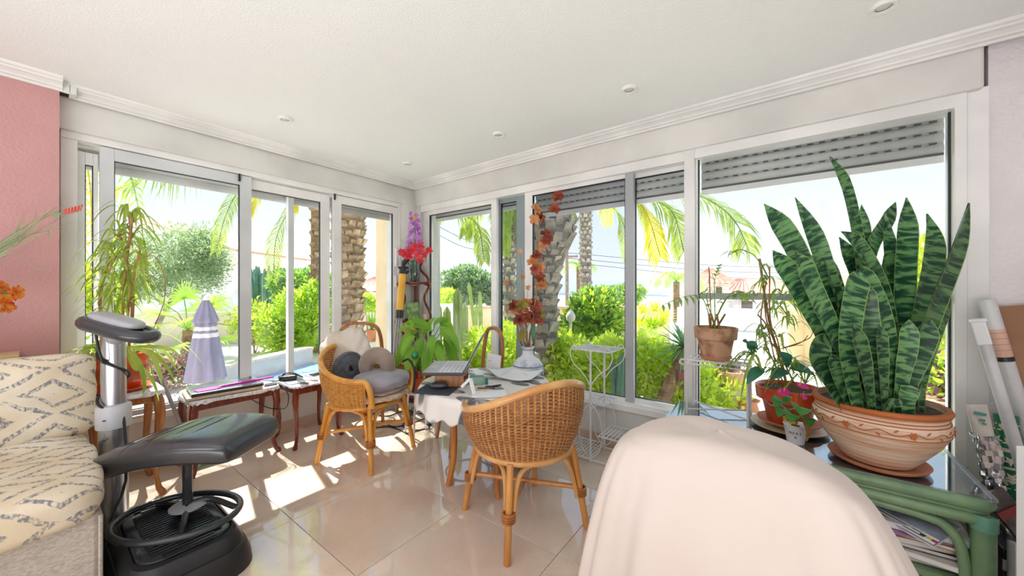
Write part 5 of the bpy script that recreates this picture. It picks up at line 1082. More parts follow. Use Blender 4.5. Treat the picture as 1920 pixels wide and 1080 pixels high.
SL = [ # (points in crop px from base to tip), width px, depth base, depth tip, up twist
    ([(400, 800), (330, 640), (250, 380), (195, 270), (127, 178)], 66, 1.55, 1.58), ([(392, 810), (330, 640), (262, 500), (205, 400), (155, 330)], 56, 1.50, 1.46),
    ([(452, 830), (372, 650), (300, 500), (262, 410), (232, 335)], 72, 1.47, 1.40), ([(415, 800), (378, 560), (335, 420), (290, 280), (228, 157)], 52, 1.60, 1.62),
    ([(470, 800), (452, 560), (436, 330), (395, 130), (343, 22)], 44, 1.62, 1.66), ([(480, 800), (470, 500), (452, 300), (445, 180)], 40, 1.68, 1.70),
    ([(450, 800), (440, 520), (470, 330), (520, 240), (557, 172)], 48, 1.66, 1.68), ([(470, 800), (455, 560), (425, 400), (373, 287)], 54, 1.64, 1.66),
    ([(560, 820), (545, 600), (500, 430), (430, 310), (380, 268)], 46, 1.56, 1.55), ([(570, 810), (565, 600), (545, 380), (520, 205)], 40, 1.60, 1.64),
    ([(560, 830), (572, 600), (578, 420), (585, 280), (592, 157)], 66, 1.56, 1.58), ([(565, 840), (610, 640), (650, 470), (672, 320), (660, 210)], 78, 1.52, 1.55),
    ([(555, 850), (610, 690), (680, 500), (742, 340), (798, 175)], 94, 1.46, 1.44), ([(625, 840), (650, 710), (690, 590), (732, 488)], 42, 1.52, 1.50),
    ([(402, 830), (398, 680), (408, 540), (428, 440), (450, 405)], 76, 1.42, 1.44), ([(492, 840), (476, 660), (460, 520), (452, 430)], 56, 1.45, 1.46),
    ([(552, 840), (540, 660), (505, 520), (470, 440), (440, 375)], 62, 1.45, 1.46), ([(475, 845), (455, 740), (436, 650), (418, 570)], 56, 1.40, 1.39),
    ([(518, 840), (512, 730), (508, 640), (505, 575)], 36, 1.42, 1.42), ([(378, 815), (330, 740), (302, 680), (312, 635), (348, 618)], 64, 1.48, 1.45),
    ([(392, 820), (368, 740), (345, 665)], 40, 1.45, 1.44), ([(420, 800), (388, 560), (350, 420), (318, 325)], 52, 1.60, 1.62), ([(430, 800), (380, 560), (320, 420), (280, 345)], 46, 1.66, 1.68),
    ([(575, 845), (600, 740), (640, 640), (672, 555)], 62, 1.44, 1.43), ([(556, 845), (580, 720), (596, 640), (600, 555)], 48, 1.43, 1.43), ([(600, 850), (592, 820), (600, 790), (606, 770)], 46, 1.40, 1.40), ([(510, 838), (535, 830), (560, 828), (580, 826)], 26, 1.38, 1.38),
    ([(500, 800), (512, 600), (516, 450), (520, 345)], 34, 1.66, 1.68), ([(440, 830), (430, 700), (400, 560), (378, 440)], 40, 1.62, 1.64), ([(530, 830), (520, 640), (496, 500), (470, 350)], 44, 1.60, 1.60), ([(640, 845), (636, 800), (640, 760)], 30, 1.44, 1.44), ([(470, 830), (465, 690), (452, 560)], 44, 1.55, 1.55)]
for ps, w, t0, t1 in SL:
    n = len(ps); P_ = [cv(x, y, t0+(t1-t0)*i/(n-1)) for i, (x, y) in enumerate(ps)]
    # root the base inside the pot
    b_ = P_[0]; d_ = Vector((b_.x-SP.x, b_.y-SP.y, 0)); 
    if d_.length > .165: d_ = d_*(.165/d_.length)
    P_[0] = Vector((SP.x+d_.x, SP.y+d_.y, SP.z+.20)); path = bez(P_, 18); m_ = len(path); W = w*.5743/FP*(t0+t1)/2; tp = U(.18, .3)
    ws = [W*(.52+.48*min(1, (i/(m_-1))/.45))*(1 if i/(m_-1) < 1-tp else max(.03, (1-((i/(m_-1)-(1-tp))/tp)**1.7))) for i in range(m_)]
    MB().leaf(path, ws, up=(C5+U(-.25, .25), -S5+U(-.25, .25), .1), fold=U(.18, .42), thick=.005, twist=U(-.5, .5)).build('leaf', M['snake'], snp, ang=60)
# ---- strap-leaf helper ----
def straps(par, mat, origins, n, L, w, seed, rise=.6, fall=1.0, name='leaf', up0=.7, spread=1.0, arc=None):
    q = random.Random(seed)
    for i in range(n):
        c = Vector(origins[i % len(origins)]); a = q.uniform(*arc) if arc else q.uniform(0, 6.283); l = L*q.uniform(.65, 1.15); h = Vector((math.cos(a), math.sin(a), 0))*spread; u_ = q.uniform(.2, up0)
        ps = [c, c+h*l*.3+Vector((0, 0, l*.35*rise*(u_+.4))), c+h*l*.62+Vector((0, 0, l*.25*rise*u_-.1*l*fall)), c+h*l*.82+Vector((0, 0, -l*.45*fall*q.uniform(.6, 1.2)))]
        pt_ = bez(ps, 9); m_ = len(pt_); ww = w*q.uniform(.8, 1.2)
        MB().leaf(pt_, [ww*min(1, .45+2*j/(m_-1))*(1-(j/(m_-1))**3*.95) for j in range(m_)], fold=.3).build(name, mat, par, smooth=True)
# ---- spider plant ----
SPC = Vector((-3.045, .315, .604))
MB().lathe([(.001, 0), (.105, 0), (.132, .018), (.134, .024), (.126, .024), (.104, .008), (.001, .008)], SPC, 32).build('plant_saucer', M['orange'], label='orange saucer under the tall spider plant pot', cat='saucer')
spp = thing('spider_plant', 'tall spider plant with arching striped leaves in a glossy orange pot', 'plant', tuple(SPC+Vector((0, 0, .009))))
c = SPC+Vector((0, 0, .009)); MB().lathe([(.001, 0), (.088, 0), (.095, .01), (.115, .10), (.122, .165), (.132, .170), (.134, .205), (.126, .21), (.118, .205), (.114, .19), (.001, .188)], c, 32).build('pot', M['orange'], spp)
MB().lathe([(.0975, .03), (.118, .125), (.1195, .13), (.116, .10), (.099, .03)], c, 32).build('pot_band', M['orangeb'], spp)
MB().lathe([(.001, .192), (.115, .192)], c, 20).build('soil', M['soil'], spp)
b0 = c+Vector((0, 0, .19)); tips = []
for k, (px, py, t) in enumerate([(250, 395, 2.05), (222, 430, 2.1), (262, 470, 2.0), (205, 480, 2.12), (235, 520, 2.02)]):
    e_ = at(px, py, t+.06); b_ = b0+Vector((U(-.05, .05), U(-.05, .05), -.01)); MB().tube(bez([b_, (b_+e_)/2+Vector((U(-.05, .05), U(-.05, .05), 0)), e_], 10), [.007]*11, 6).build('cane', M['cane'], spp); tips.append((b_, e_))
q_ = random.Random(8)
org = []
for b_, e_ in tips:
    for f_ in (1, 1, .92, .85, .78, .7, .6, .5): org.append(b_.lerp(e_, f_*q_.uniform(.93, 1.0))+Vector((q_.uniform(-.03, .03), q_.uniform(-.03, .03), 0)))
straps(spp, M['l_spider'], org, 170, .23, .0125, 9, rise=.95, fall=.85, spread=.95)
straps(spp, M['l_spider'], [b0+Vector((.05*math.cos(a), .05*math.sin(a), 0)) for a in range(6)], 30, .36, .021, 10, rise=.7, fall=1.1)
straps(spp, M['cane'], org, 14, .2, .010, 12, rise=.4, fall=1.1)
for (pts, w) in (([(248, 655, 2.0), (285, 660, 1.95), (315, 690, 1.9), (330, 722, 1.9)], .02), ([(240, 655, 1.95), (262, 680, 1.88), (272, 720, 1.86), (266, 745, 1.86)], .028), ([(245, 650, 1.95), (285, 665, 1.88), (300, 700, 1.85), (303, 720, 1.85)], .024), ([(240, 660, 2), (256, 690, 1.96), (268, 690, 1.95)], .03), ([(246, 650, 1.98), (290, 650, 1.92), (320, 655, 1.9), (338, 668, 1.88)], .02), ([(205, 700, 1.95), (195, 730, 1.9), (188, 768, 1.88)], .024), ([(270, 690, 1.95), (290, 720, 1.9), (298, 752, 1.9)], .018), ([(180, 650, 2.05), (160, 650, 2.05), (150, 690, 2.05)], .018)):
    p_ = bez([at(*z) for z in pts], 9); m_ = len(p_); MB().leaf(p_, [w*min(1, .45+2*j/(m_-1))*(1-(j/(m_-1))**3*.92) for j in range(m_)], up=(C5, -S5, .4), fold=.3).build('leaf', M['l_spider'], spp)
MB().tube(bez([at(238, 500, 1.95), at(290, 480, 1.9), at(310, 550, 1.9), at(285, 625, 1.9)], 16), .002, 5).build('runner', M['cane'], spp)
# ---- peace lily ----
def broad(par, mat, ps, w, up=(0, 0, 1), fold=.25, name='leaf', tipf=.55):
    p_ = bez(ps, 10); m_ = len(p_); ws = []
    for j in range(m_):
        f_ = j/(m_-1); ws.append(max(.003, w*(math.sin(math.pi*min(1, f_**.8*.97+.03))**.75)))
    return MB().leaf(p_, ws, up=up, fold=fold).build(name, mat, par)
PLC = at(788, 725, 2.95); PLC.z = .375
sl_ = thing('plant_stool', 'small white plant stool under the red potted peace lily', 'stool', (PLC.x, PLC.y, 0))
MB().lathe([(.001, .372), (.13, .372), (.135, .362), (.13, .352), (.001, .352)], (PLC.x, PLC.y, 0), 24).build('seat', M['whitewire'], sl_)
for k in range(4): a = k*1.571+.5; MB().tube([(PLC.x+.13*math.cos(a), PLC.y+.13*math.sin(a), 0), (PLC.x+.10*math.cos(a), PLC.y+.10*math.sin(a), .355)], .008, 6).build('leg', M['whitewire'], sl_)
pl = thing('peace_lily', 'peace lily with broad bright green leaves in a red pot', 'plant', tuple(PLC))
MB().lathe([(.001, 0), (.085, 0), (.10, .06), (.11, .1), (.112, .105), (.001, .105)], PLC, 28).build('cover_pot', M['orangeb'], pl)
MB().lathe([(.105, .10), (.118, .11), (.122, .135), (.128, .165), (.118, .168), (.112, .15), (.001, .148)], PLC, 28).build('pot', M['redpot'], pl)
MB().lathe([(.001, .152), (.113, .152)], PLC, 20).build('soil', M['soil'], pl)
pb_ = PLC+Vector((0, 0, .15))
LV = [((766, 655), (740, 690), 34, 2.8), ((775, 640), (752, 672), 34, 2.75), ((770, 622), (768, 606), 26, 2.8), ((800, 620), (758, 607), 30, 2.9), ((815, 618), (838, 604), 34, 3.0), ((830, 625), (862, 662), 36, 2.9), ((840, 650), (858, 700), 30, 2.85), ((812, 640), (806, 690), 30, 2.7), ((822, 650), (824, 700), 30, 2.75), ((790, 645), (776, 690), 28, 2.72), ((835, 640), (848, 672), 28, 2.95), ((795, 630), (790, 604), 28, 3.05), ((780, 630), (748, 650), 30, 2.95), ((806, 625), (815, 600), 26, 3.1), ((828, 612), (850, 625), 28, 3.05), ((816, 655), (838, 706), 26, 2.7), ((800, 660), (795, 712), 24, 2.68), ((785, 620), (742, 625), 26, 3.0), ((845, 670), (866, 712), 22, 2.9), ((770, 660), (762, 705), 24, 2.72)]
for i, (m_, e_, w, t) in enumerate(LV):
    M_ = at(m_[0], m_[1]-6, t); E_ = at(*e_, t-.06); kn = pb_.lerp(M_, .55)+Vector((0, 0, .03)); MB().tube(bez([pb_+Vector((U(-.05, .05), U(-.05, .05), 0)), kn, M_], 8), .0035, 5).build('stem', M['l_lily'], pl)
    tl_ = (E_-M_); 
    if tl_.length < .14: E_ = M_+tl_.normalized()*.15
    broad(pl, M['l_lily'], [M_-tl_*.12, M_+tl_*.45+Vector((0, 0, .02)), E_], w/FP*t*.66, up=(C5*.6+U(-.4, .4), -S5*.6+U(-.4, .4), .8), fold=.42)
gl = at(778, 666, 2.68); go = thing('bauble', 'shiny green bauble hanging among the peace lily stems', 'ornament', tuple(gl-Vector((0, 0, .03))))
MB().lathe([(.001, -.03), (.016, -.026), (.027, -.012), (.03, 0), (.027, .012), (.016, .026), (.001, .03)], gl, 20).build('ball', pm('shiny_green', (40, 130, 70), rough=.15, coat=.5), go); MB().tube([gl+Vector((0, 0, .03)), gl+Vector((0, 0, .08))], .0015, 4).build('thread', M['cable'], go)
fl_ = thing('lily_flower', 'pale orange artificial lily blossom behind the peace lily', 'flower', tuple(at(768, 625, 3.2)))
for k in range(6):
    a = k*1.047; d = Vector((S5*math.cos(a), C5*math.cos(a), math.sin(a)))*.07+Vector((C5, -S5, 0))*.02; c = at(768, 618, 3.2); broad(fl_, leafm('pale_orange_petal%d' % k, (226, 140, 100), (244, 190, 160), (250, 180, 140)), [c, c+d*.6+Vector((C5, -S5, 0))*.02, c+d], .03, up=(C5, -S5, 0), name='petal')
MB().tube([at(768, 622, 3.2), at(772, 680, 3.15), pb_], .003, 5).build('stem', M['l_lily'], fl_)
# ---- corner shelf with vase ----
CSX, CSY = -3.262, 2.575
cs = thing('corner_shelf', 'mahogany corner shelf with scrolled sides in the room corner', 'shelf', (CSX+.12, CSY-.12, 0))
def cpt(a, r): return (CSX+r*math.cos(a), CSY-r*math.sin(a))
for z, r in ((.10, .30), (.47, .29), (.855, .275), (1.255, .235)):
    poly = [(CSX, CSY)]+[cpt(R(90*k/14), r*(1-.05*math.sin(R(90*k/14)*2))) for k in range(15)]
    MB().prism([(p[0], p[1]) for p in poly][::-1], .018, ((0, 0, z-.018), (1, 0, 0), (0, 1, 0))).build('shelf_board', M['mahog'], cs, smooth=False, bevel=.003)
    q = MB(); q.grid(lambda u, v: (*cpt(R(90*u), r-.012), z-.018-.035*v*(.6+.4*math.cos(4*math.pi*u))), 20, 2).build('fretted_apron', M['mahog'], cs, solid=.012)
for s_ in (0, 1):
    for (z0, z1, r0) in ((.10, .455, .27), (.47, .84, .255), (.855, 1.24, .235), (1.255, 1.50, .20)):
        pts = []
        for k in range(17):
            f_ = k/16; w = r0-.055*math.sin(math.pi*f_)**2+.03*math.sin(2*math.pi*f_+.6)-(.10*f_**2 if z0 > 1.2 else 0)
            pts.append((CSX+w, CSY-.012, z0+(z1-z0)*f_) if s_ else (CSX+.012, CSY-w, z0+(z1-z0)*f_))
        MB().tube(pts, .0135, 8).build('scroll_side', M['mahog'], cs)
MB().box(CSX, CSY-.03, 0, CSX+.03, CSY, 1.42).build('back_post', M['mahog'], cs, smooth=False, bevel=.004)
for k, a in enumerate((4, 45, 86)): p = cpt(R(a), .26); MB().lathe([(.001, 0), (.016, 0), (.02, .03), (.014, .085), (.001, .085)], (*p, 0), 10).build('foot', M['mahog'], cs)
M['crystal'] = glassm('cut_glass', tint=(226, 232, 234), refl=1.6)
VC = Vector((CSX+.115, CSY-.115, 1.257)); vs_ = thing('glass_vase', 'cut glass vase of artificial flowers on the top corner shelf', 'vase', tuple(VC))
MB().grid(lambda u, v: (VC.x+(.035+.035*v**1.5+.012*math.sin(v*5))*(1+.04*math.cos(14*2*math.pi*u))*math.cos(2*math.pi*u), VC.y+(.035+.035*v**1.5+.012*math.sin(v*5))*(1+.04*math.cos(14*2*math.pi*u))*math.sin(2*math.pi*u), VC.z+.004+.22*v), 56, 14, True).build('glass', M['crystal'], vs_, solid=.004)
MB().disc(VC+Vector((0, 0, .004)), .036).build('glass_base', M['crystal'], vs_)
M['red_f'] = leafm('coral_red_petal', (214, 46, 66), (236, 84, 96), (240, 70, 80), tr=.3); M['vio_f'] = leafm('violet_petal', (176, 96, 196), (220, 160, 226), (220, 150, 230), tr=.35)
bo = thing('flower_bouquet', 'artificial purple orchid spike with coral red blossoms in the glass vase', 'flowers', tuple(VC+Vector((0, 0, .03))))
def blossom(par, c, r, mat, n=5, face=None, name='petal'):
    f_ = Vector(face or (C5, -S5, .25)).normalized(); a1 = f_.orthogonal().normalized(); a2 = f_.cross(a1); q = MB()
    for k in range(n):
        a = 2*math.pi*k/n+U(0, .5); d = a1*math.cos(a)+a2*math.sin(a); e_ = U(.1, .6); q.leaf([c, c+d*r*.35+f_*r*.35*e_*2, c+d*r*.75+f_*r*e_*.9, c+d*r*U(.9, 1.1)+f_*r*e_*.8], [r*.25, r*.72, r*.62, r*.12], up=f_, fold=.3)
    q.build(name, mat, par)
for i in range(24):
    f_ = i/23; py = 488-73*f_; px = 777+math.sin(i*2.4)*(12-6*f_); c = at(px, py-14, 3.72+.06*math.cos(i*2.4)); blossom(bo, c, .042-.014*f_, M['vio_f'], 5, (C5+math.sin(i*2.4)*.5, -S5+math.cos(i)*.4, .3), 'orchid_blossom')
for i, (px, py) in enumerate([(760, 477), (768, 482), (775, 470), (768, 470), (782, 478), (790, 462), (788, 488), (796, 478), (778, 462), (805, 470), (754, 474), (788, 472)]): blossom(bo, at(px, py, 3.62+U(-.05, .05)), .042, M['red_f'], 6, None, 'red_blossom')
for i in range(6): c = at(779, 415, 3.72); a = i*1.05; d = Vector((math.cos(a)*.035, math.sin(a)*.035, .085)); MB().leaf([c, c+d*.6, c+d], [.01, .022, .003], up=(math.cos(a), math.sin(a), .2), fold=.3).build('leaf', M['l_yel'], bo)
MB().tube(bez([VC+Vector((0, 0, .04)), at(778, 470, 3.72), at(779, 412, 3.72)], 8), .005, 5).build('stem', M['l_dark'], bo)
broad(bo, M['l_dark'], [at(775, 470, 3.66), at(760, 455, 3.62), at(745, 449, 3.6)], .02, name='leaf'); broad(bo, M['l_dark'], [at(785, 470, 3.66), at(795, 480, 3.62), at(800, 492, 3.6)], .03, name='leaf')
for k in range(8): MB().tube([VC+Vector((U(-.02, .02), U(-.02, .02), .01)), VC+Vector((U(-.05, .05), U(-.05, .05), .24))], .003, 5).build('stem', M['l_dark'], bo)
gx = thing('candle_box', 'square green photo candle on the second corner shelf', 'candle', (CSX+.14, CSY-.15, .856))
gm = pm('green_leaf_print', (70, 110, 60), (150, 180, 110), rough=.4, scale=22); MB().obox((CSX+.14, CSY-.15, .955), (.135, .085, .17), (S5, C5, 0)).build('block', gm, gx, smooth=False, bevel=.004); MB().obox((CSX+.14, CSY-.15, .863), (.15, .10, .014), (S5, C5, 0)).build('dish', M['black'], gx, smooth=False, bevel=.002)
tc_ = Vector((CSX+.215, CSY-.055, 0)); MB().lathe([(.001, 0), (.022, 0), (.024, .05), (.018, .055), (.001, .05)], (tc_.x, tc_.y, .856), 14).build('small_pot', M['ochre'], label='tiny ochre pot at the right of the second corner shelf', cat='pot')
# ---- tripod ----
tpo = thing('tripod', 'yellow and silver folded tripod with black head leaning in the corner', 'tripod', tuple(on(735, 760, .0)*1))
yel = pm('yellow_tube', (226, 166, 40), (240, 186, 64), rough=.35); Ta, Tb = at(735, 740, 3.55), at(757, 490, 3.72)
lp_ = lambda f_: Ta.lerp(Tb, f_); tpo.location = (Ta.x, Ta.y, 0); Ta = Vector((Ta.x, Ta.y, 0.005))
MB().tube([lp_(.655), lp_(.92)], .034, 14).build('yellow_tube', yel, tpo); MB().tube([lp_(.605), lp_(.66)], .037, 14).build('lower_clamp', M['black'], tpo); MB().tube([lp_(.91), lp_(.945)], .037, 14).build('upper_clamp', M['black'], tpo)
MB().tube([lp_(.94), lp_(1.0)], .02, 10).build('head', M['black'], tpo); MB().tube([lp_(.985), lp_(1.0)+Vector((.03, .03, .03))], .026, 10).build('head_top', M['black'], tpo)
for k, dx in enumerate((-.022, .0, .022)): MB().tube([lp_(.61)+Vector((dx*S5, dx*C5, 0)), Vector((Ta.x+dx*1.3*S5, Ta.y+dx*1.3*C5, 0.005))], .010, 8).build('leg', M['silverp'], tpo)
for s_ in (-1, 1): MB().tube([lp_(.955), lp_(.955)+Vector((S5, C5, 0))*.05*s_], .012, 8).build('knob', M['black'], tpo)
# ---- wire stand (tall) ----
def tray(q, x0, y0, x1, y1, z, n, r=.004):
    q.tube([(x0, y0, z), (x1, y0, z), (x1, y1, z), (x0, y1, z)], r*1.3, 6, closed=True)
    for k in range(1, n): x = x0+(x1-x0)*k/n; q.tube([(x, y0, z), (x, y1, z)], r, 5)
    for y in (y0+(y1-y0)*.33, y0+(y1-y0)*.66): q.tube([(x0, y, z-.004), (x1, y, z-.004)], r*.8, 5)
ws = thing('wire_plant_stand', 'tall white wire plant stand with stepped shelves under the right window', 'plant stand', (-1.06, 2.45, 0))
for (x0, y0, x1, y1, z, n) in ((-1.22, 2.33, -.93, 2.57, .755, 12), (-1.13, 2.36, -.98, 2.56, .385, 7), (-1.0, 2.30, -.76, 2.54, .19, 9), (-1.27, 2.25, -1.05, 2.54, .045, 9)): q = MB(); tray(q, x0, y0, x1, y1, z, n); q.build('shelf_grid', M['whitewire'], ws)
for (x, y) in ((-1.06, 2.31), (-1.06, 2.55)):
    MB().tube([(x, y, 0), (x, y, .755)], .0075, 8).build('post', M['whitewire'], ws)
    for s_ in (-1, 1):
        MB().tube(bez([(x, y, .52), (x+s_*.06, y, .60), (x+s_*.13, y, .66), (x+s_*.155, y, .73), (x+s_*.13, y, .785), (x+s_*.10, y, .765)], 20), .004, 6).build('scroll', M['whitewire'], ws)
        MB().tube(bez([(x, y, .40), (x+s_*.06, y, .33), (x+s_*.085, y, .2), (x+s_*.06, y, .08), (x, y, .02)], 16), .004, 6).build('scroll', M['whitewire'], ws)
for y in (2.31, 2.55): MB().tube([(-1.24, y, .012), (-.80, y, .012)], .006, 6).build('foot_bar', M['whitewire'], ws)
MB().tube([(-1.06, 2.31, .36), (-1.06, 2.55, .36)], .005, 6).build('cross_bar', M['whitewire'], ws)
# ---- low wire stand on the glass table ----
w2s = thing('wire_plant_stand', 'low white wire stand on the glass table carrying the potted palm', 'plant stand', (-.30, 2.40, GH)); zt = .772
q = MB(); tray(q, -.455, 2.30, -.15, 2.50, zt, 10, .0032); q.tube([(-.455, 2.30, zt-.022), (-.15, 2.30, zt-.022), (-.15, 2.50, zt-.022), (-.455, 2.50, zt-.022)], .004, 6, closed=True); q.build('shelf_grid', M['whitewire'], w2s)
for x in (-.452, -.153):
    for y in (2.303, 2.497): MB().tube([(x, y, GH+.001), (x, y, zt)], .0065, 8).build('leg', M['whitewire'], w2s)
MB().tube([(-.452, 2.303, GH+.03), (-.153, 2.497, GH+.03)], .005, 6).build('cross_bar', M['whitewire'], w2s); MB().tube([(-.153, 2.303, GH+.03), (-.452, 2.497, GH+.03)], .005, 6).build('cross_bar', M['whitewire'], w2s)
MB().tube(bez([(-.455, 2.30, zt), (-.48, 2.29, zt+.0), (-.485, 2.285, zt-.02), (-.47, 2.295, zt-.03)], 10), .006, 6).build('scroll', M['whitewire'], w2s)
PPc = Vector((-.318, 2.40, zt+.005)); MB().lathe([(.001, 0), (.07, 0), (.082, .014), (.084, .022), (.078, .022), (.068, .007), (.001, .007)], PPc, 28).build('plant_saucer', M['terra'], label='small brown saucer under the potted palm on the wire stand', cat='saucer')
pp_ = thing('potted_palm', 'small feathery palm in a weathered terracotta pot on the wire stand', 'plant', tuple(PPc+Vector((0, 0, .008))))
M['oldterra'] = pm('weathered_stained_terracotta', (150, 104, 76), (208, 164, 134), rough=.9, scale=14, lo=.35, hi=.55, bump=.2); c = PPc+Vector((0, 0, .008))
MB().lathe([(.001, 0), (.072, 0), (.078, .02), (.094, .11), (.108, .112), (.114, .175), (.106, .178), (.1, .16), (.001, .155)], c, 32).build('pot', M['oldterra'], pp_); MB().lathe([(.001, .158), (.101, .158)], c, 20).build('soil', M['soil'], pp_)
def minifrond(par, pts, L, n, w, mat, name='frond', dr=.5):
    P_ = bez(pts, 14); m_ = len(P_); b = MB(); b.tube(P_, [.0035*(1-.7*i/(m_-1)) for i in range(m_)], 5)
    for i in range(n):
        f_ = .35+.65*i/(n-1); x = f_*(m_-1); a = min(int(x), m_-2); cc = P_[a].lerp(P_[a+1], x-a); t_ = (P_[a+1]-P_[a]).normalized(); sd = t_.cross(Vector((0, 0, 1))).normalized()
        for s_ in (-1, 1): d = (sd*s_*.8+t_*.6-Vector((0, 0, dr*.4))).normalized(); l = L*(1.1-.5*abs(f_-.6)*2); b.leaf([cc, cc+d*l*.5, cc+d*l-Vector((0, 0, dr*l*.5))], [w*.5, w, .001], fold=.15)
    return b.build(name, mat, par)
b0 = c+Vector((0, 0, .155))
for ps in ([(1330, 605, 2.1), (1318, 560, 2.08), (1285, 556, 2.0), (1243, 572, 1.95)], [(1345, 605, 2.1), (1340, 560, 2.05), (1340, 525, 2.1), (1348, 500, 2.1)], [(1350, 605, 2.1), (1362, 560, 2.1), (1385, 545, 2.1), (1402, 556, 2.1)], [(1340, 605, 2.1), (1325, 560, 2.15), (1335, 540, 2.2)], [(1348, 605, 2.1), (1355, 570, 2.0), (1370, 555, 1.95), (1392, 548, 1.95)]): minifrond(pp_, [b0+Vector((U(-.03, .03), U(-.03, .03), 0))]+[at(*z) for z in ps[1:]], .085, 9, .016, M['l_room'])
MB().tube([b0+Vector((-.02, 0, 0)), at(1329, 500, 2.08)], .003, 5).build('stick', M['cane'], pp_)
for k in range(4): MB().tube([b0+Vector((U(-.04, .03), U(-.03, .03), -.01)), b0+Vector((U(-.05, .05), U(-.03, .03), .10))], .006, 6).build('stem', M['cane'], pp_)
# ---- orange pot with tangled plants ----
OC = Vector((.02, 2.40, GH+.001))
MB().lathe([(.001, 0), (.11, 0), (.165, .012), (.168, .018), (.11, .007), (.001, .006)], OC, 36).build('plate', pm('pale_straw_plate', (206, 180, 140), (226, 206, 170), rough=.5), label='wide pale plate under the orange pot', cat='plate')
MB().lathe([(.001, 0), (.1, 0), (.135, .018), (.138, .026), (.13, .026), (.1, .008), (.001, .008)], OC+Vector((0, 0, .019)), 36).build('plant_saucer', M['terra'], label='brown saucer stacked on the pale plate under the orange pot', cat='saucer')
c = OC+Vector((0, 0, .028)); op = thing('tangled_plant', 'tangle of thin house plants tied to a stick in a bright orange pot', 'plant', tuple(c))
MB().lathe([(.001, 0), (.088, 0), (.094, .01), (.118, .125), (.001, .125)], c, 36).build('pot', M['orangeb'], op); MB().lathe([(.118, .122), (.142, .124), (.148, .185), (.14, .19), (.13, .18), (.128, .165), (.001, .163)], c, 36).build('pot_rim', M['orange'], op)
MB().tube([c+Vector(((.113+.002*math.sin(9*a))*math.cos(a), (.113+.002*math.sin(9*a))*math.sin(a), .105+.008*math.sin(9*a))) for a in [2*math.pi*k/90 for k in range(90)]], .002, 5, closed=True).build('wavy_line', M['paper'], op)
MB().lathe([(.001, .167), (.13, .167)], c, 20).build('soil', M['soil'], op); b0 = c+Vector((0, 0, .167))
MB().tube(bez([b0, at(1442, 600, 1.93), at(1424, 485, 1.93)], 10), .006, 6).build('stick', M['cane'], op)
for k in range(5): MB().tube(bez([b0+Vector((U(-.05, .05), U(-.05, .05), 0)), at(1440+U(-12, 12), 620, 1.9+U(-.05, .05)), at(1432+U(-14, 14), 500+30*k, 1.9)], 10), .0035, 5).build('stem', M['cane'], op)
MB().tube(bez([at(1426, 490, 1.93), at(1440, 520, 1.9), at(1415, 480, 1.9), at(1385, 468, 1.88), at(1368, 478, 1.88)], 20), .0022, 5).build('runner', M['l_room'], op)
q_ = random.Random(3); og = [at(1440+q_.uniform(-25, 50), q_.uniform(520, 700), 1.9+q_.uniform(-.08, .08)) for _ in range(30)]
straps(op, M['l_room'], og, 115, .15, .0125, 31, rise=.6, fall=.9); straps(op, M['l_room'], [at(1376, 474, 1.88), at(1430, 500, 1.9)], 16, .09, .009, 32, rise=.5, fall=.8)
straps(op, M['l_room'], [at(1500, 700, 1.82), at(1510, 720, 1.8)], 18, .22, .012, 33, rise=.9, fall=.9); straps(op, M['l_spider'], [at(1430, 700, 1.85)], 4, .3, .014, 35, rise=1.1, fall=.8, arc=(3.2, 4.4))
for (a, b, w) in (((1415, 660), (1392, 640), 24), ((1405, 665), (1418, 640), 22), ((1480, 690), (1530, 705), 26), ((1475, 695), (1445, 712), 22), ((1470, 660), (1478, 690), 20), ((1430, 690), (1400, 720), 20)): broad(op, M['l_teal'], [at(*a, 1.86), (at(*a, 1.84)+at(*b, 1.82))/2+Vector((0, 0, .012)), at(*b, 1.82)], w/FP*1.85, up=(C5*.5, -S5*.5, .8))
for k in range(5): MB().tube(bez([at(1460, 655, 1.86), at(1490+6*k, 648-3*k, 1.82), at(1505+5*k, 646-6*k+q_.uniform(-6, 6), 1.8)], 8), .0016, 4).build('twig', M['cane'], op)
# ---- small bucket plant ----
BC = Vector((.045, 2.185, GH+.001)); bk = thing('anthurium_pot', 'little green anthurium in a white tin bucket with lettering', 'plant', tuple(BC))
MB().lathe([(.001, 0), (.033, 0), (.034, .004), (.047, .085), (.049, .088), (.046, .09), (.043, .083), (.001, .078)], BC, 28).build('bucket', M['paper'], bk); MB().lathe([(.001, .08), (.043, .08)], BC, 16).build('soil', M['soil'], bk)
def text(s, par, c, size, right, upv, mat, name='lettering'):
    cu = bpy.data.curves.new(name, 'FONT'); cu.body = s; cu.size = size; cu.extrude = .0004; cu.align_x = 'CENTER'; cu.align_y = 'CENTER'
    t_ = bpy.data.objects.new(name, cu); COL.objects.link(t_); bpy.context.view_layer.update()
    me = bpy.data.meshes.new_from_object(t_.evaluated_get(bpy.context.evaluated_depsgraph_get())); bpy.data.objects.remove(t_); me.materials.clear(); me.materials.append(mat)
    o = bpy.data.objects.new(name, me); COL.objects.link(o); r_ = Vector(right).normalized(); u_ = Vector(upv); u_ = (u_-r_*u_.dot(r_)).normalized(); n = r_.cross(u_)
    m_ = Matrix((r_, u_, n)).transposed().to_4x4()
    if par is not None: o.parent = par
    m_.translation = Vector(c)-(wloc(par) if par is not None else Vector((0, 0, 0))); o.matrix_local = m_; return o
fw = (Vector((0, 0, 0))-Vector((BC.x, BC.y, 0))).normalized(); rt_ = Vector((-fw.y, fw.x, 0))
for i, ch_ in enumerate('NERS'):
    a = (i-1.5)*.30-.02; d = fw*math.cos(a)+rt_*math.sin(a); text(ch_, bk, BC+d*.0438+Vector((0, 0, .055)), .015, -fw*math.sin(a)+rt_*math.cos(a), (d.x*-.16, d.y*-.16, 1), M['cable'])
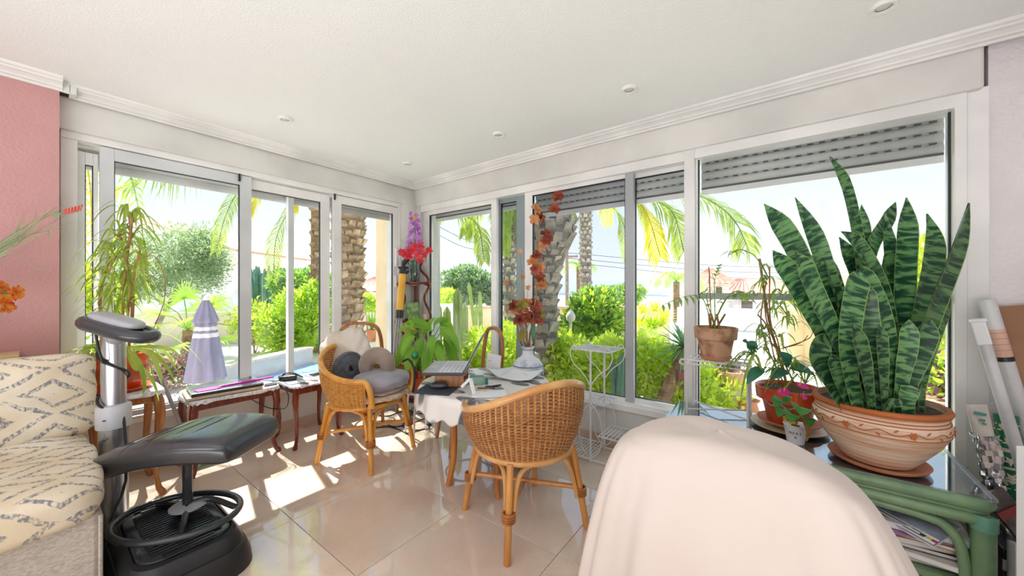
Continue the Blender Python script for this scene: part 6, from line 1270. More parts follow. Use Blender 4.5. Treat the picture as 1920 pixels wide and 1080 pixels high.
text('&', bk, BC+fw*.0405+Vector((0, 0, .036)), .015, rt_, (0, 0, 1), M['cable'])
b0 = BC+Vector((0, 0, .08))
for (e_, w, t) in (((1462, 752), 22, 1.62), ((1500, 765), 34, 1.58), ((1484, 778), 26, 1.6), ((1478, 745), 14, 1.66), ((1510, 785), 24, 1.62), ((1466, 770), 18, 1.6)):
    E_ = at(*e_, t); MB().tube(bez([b0, b0.lerp(E_, .6)+Vector((0, 0, .02)), E_], 8), .0016, 5).build('stem', M['l_anth'], bk); d = (E_-b0); d.z = -.01; d = d.normalized(); broad(bk, M['l_anth'], [E_-d*.02, E_+d*.02+Vector((0, 0, .006)), E_+d*.05-Vector((0, 0, .015))], w/FP*t, up=(C5*.5, -S5*.5, .8))
for (e_, mt_) in (((1470, 733), 'magenta'), ((1506, 742), 'magenta'), ((1500, 722), 'magenta'), ((1462, 735), 'magenta')):
    E_ = at(*e_, 1.6); MB().tube(bez([b0, b0.lerp(E_, .6), E_], 6), .0013, 4).build('stem', M['l_anth'], bk); d = Vector((U(-1, 1), U(-1, 1), -.3)).normalized(); broad(bk, M[mt_], [E_-d*.012, E_+d*.012, E_+d*.034], .03, up=(C5, -S5, .6), name='petal'); MB().tube([E_, E_+Vector((.003, 0, .02))], [.003, .001], 6).build('spadix', M['yellowp'], bk)
for k in range(10): e_ = at(1468+U(0, 28), 788+U(-8, 6), 1.64); MB().tube([b0, e_], .0011, 4).build('stem', M['carve'], bk); blossom(bk, e_, .009, M['yellowp'], 4, None, 'small_bloom')
br_ = at(1512, 800, 1.63); broad(bk, M['cane'], [at(1505, 785, 1.62), at(1515, 805, 1.62), at(1512, 828, 1.63)], .03, up=(C5, -S5, .2), name='dry_leaf')
# ---- dried flower vase ----
VZ = cw(.115, 2.62); st = thing('side_stool', 'small round stool under the blue and white vase behind the table', 'stool', (VZ.x, VZ.y, 0))
MB().lathe([(.001, .46), (.13, .46), (.135, .45), (.13, .435), (.001, .435)], (VZ.x, VZ.y, 0), 24).build('seat', M['honey'], st)
for k in range(3): a = k*2.094; MB().tube([(VZ.x+.11*math.cos(a), VZ.y+.11*math.sin(a), 0), (VZ.x+.08*math.cos(a), VZ.y+.08*math.sin(a), .44)], .012, 8).build('leg', M['honey'], st)
VZ.z = .461; M['delft'] = pm('white_glaze_with_blue_washes', (176, 184, 204), (226, 228, 234), rough=.18, scale=9, coat=.5, lo=.38, hi=.5); M['deltb'] = pm('cobalt_blue_glaze', (96, 112, 150), rough=.2, coat=.4)
vz = thing('ceramic_vase', 'white ceramic vase with blue painting holding dried red branches', 'vase', tuple(VZ))
MB().lathe([(.001, 0), (.075, 0), (.08, .01), (.10, .06), (.116, .11), (.118, .14), (.108, .18), (.08, .215), (.05, .235), (.042, .25), (.040, .285), (.046, .295), (.050, .305), (.044, .308), (.036, .30), (.034, .25), (.001, .245)], VZ, 40).build('body', M['delft'], vz)
for z, r in ((.175, .1105), (.135, .1185), (.287, .0415), (.04, .0925)): MB().tube([VZ+Vector((r*math.cos(a), r*math.sin(a), z)) for a in [2*math.pi*k/40 for k in range(40)]], .0028, 5, closed=True).build('painted_band', M['deltb'], vz)
for k in range(9):
    a = k*.7; q = MB(); f_ = lambda da, z, r: VZ+Vector((r*math.cos(a+da), r*math.sin(a+da), z)); q.tube(bez([f_(-.2, .09, .111), f_(-.05, .125, .1195), f_(.12, .11, .117), f_(.2, .075, .107)], 10), .0028, 5); q.build('painted_scroll', M['deltb'], vz)
db = thing('dried_branches', 'tall branch of dried rust red leaves and blossoms in the vase', 'dried flowers', tuple(VZ+Vector((0, 0, .25))))
M['rust'] = leafm('rust_red_dried_leaf', (112, 44, 34), (176, 88, 62), (180, 84, 50), tr=.3, rnd_=.25); M['tan'] = leafm('tan_dried_leaf', (196, 128, 80), (226, 172, 124), (226, 160, 100), tr=.35, rnd_=.15); M['olivel'] = leafm('olive_dried_leaf', (120, 110, 40), (164, 150, 70), (170, 160, 60), tr=.3)
b0 = VZ+Vector((0, 0, .27)); tt = 2.62
main = bez([b0, at(1003, 570, tt), at(1010, 500, tt), at(1008, 440, tt), at(1020, 405, tt), at(1045, 370, tt)], 40); MB().tube(main, [.006-.004*i/40 for i in range(len(main))], 6).build('branch', M['cane'], db)
for i, (px, py) in enumerate([(1047, 372), (1040, 392), (1004, 392), (1012, 408), (1001, 412), (1022, 440), (1028, 448), (1018, 460), (1005, 480), (998, 490), (1004, 505), (1010, 520), (1016, 535), (1025, 452), (1015, 502), (1046, 368)]):
    blossom(db, at(px, py, tt+U(-.06, .03)), .045, M[('rust', 'rust', 'tan', 'rust', 'tan')[i % 5]], 6, (C5+U(-.6, .6), -S5+U(-.6, .6), U(-.2, .8)), 'leaf_cluster')
for i, (px, py) in enumerate([(985, 590), (995, 575), (1002, 585), (978, 575), (970, 585), (1005, 572), (990, 600), (1000, 598), (1010, 590), (965, 575), (975, 600), (985, 570), (1008, 605)]):
    c = at(px, py, tt-.03+U(-.06, .06)); MB().tube(bez([b0+Vector((U(-.02, .02), U(-.02, .02), 0)), b0.lerp(c, .5)+Vector((U(-.03, .03), U(-.03, .03), 0)), c], 6), .003, 5).build('stem', M['cane'], db); blossom(db, c, .05, M[('rust', 'tan', 'rust', 'olivel', 'rust')[i % 5]], 7, (C5+U(-.6, .6), -S5+U(-.6, .6), U(.2, 1)), 'leaf_cluster')
for (px, py) in ((975, 472), (980, 520), (990, 540), (950, 530)): c = at(px, py, tt-.05); MB().tube(bez([b0, at(985, 600, tt), c], 10), .0015, 4).build('thin_stem', M['cane'], db); blossom(db, c, .022, M['tan'], 5, None, 'small_bloom')
for k in range(34): a = U(-1.4, 1.4); s0 = at(972, 590, tt-.08); MB().tube([s0, s0+Vector((S5*math.sin(a)*-.09-.03*S5, C5*math.sin(a)*-.09-.03*C5, .05*math.cos(a)*U(.5, 1.2)))], .0015, 3).build('plume_hair', M['tan'], db)
MB().tube(bez([b0, at(975, 640, tt), at(962, 560, tt), at(955, 520, tt)], 10), .003, 5).build('dark_stem', M['mahog'], db)
broad(db, M['l_teal'], [at(999, 640, tt-.06), at(1000, 610, tt-.06), at(1000, 590, tt-.06)], .03, up=(C5, -S5, 0)); broad(db, M['olivel'], [at(985, 620, tt-.06), at(978, 630, tt-.06), at(972, 640, tt-.06)], .06, up=(C5, -S5, 0))
# ---- grasses and orange lilies at the left edge ----
LVv = Vector((-3.09, -.33, .863)); lv = thing('floor_vase', 'dark vase on the cabinet holding grasses and orange lilies', 'vase', tuple(LVv))
MB().lathe([(.001, 0), (.05, 0), (.07, .08), (.06, .16), (.035, .22), (.045, .25), (.038, .25), (.028, .22), (.001, .2)], LVv, 24).build('body', M['mahog'], lv); b0 = LVv+Vector((0, 0, .23))
gr_ = thing('grass_spray', 'dry green grass spray with a red curl in front of the pink wall', 'dried flowers', tuple(b0)); q_ = random.Random(6)
for k in range(16):
    e_ = at(90+q_.uniform(-50, 60), 395+q_.uniform(-12, 40), 1.72+q_.uniform(-.04, .04)); m_ = at(5, 460+q_.uniform(-10, 20), 1.74)
    p_ = bez([b0, m_, e_], 12); MB().leaf(p_, [.006*(1-.8*j/(len(p_)-1)) for j in range(len(p_))], up=(1, 0, .3), fold=.2).build('grass_blade', M['l_olive' if k % 3 else 'l_dark'], gr_)
for ps in ([(10, 480, 1.72), (70, 500, 1.72), (95, 505, 1.72)], [(0, 455, 1.72), (60, 415, 1.7), (70, 380, 1.7)], [(95, 400, 1.7), (92, 430, 1.7), (92, 455, 1.7)]): MB().tube(bez([b0]+[at(*z) for z in ps], 12), .0013, 4).build('grass_blade', M['l_olive'], gr_)
curl = [at(118+36*k/60, 398-9*k/60+5*math.sin(k*.62), 1.7+.012*math.cos(k*.62)) for k in range(61)]; MB().tube(curl, .0032, 5).build('red_curl', pm('coral_spiral', (214, 110, 96), rough=.6), gr_)
MB().tube(bez([b0, at(30, 450, 1.72), at(80, 410, 1.7), at(118, 398, 1.7)], 16), .002, 5).build('curl_stem', M['l_olive'], gr_); broad(gr_, M['l_olive'], [at(98, 408, 1.7), at(106, 402, 1.69), at(112, 398, 1.7)], .025, up=(1, 0, .5))
lf = thing('orange_lily', 'orange red artificial lilies at the left edge above the sofa', 'flowers', tuple(b0)); M['orp'] = leafm('orange_red_petal', (214, 60, 30), (250, 190, 80), (250, 140, 50), tr=.35, scale=22)
for (px, py) in ((22, 551), (4, 560), (2, 540), (8, 575), (30, 549)): c = at(px, py, 1.68); MB().tube(bez([b0, b0.lerp(c, .6)+Vector((0, 0, .03)), c], 8), .003, 5).build('stem', M['l_dark'], lf); blossom(lf, c, .034, M['orp'], 6, (.8, .8, .1), 'blossom')
# ================= small things =================
def slab(name, label, cat, c, size, ax, mat, up=None, group=None, bevel=.002, par=None):
    return MB().obox(c, size, ax, up).build(name, mat, par, label=label, cat=cat, group=group, smooth=False, bevel=bevel)
def lines(par, c, ax, ay, n, L, dy, th, mat, seed=1, name='print_lines'):
    q = random.Random(seed); b = MB(); ax = Vector(ax).normalized(); ay = Vector(ay).normalized()
    for i in range(n): l = L*q.uniform(.5, 1); b.obox(Vector(c)-ay*(dy*i)-ax*((L-l)/2), (l, dy*.35, th), ax, ay)
    return b.build(name, mat, par, smooth=False, kind='stuff')
ink = pm('grey_ink', (110, 112, 120), rough=.8)
# laptops on the first side table
LA = Vector((.10, 1, 0)).normalized(); LB = Vector((1, -.10, 0))
lw = thing('laptop', 'closed beige gold laptop lying under the black one', 'laptop', (-3.085, .80, .479))
MB().obox((-3.085, .80, .4875), (.40, .27, .009), LA).build('base', pm('beige_gold_metal', (216, 190, 158), rough=.35, metal=.3), lw, smooth=False, bevel=.003); MB().obox((-3.085, .80, .4965), (.40, .27, .007), LA).build('lid', pm('beige_gold_lid', (224, 200, 170), rough=.35, metal=.3), lw, smooth=False, bevel=.003)
lw = thing('laptop', 'closed black laptop with silvery lid on top of the beige one', 'laptop', (-3.085, .815, .501))
MB().obox((-3.085, .815, .508), (.385, .262, .013), LA).build('base', M['black'], lw, smooth=False, bevel=.003); MB().obox((-3.085, .815, .5195), (.385, .262, .009), LA).build('lid', pm('silvery_blue_lid', (150, 156, 166), rough=.18, metal=.6), lw, smooth=False, bevel=.003)
sw = thing('fly_swatter', 'magenta fly swatter lying on the closed black laptop', 'fly swatter', (-3.06, .84, .525)); a, b = Vector((-3.02, .64, .529)), Vector((-3.04, 1.09, .529)); d = (b-a).normalized(); sd = Vector((-d.y, d.x, 0))
mg = pm('magenta_plastic', (226, 50, 190), (236, 74, 204), rough=.4)
MB().prism([(0, -.035), (.10, -.045), (.13, -.02), (.135, .0), (.13, .02), (.10, .045), (0, .035)], .004, (a-Vector((0, 0, .003)), d, sd)).build('head', mg, sw, smooth=False, bevel=.001); MB().tube([a+d*.12, b], .0075, 8).build('handle', mg, sw)
MB().tube(bez([at(425, 722, 2.55), at(470, 748, 2.6), at(505, 765, 2.62), at(535, 765, 2.62), at(541, 745, 2.62), at(536, 730, 2.63)], 24), .0032, 6).build('hanging_cable', M['cable'], label='dark cable looping down between the two mahogany tables', cat='cable')
MB().tube(bez([Vector((-3.18, .98, .53)), Vector((-3.15, 1.04, .50)), Vector((-3.10, 1.12, .482)), Vector((-3.14, 1.2, .47))], 14), .003, 6).build('short_cable', M['cable'], label='short black cable from the laptop to the second mahogany table', cat='cable')
for i, (x, y, lb) in enumerate(((-2.985, 1.045, 'short dark pen at the right end of the laptop table'), (-3.03, 1.06, 'silver grey pen at the right end of the laptop table'))):
    MB().tube([(x, y-.03, .486), (x+.01, y+.045, .486)], .006, 8).build('pen', M['black'] if i == 0 else M['silverp'], label=lb, cat='pen')
# second table
bg = thing('camera_bag', 'small black camera case with strap on the second mahogany table', 'case', (-3.13, 1.25, .463)); MB().obox((-3.12, 1.235, .484), (.10, .075, .042), (.5, 1, 0)).build('body', M['black'], bg, smooth=False, bevel=.012); MB().obox((-3.165, 1.21, .481), (.075, .06, .036), (.2, 1, 0)).build('front_pocket', M['black'], bg, smooth=False, bevel=.01)
MB().tube(bez([(-3.17, 1.18, .49), (-3.15, 1.22, .515), (-3.11, 1.26, .512), (-3.09, 1.31, .48), (-3.12, 1.33, .468)], 16), .005, 6).build('strap', M['cable'], bg)
slab('paper_stack', 'pale teal papers on the second mahogany table behind the pens', 'paper', (-3.02, 1.36, .4655), (.14, .10, .005), (.3, 1, 0), pm('pale_teal_paper', (190, 222, 220), rough=.6))
slab('photo', 'pinkish photo card at the back of the second mahogany table', 'card', (-3.14, 1.43, .467), (.12, .08, .007), (-.2, 1, 0), pm('pinkish_card', (224, 192, 200), rough=.4)); slab('phone', 'small dark phone on the pinkish card', 'phone', (-3.12, 1.44, .4755), (.10, .05, .009), (-.2, 1, 0), M['black'])
for (x, y, lb, c_) in ((-2.905, 1.25, 'brown pen nearer the front of the second mahogany table', (150, 100, 80)), (-2.93, 1.33, 'tan pen beside the brown one on the second mahogany table', (190, 150, 120))): MB().tube([(x-.04, y-.01, .469), (x+.03, y+.015, .469)], [.004, .007], 8).build('pen', pm('pen_'+str(c_[0]), c_, rough=.3), label=lb, cat='pen')
slab('glass_dish', 'flat clear glass dish on the second mahogany table', 'dish', (-2.99, 1.22, .467), (.11, .09, .008), (0, 1, 0), pm('clear_pale_glass', (206, 218, 224), rough=.1))
# broom leaning by the window and teal dustpan
br = thing('squeegee_mop', 'grey handled mop with teal and cream head on the floor by the window', 'mop', tuple(on(368, 872, 0))); pb2 = on(365, 868, .012); MB().tube([pb2+Vector((0, 0, .03)), at(283, 662, 2.3)], .011, 10).build('handle', M['silverp'], br)
hd_ = (on(398, 846, .04)-on(350, 885, .02)).normalized(); MB().obox((on(398, 846, .03)+on(352, 884, .03))/2, (.22, .055, .02), hd_).build('head_plate', pm('teal_plastic', (70, 190, 170), rough=.35), br, smooth=False, bevel=.004); MB().obox((on(396, 850, .012)+on(352, 888, .012))/2, (.22, .035, .022), hd_).build('bristles', M['sheet'], br, smooth=False, bevel=.004)
# cushions on wicker chair 1
cc = Vector((-2.385, 1.455, 0)); F1 = Vector((.95, .30, 0)).normalized(); R1 = Vector((F1.y, -F1.x, 0))
M['floral'] = pm('beige_floral_fabric', (196, 168, 140), (234, 214, 190), rough=.9, scale=16, lo=.4, hi=.6); M['greyc'] = pm('grey_velour', (136, 134, 142), (162, 160, 168), rough=.9, scale=5, sheen=.4); M['dgrey'] = pm('dark_grey_knit', (84, 88, 96), (104, 108, 116), rough=.9, scale=30); M['taupe'] = pm('taupe_velour', (138, 120, 108), (164, 146, 134), rough=.9, sheen=.5); M['ivory'] = pm('ivory_satin', (206, 192, 176), (228, 218, 206), rough=.5, scale=3)
cushion('seat_pad', M['floral'], None, cc+F1*.05+Vector((0, 0, .442)), (.45, .44, .05), F1, R1, e=2.6, pinch=.2, noise=.006, label='beige floral seat pad hanging over the front of the cushioned armchair', cat='cushion')
cushion('folded_cloth', pm('olive_pink_cloth', (170, 160, 90), (206, 176, 176), rough=.9, scale=9), None, cc+F1*.11-R1*.01+Vector((0, 0, .476)), (.27, .30, .022), F1, R1, e=6, pinch=.2, noise=.006, label='folded olive and pink cloth under the round grey cushion', cat='cloth')
cushion('round_cushion', M['greyc'], None, cc+F1*.11-R1*.015+Vector((0, 0, .542)), (.35, .39, .13), F1, R1, e=2.4, pinch=.15, noise=.006, seed=9, label='plump grey cushion lying flat on the armchair seat', cat='cushion')
dcx = at(655, 690, 2.62); nrm_ = (F1+R1*.35+Vector((0, 0, .15))).normalized()
n1 = nrm_.orthogonal().normalized(); n2 = nrm_.cross(n1); o = thing('ring_cushion', 'dark grey round knitted cushion standing on edge in the armchair', 'cushion', tuple(dcx-Vector((0, 0, .11))))
q = MB(); q.grid(lambda u, v: dcx+n1*((.118*math.sin(math.pi*min(1, .02+v*.96))**.6+.002*math.sin(v*34))*math.cos(2*math.pi*u))+n2*((.118*math.sin(math.pi*min(1, .02+v*.96))**.6)*math.sin(2*math.pi*u))+nrm_*(.035*-math.cos(math.pi*v)+.002*math.sin(v*40)), 36, 30, True); q.build('cover', M['dgrey'], o, ang=80)
for r in (.03, .055, .08, .1): MB().tube([dcx+nrm_*(.036-.06*r+.0)+n1*(r*math.cos(a))+n2*(r*math.sin(a)) for a in [2*math.pi*k/32 for k in range(32)]], .003, 5, closed=True).build('stitched_ring', M['dgrey'], o)
np_c = at(707, 690, 2.60); X_ = Vector((S5, C5, 0)); npd = []
for k in range(21): a = R(-25+230*k/20); npd.append(np_c+X_*(.078*math.cos(a))+Vector((0, 0, .082*math.sin(a)+.01)))
MB().tube(npd, [.046+.014*math.sin(math.pi*k/20) for k in range(21)], 14).build('neck_pillow', M['taupe'], label='taupe horseshoe neck pillow leaning in the cushioned armchair', cat='pillow')
pc_ = at(650, 662, 2.74); cushion('pillow', M['ivory'], None, pc_, (.37, .36, .15), (S5*.9-.1, C5*.9, .35), (-.15*C5, .15*S5, 1), e=3.2, pinch=.6, noise=.014, seed=12, label='crumpled ivory satin pillow at the back of the cushioned armchair', cat='pillow')
MB().tube(bez([at(755, 678, 2.6), at(766, 674, 2.58), at(776, 690, 2.56), at(777, 715, 2.55), at(774, 735, 2.56)], 16), .008, 8).build('strap', M['cable'], label='black strap hanging over the right arm of the cushioned armchair', cat='strap')
# table top items
TT = TZ+.0055
wb = thing('laptop_stand', 'low brown wooden stand under the open laptop', 'stand', tuple(cw(-.39, 2.2, TT))); WX = Vector((S5, C5, 0)); WT = Vector((-C5, S5, 0))
MB().obox(cw(-.37, 2.25, TT+.078), (.20, .28, .012), WX).build('board', M['honey'], wb, smooth=False, bevel=.003)
for s_ in (-1, 1): MB().obox(cw(-.37, 2.25+s_*.11, TT+.036), (.17, .012, .072), WX).build('side_panel', M['honey'], wb, smooth=False, bevel=.002)
lp2 = thing('laptop', 'open laptop with grey keyboard on the round table', 'laptop', tuple(cw(-.385, 2.215, TT+.085)))
zb = TT+.096; MB().obox(cw(-.395, 2.215, zb), (.235, .33, .016), WX).build('base', M['black'], lp2, smooth=False, bevel=.003); kd = MB().obox(cw(-.395, 2.215, zb+.009), (.225, .32, .002), WX).build('deck', M['silverp'], lp2, smooth=False)
q = MB()
for i in range(5):
    for j in range(14): q.obox(cw(-.465+.024*i+.055, 2.215-.145+.0223*j, zb+.0115), (.019, .017, .003), WX)
q.build('keys', pm('grey_keys', (206, 208, 214), rough=.5), kd, smooth=False, kind='stuff'); MB().obox(cw(-.475, 2.215, zb+.0105), (.05, .09, .001), WX).build('touchpad', M['greyp'], kd, smooth=False)
ha, hb2 = cw(-.275, 2.215, zb+.006), cw(-.178, 2.215, zb+.196); hd2 = (hb2-ha).normalized(); ld = MB().obox((ha+hb2)/2, ((hb2-ha).length, .33, .008), hd2, WT).build('lid', M['black'], lp2, smooth=False, bevel=.002)
nl = hd2.cross(WT); nl = nl if nl.dot(WX) < 0 else -nl
MB().obox((ha+hb2)/2+nl*.0045, ((hb2-ha).length*.88, .31, .002), hd2, WT).build('screen', pm('pale_grey_screen', (200, 202, 208), rough=.15), ld, smooth=False); MB().obox((ha+hb2)/2-nl*.005, ((hb2-ha).length*.98, .325, .002), hd2, WT).build('lid_back', M['silverp'], ld, smooth=False)
slab('mouse_pad', 'dark blue grey mouse pad overhanging the round table edge', 'mouse pad', cw(-.43, 2.075, TT+.002), (.215, .19, .004), WX*.98+WT*-.2, pm('dark_slate_fabric', (56, 60, 70), rough=.8))
mo = cw(-.425, 2.10, TT+.005); mm = thing('mouse', 'black and grey computer mouse on the mouse pad', 'computer mouse', tuple(mo)); cushion('shell', pm('dark_grey_plastic', (70, 70, 74), rough=.3), mm, mo+Vector((0, 0, .017)), (.105, .062, .036), WX, WT, e=2.6, pinch=.5, noise=0, n=8); MB().obox(mo+WX*.03+Vector((0, 0, .032)), (.02, .006, .006), WX).build('wheel', M['black'], mm, smooth=False, bevel=.002)
th = thing('tablet_stand', 'white angled tablet stand beside the open laptop', 'stand', tuple(cw(-.24, 1.98, TT)))
for (a, b) in (((-.275, 1.97, TT+.045), (-.23, 2.0, TT+.085)), ((-.23, 2.0, TT+.085), (-.205, 1.97, TT+.006))): MB().obox((cw(*a)+cw(*b))/2, ((cw(*b)-cw(*a)).length, .022, .008), cw(*b)-cw(*a)).build('bar', M['paper'], th, smooth=False, bevel=.002)
slab('card_box', 'small grey green box beside the tablet stand on the round table', 'box', cw(-.215, 2.22, TT+.022), (.085, .06, .044), WX, pm('grey_green_card', (150, 180, 166), rough=.6)); slab('glue_tube', 'tiny teal tube next to the grey green box', 'tube', cw(-.155, 2.2, TT+.02), (.02, .02, .038), WX, pm('dark_teal', (40, 130, 120), rough=.4))
for (X_2, T_2, lb, c_, an) in ((-.15, 2.10, 'brown pencil on the round table in front of the papers', (120, 80, 60), .1), (-.11, 2.14, 'black pen on the round table touching the papers', (40, 42, 50), .5), (-.19, 2.06, 'peach marker on the round table beside the tablet stand', (226, 190, 160), -.6)):
    d = WX*math.cos(an)+WT*math.sin(an); c = cw(X_2, T_2, TT+.005); MB().tube([c-d*.05, c+d*.05], .005, 8).build('pen', pm('pen%d' % c_[0], c_, rough=.4), label=lb, cat='pen')
def sheet_paper(label, c, w, h, an, curl, seed):
    d = WX*math.cos(an)+WT*math.sin(an); e = WT*math.cos(an)-WX*math.sin(an); c = Vector(c); o = MB().grid(lambda u, v: c+d*((u-.5)*w)+e*((v-.5)*h)+Vector((0, 0, .001+curl*abs(u-.5)**2+curl*.5*max(0, v-.6))), 8, 8).build('paper', M['paper'], label=label, cat='paper', solid=.0008)
    return o
sheet_paper('large printed sheet lying at the back of the round table', cw(-.035, 2.44, TT+.004), .20, .26, .35, .05, 1); sheet_paper('creased printed sheet in front of the blue and white vase', cw(.06, 2.36, TT+.010), .22, .24, -.4, .06, 2); sheet_paper('white sheet flat near the front edge of the round table', cw(-.12, 1.99, TT+.001), .2, .13, .15, .01, 3)
ev = thing('letter', 'white folded letter standing upright before the bentwood chair', 'paper', tuple(cw(-.13, 2.55, TT))); c = cw(-.13, 2.55, TT+.062); MB().grid(lambda u, v: c+WX*((u-.5)*.10+.01*(v-.5))+WT*(.012*math.sin(u*3)+.02*v)+Vector((0, 0, (v-.5)*.125-.022*u*v)), 6, 6).build('sheet', M['paper'], ev, solid=.001); lines(ev, c+WX*-.02-WT*.004+Vector((0, 0, .01)), WX, (0, 0, 1), 1, .03, .008, .001, ink)
# floor: cables, power strip, plug, plastic bag
ps_ = thing('power_strip', 'black power strip with red switch on the floor behind the armchair', 'power strip', tuple(on(775, 770, .02))); c = on(772, 772, .022); d = (on(795, 757, .022)-on(752, 787, .022)).normalized(); MB().obox(c, (.22, .05, .04), d).build('body', M['black'], ps_, smooth=False, bevel=.006); MB().obox(c+d*.095+Vector((0, 0, .021)), (.02, .025, .006), d).build('switch', pm('red_switch', (206, 50, 60), rough=.3), ps_, smooth=False)
for k in range(3): MB().lathe([(.001, .002), (.017, .002), (.019, .0), (.019, -.004)], c+d*(-.07+.05*k)+Vector((0, 0, .0205)), 14).build('socket', M['blacksteel'], ps_)
for i, (ps2, lb) in enumerate(((((715, 790), (740, 800), (775, 792), (800, 785), (805, 800), (780, 806), (755, 798), (770, 782)), 'coiled black cable on the floor in front of the power strip'), (((785, 775), (815, 776), (845, 770), (880, 762)), 'straight black cable running from the power strip under the table'), (((700, 775), (725, 780), (745, 774), (765, 768)), 'black cable passing behind the armchair leg'), (((700, 802), (730, 800), (750, 806), (765, 812), (795, 804)), 'thin black cable ending in the white plug'))):
    MB().tube(bez([on(x, y, .006) for x, y in ps2], 36), .0048, 6).build('floor_cable', M['cable'], label=lb, cat='cable', group='cables on the floor')
c = on(801, 800, .02); pg = thing('plug', 'black and white plug lying on the floor beside the coiled cable', 'plug', tuple(c)); MB().tube([c, c+Vector((.0, .035, .012))], [.02, .016], 10).build('body', M['black'], pg); MB().tube([c+Vector((0, -.02, 0)), c], [.014, .02], 10).build('white_cap', M['paper'], pg)
bagc = on(945, 880, 0); q_ = random.Random(4)
bag = thing('plastic_bag', 'clear crumpled plastic bag under the foreground wicker armchair', 'bag', tuple(bagc)); MB().grid(lambda u, v: bagc+Vector(((.12+.02*math.sin(7*2*math.pi*u+v*5)+.012*math.sin(17*2*math.pi*u))*math.sin(math.pi*(.04+.93*v))**.6*math.cos(2*math.pi*u)*1.25, (.12+.02*math.cos(6*2*math.pi*u+v*4))*math.sin(math.pi*(.04+.93*v))**.6*math.sin(2*math.pi*u), .004+.20*v+.01*math.sin(9*2*math.pi*u)*v)), 60, 18, True).build('film', glassm('clear_film', tint=(232, 234, 238), refl=2.5), bag, ang=30)
for k, (dx, dy, cl_) in enumerate(((-.03, 0, (40, 70, 130)), (.04, .02, (236, 236, 240)))): MB().lathe([(.001, 0), (.03, 0), (.032, .1), (.014, .13), (.014, .15), (.001, .15)], bagc+Vector((dx, dy, .01)), 14).build('bottle', pm('bottle%d' % k, cl_, rough=.3), bag)
# magazines under the green table
mags = [(.30, 2.20, .10, (150, 146, 140), 'grey bottom magazine of the pile under the green table'), (.33, 2.18, -.12, (214, 208, 196), 'cream magazine second from the bottom of the pile under the green table'), (.31, 2.20, .05, (60, 62, 70), 'black covered magazine low in the pile under the green table'), (.30, 2.19, .18, (222, 200, 170), 'tan magazine in the middle of the pile under the green table'), (.33, 2.19, -.02, (196, 132, 66), 'orange brown envelope in the middle of the pile under the green table'), (.36, 2.18, .22, (170, 120, 170), 'purple and yellow leaflet sticking out of the pile under the green table'), (.34, 2.19, .02, (236, 232, 226), 'thick white magazine near the top of the pile under the green table')]
z = .127
for i, (x, y, an, cl_, lb) in enumerate(mags):
    x += .065; y -= .035
    th_ = (.024, .02, .016, .022, .014, .006, .024)[i]; d = Vector((math.cos(an), math.sin(an), 0)); o = thing('magazine', lb, 'magazine', (x, y, z), 0, 'magazines piled under the green table')
    MB().obox((x, y, z+th_/2), (.296, .21, th_*.8), d).build('pages', M['paper'], o, smooth=False); cm = pm('cover%d' % i, cl_, rough=.3, scale=14)
    MB().obox((x, y, z+th_-.001), (.30, .214, .002), d).build('front_cover', cm, o, smooth=False); MB().obox((x, y, z+.001), (.30, .214, .002), d).build('back_cover', cm, o, smooth=False)
    z += th_+.002
    if i == 5: MB().obox((x+.09, y-.06, z-.001), (.10, .05, .001), d).build('yellow_patch', M['yellowp'], o, smooth=False)
tl = at(1662, 934, 1.57); tr2 = at(1800, 1004, 1.36); bl = at(1668, 988, 1.455); bl2 = bl
dx_ = (tr2-tl).normalized(); br2 = at(1805, 1042, 1.22); dy_ = (bl-tl); dy_ = (dy_-dx_*dy_.dot(dx_)).normalized(); cm_ = (tl+tr2)/2+dy_*.075+Vector((0, 0, .026))
tm = thing('magazine', 'large blue grey magazine lying tilted on top of the pile under the green table', 'magazine', tuple(cm_), 0, 'magazines piled under the green table')
MB().obox(cm_, ((tr2-tl).length*1.0, .15, .010), dx_, dy_).build('pages', M['paper'], tm, smooth=False); nz_ = dx_.cross(dy_); nz_ = nz_ if nz_.z > 0 else -nz_; MB().obox(cm_+nz_*.006, ((tr2-tl).length*1.01, .154, .0016), dx_, dy_).build('front_cover', pm('stormy_blue_cover', (120, 128, 146), (186, 196, 212), rough=.25, scale=10), tm, smooth=False)
MB().obox(cm_+nz_*.0072+dy_*.055, ((tr2-tl).length*.98, .034, .001), dx_, dy_).build('title_band', M['paper'], tm, smooth=False); lines(tm, cm_+nz_*.008+dy_*.048, dx_, -dy_, 2, .2, .014, .0006, ink, 5)
for k, cl_ in enumerate(((60, 62, 70), (226, 196, 90), (176, 60, 60))): MB().obox(cm_+nz_*.0079+dy_*.055+dx_*(.07+.016*k), (.015, .012, .0008), dx_, dy_).build('colour_mark', pm('mark%d' % k, cl_), tm, smooth=False)
lf2 = at(1795, 1010, 1.33); ll = thing('leaflet', 'curled white printed leaflet standing against the green table leg', 'leaflet', tuple(lf2)); P0, P1, P2, P3 = at(1788, 962, 1.46), at(1800, 985, 1.43), at(1828, 1025, 1.385), at(1842, 1040, 1.37)
top_ = bez([P0, P1, P2, P3], 10); bot = bez([at(1788, 998, 1.46), at(1800, 1040, 1.43), at(1825, 1070, 1.385), at(1842, 1078, 1.37)], 10); n_ = min(len(top_), len(bot))-1
MB().grid(lambda u, v: bot[round(u*n_)].lerp(top_[round(u*n_)], v), n_, 3).build('sheet', M['paper'], ll, solid=.0012); MB().tube([at(1806, 1020, 1.405), at(1826, 1048, 1.37)], .0008, 3).build('print_line', ink, ll)
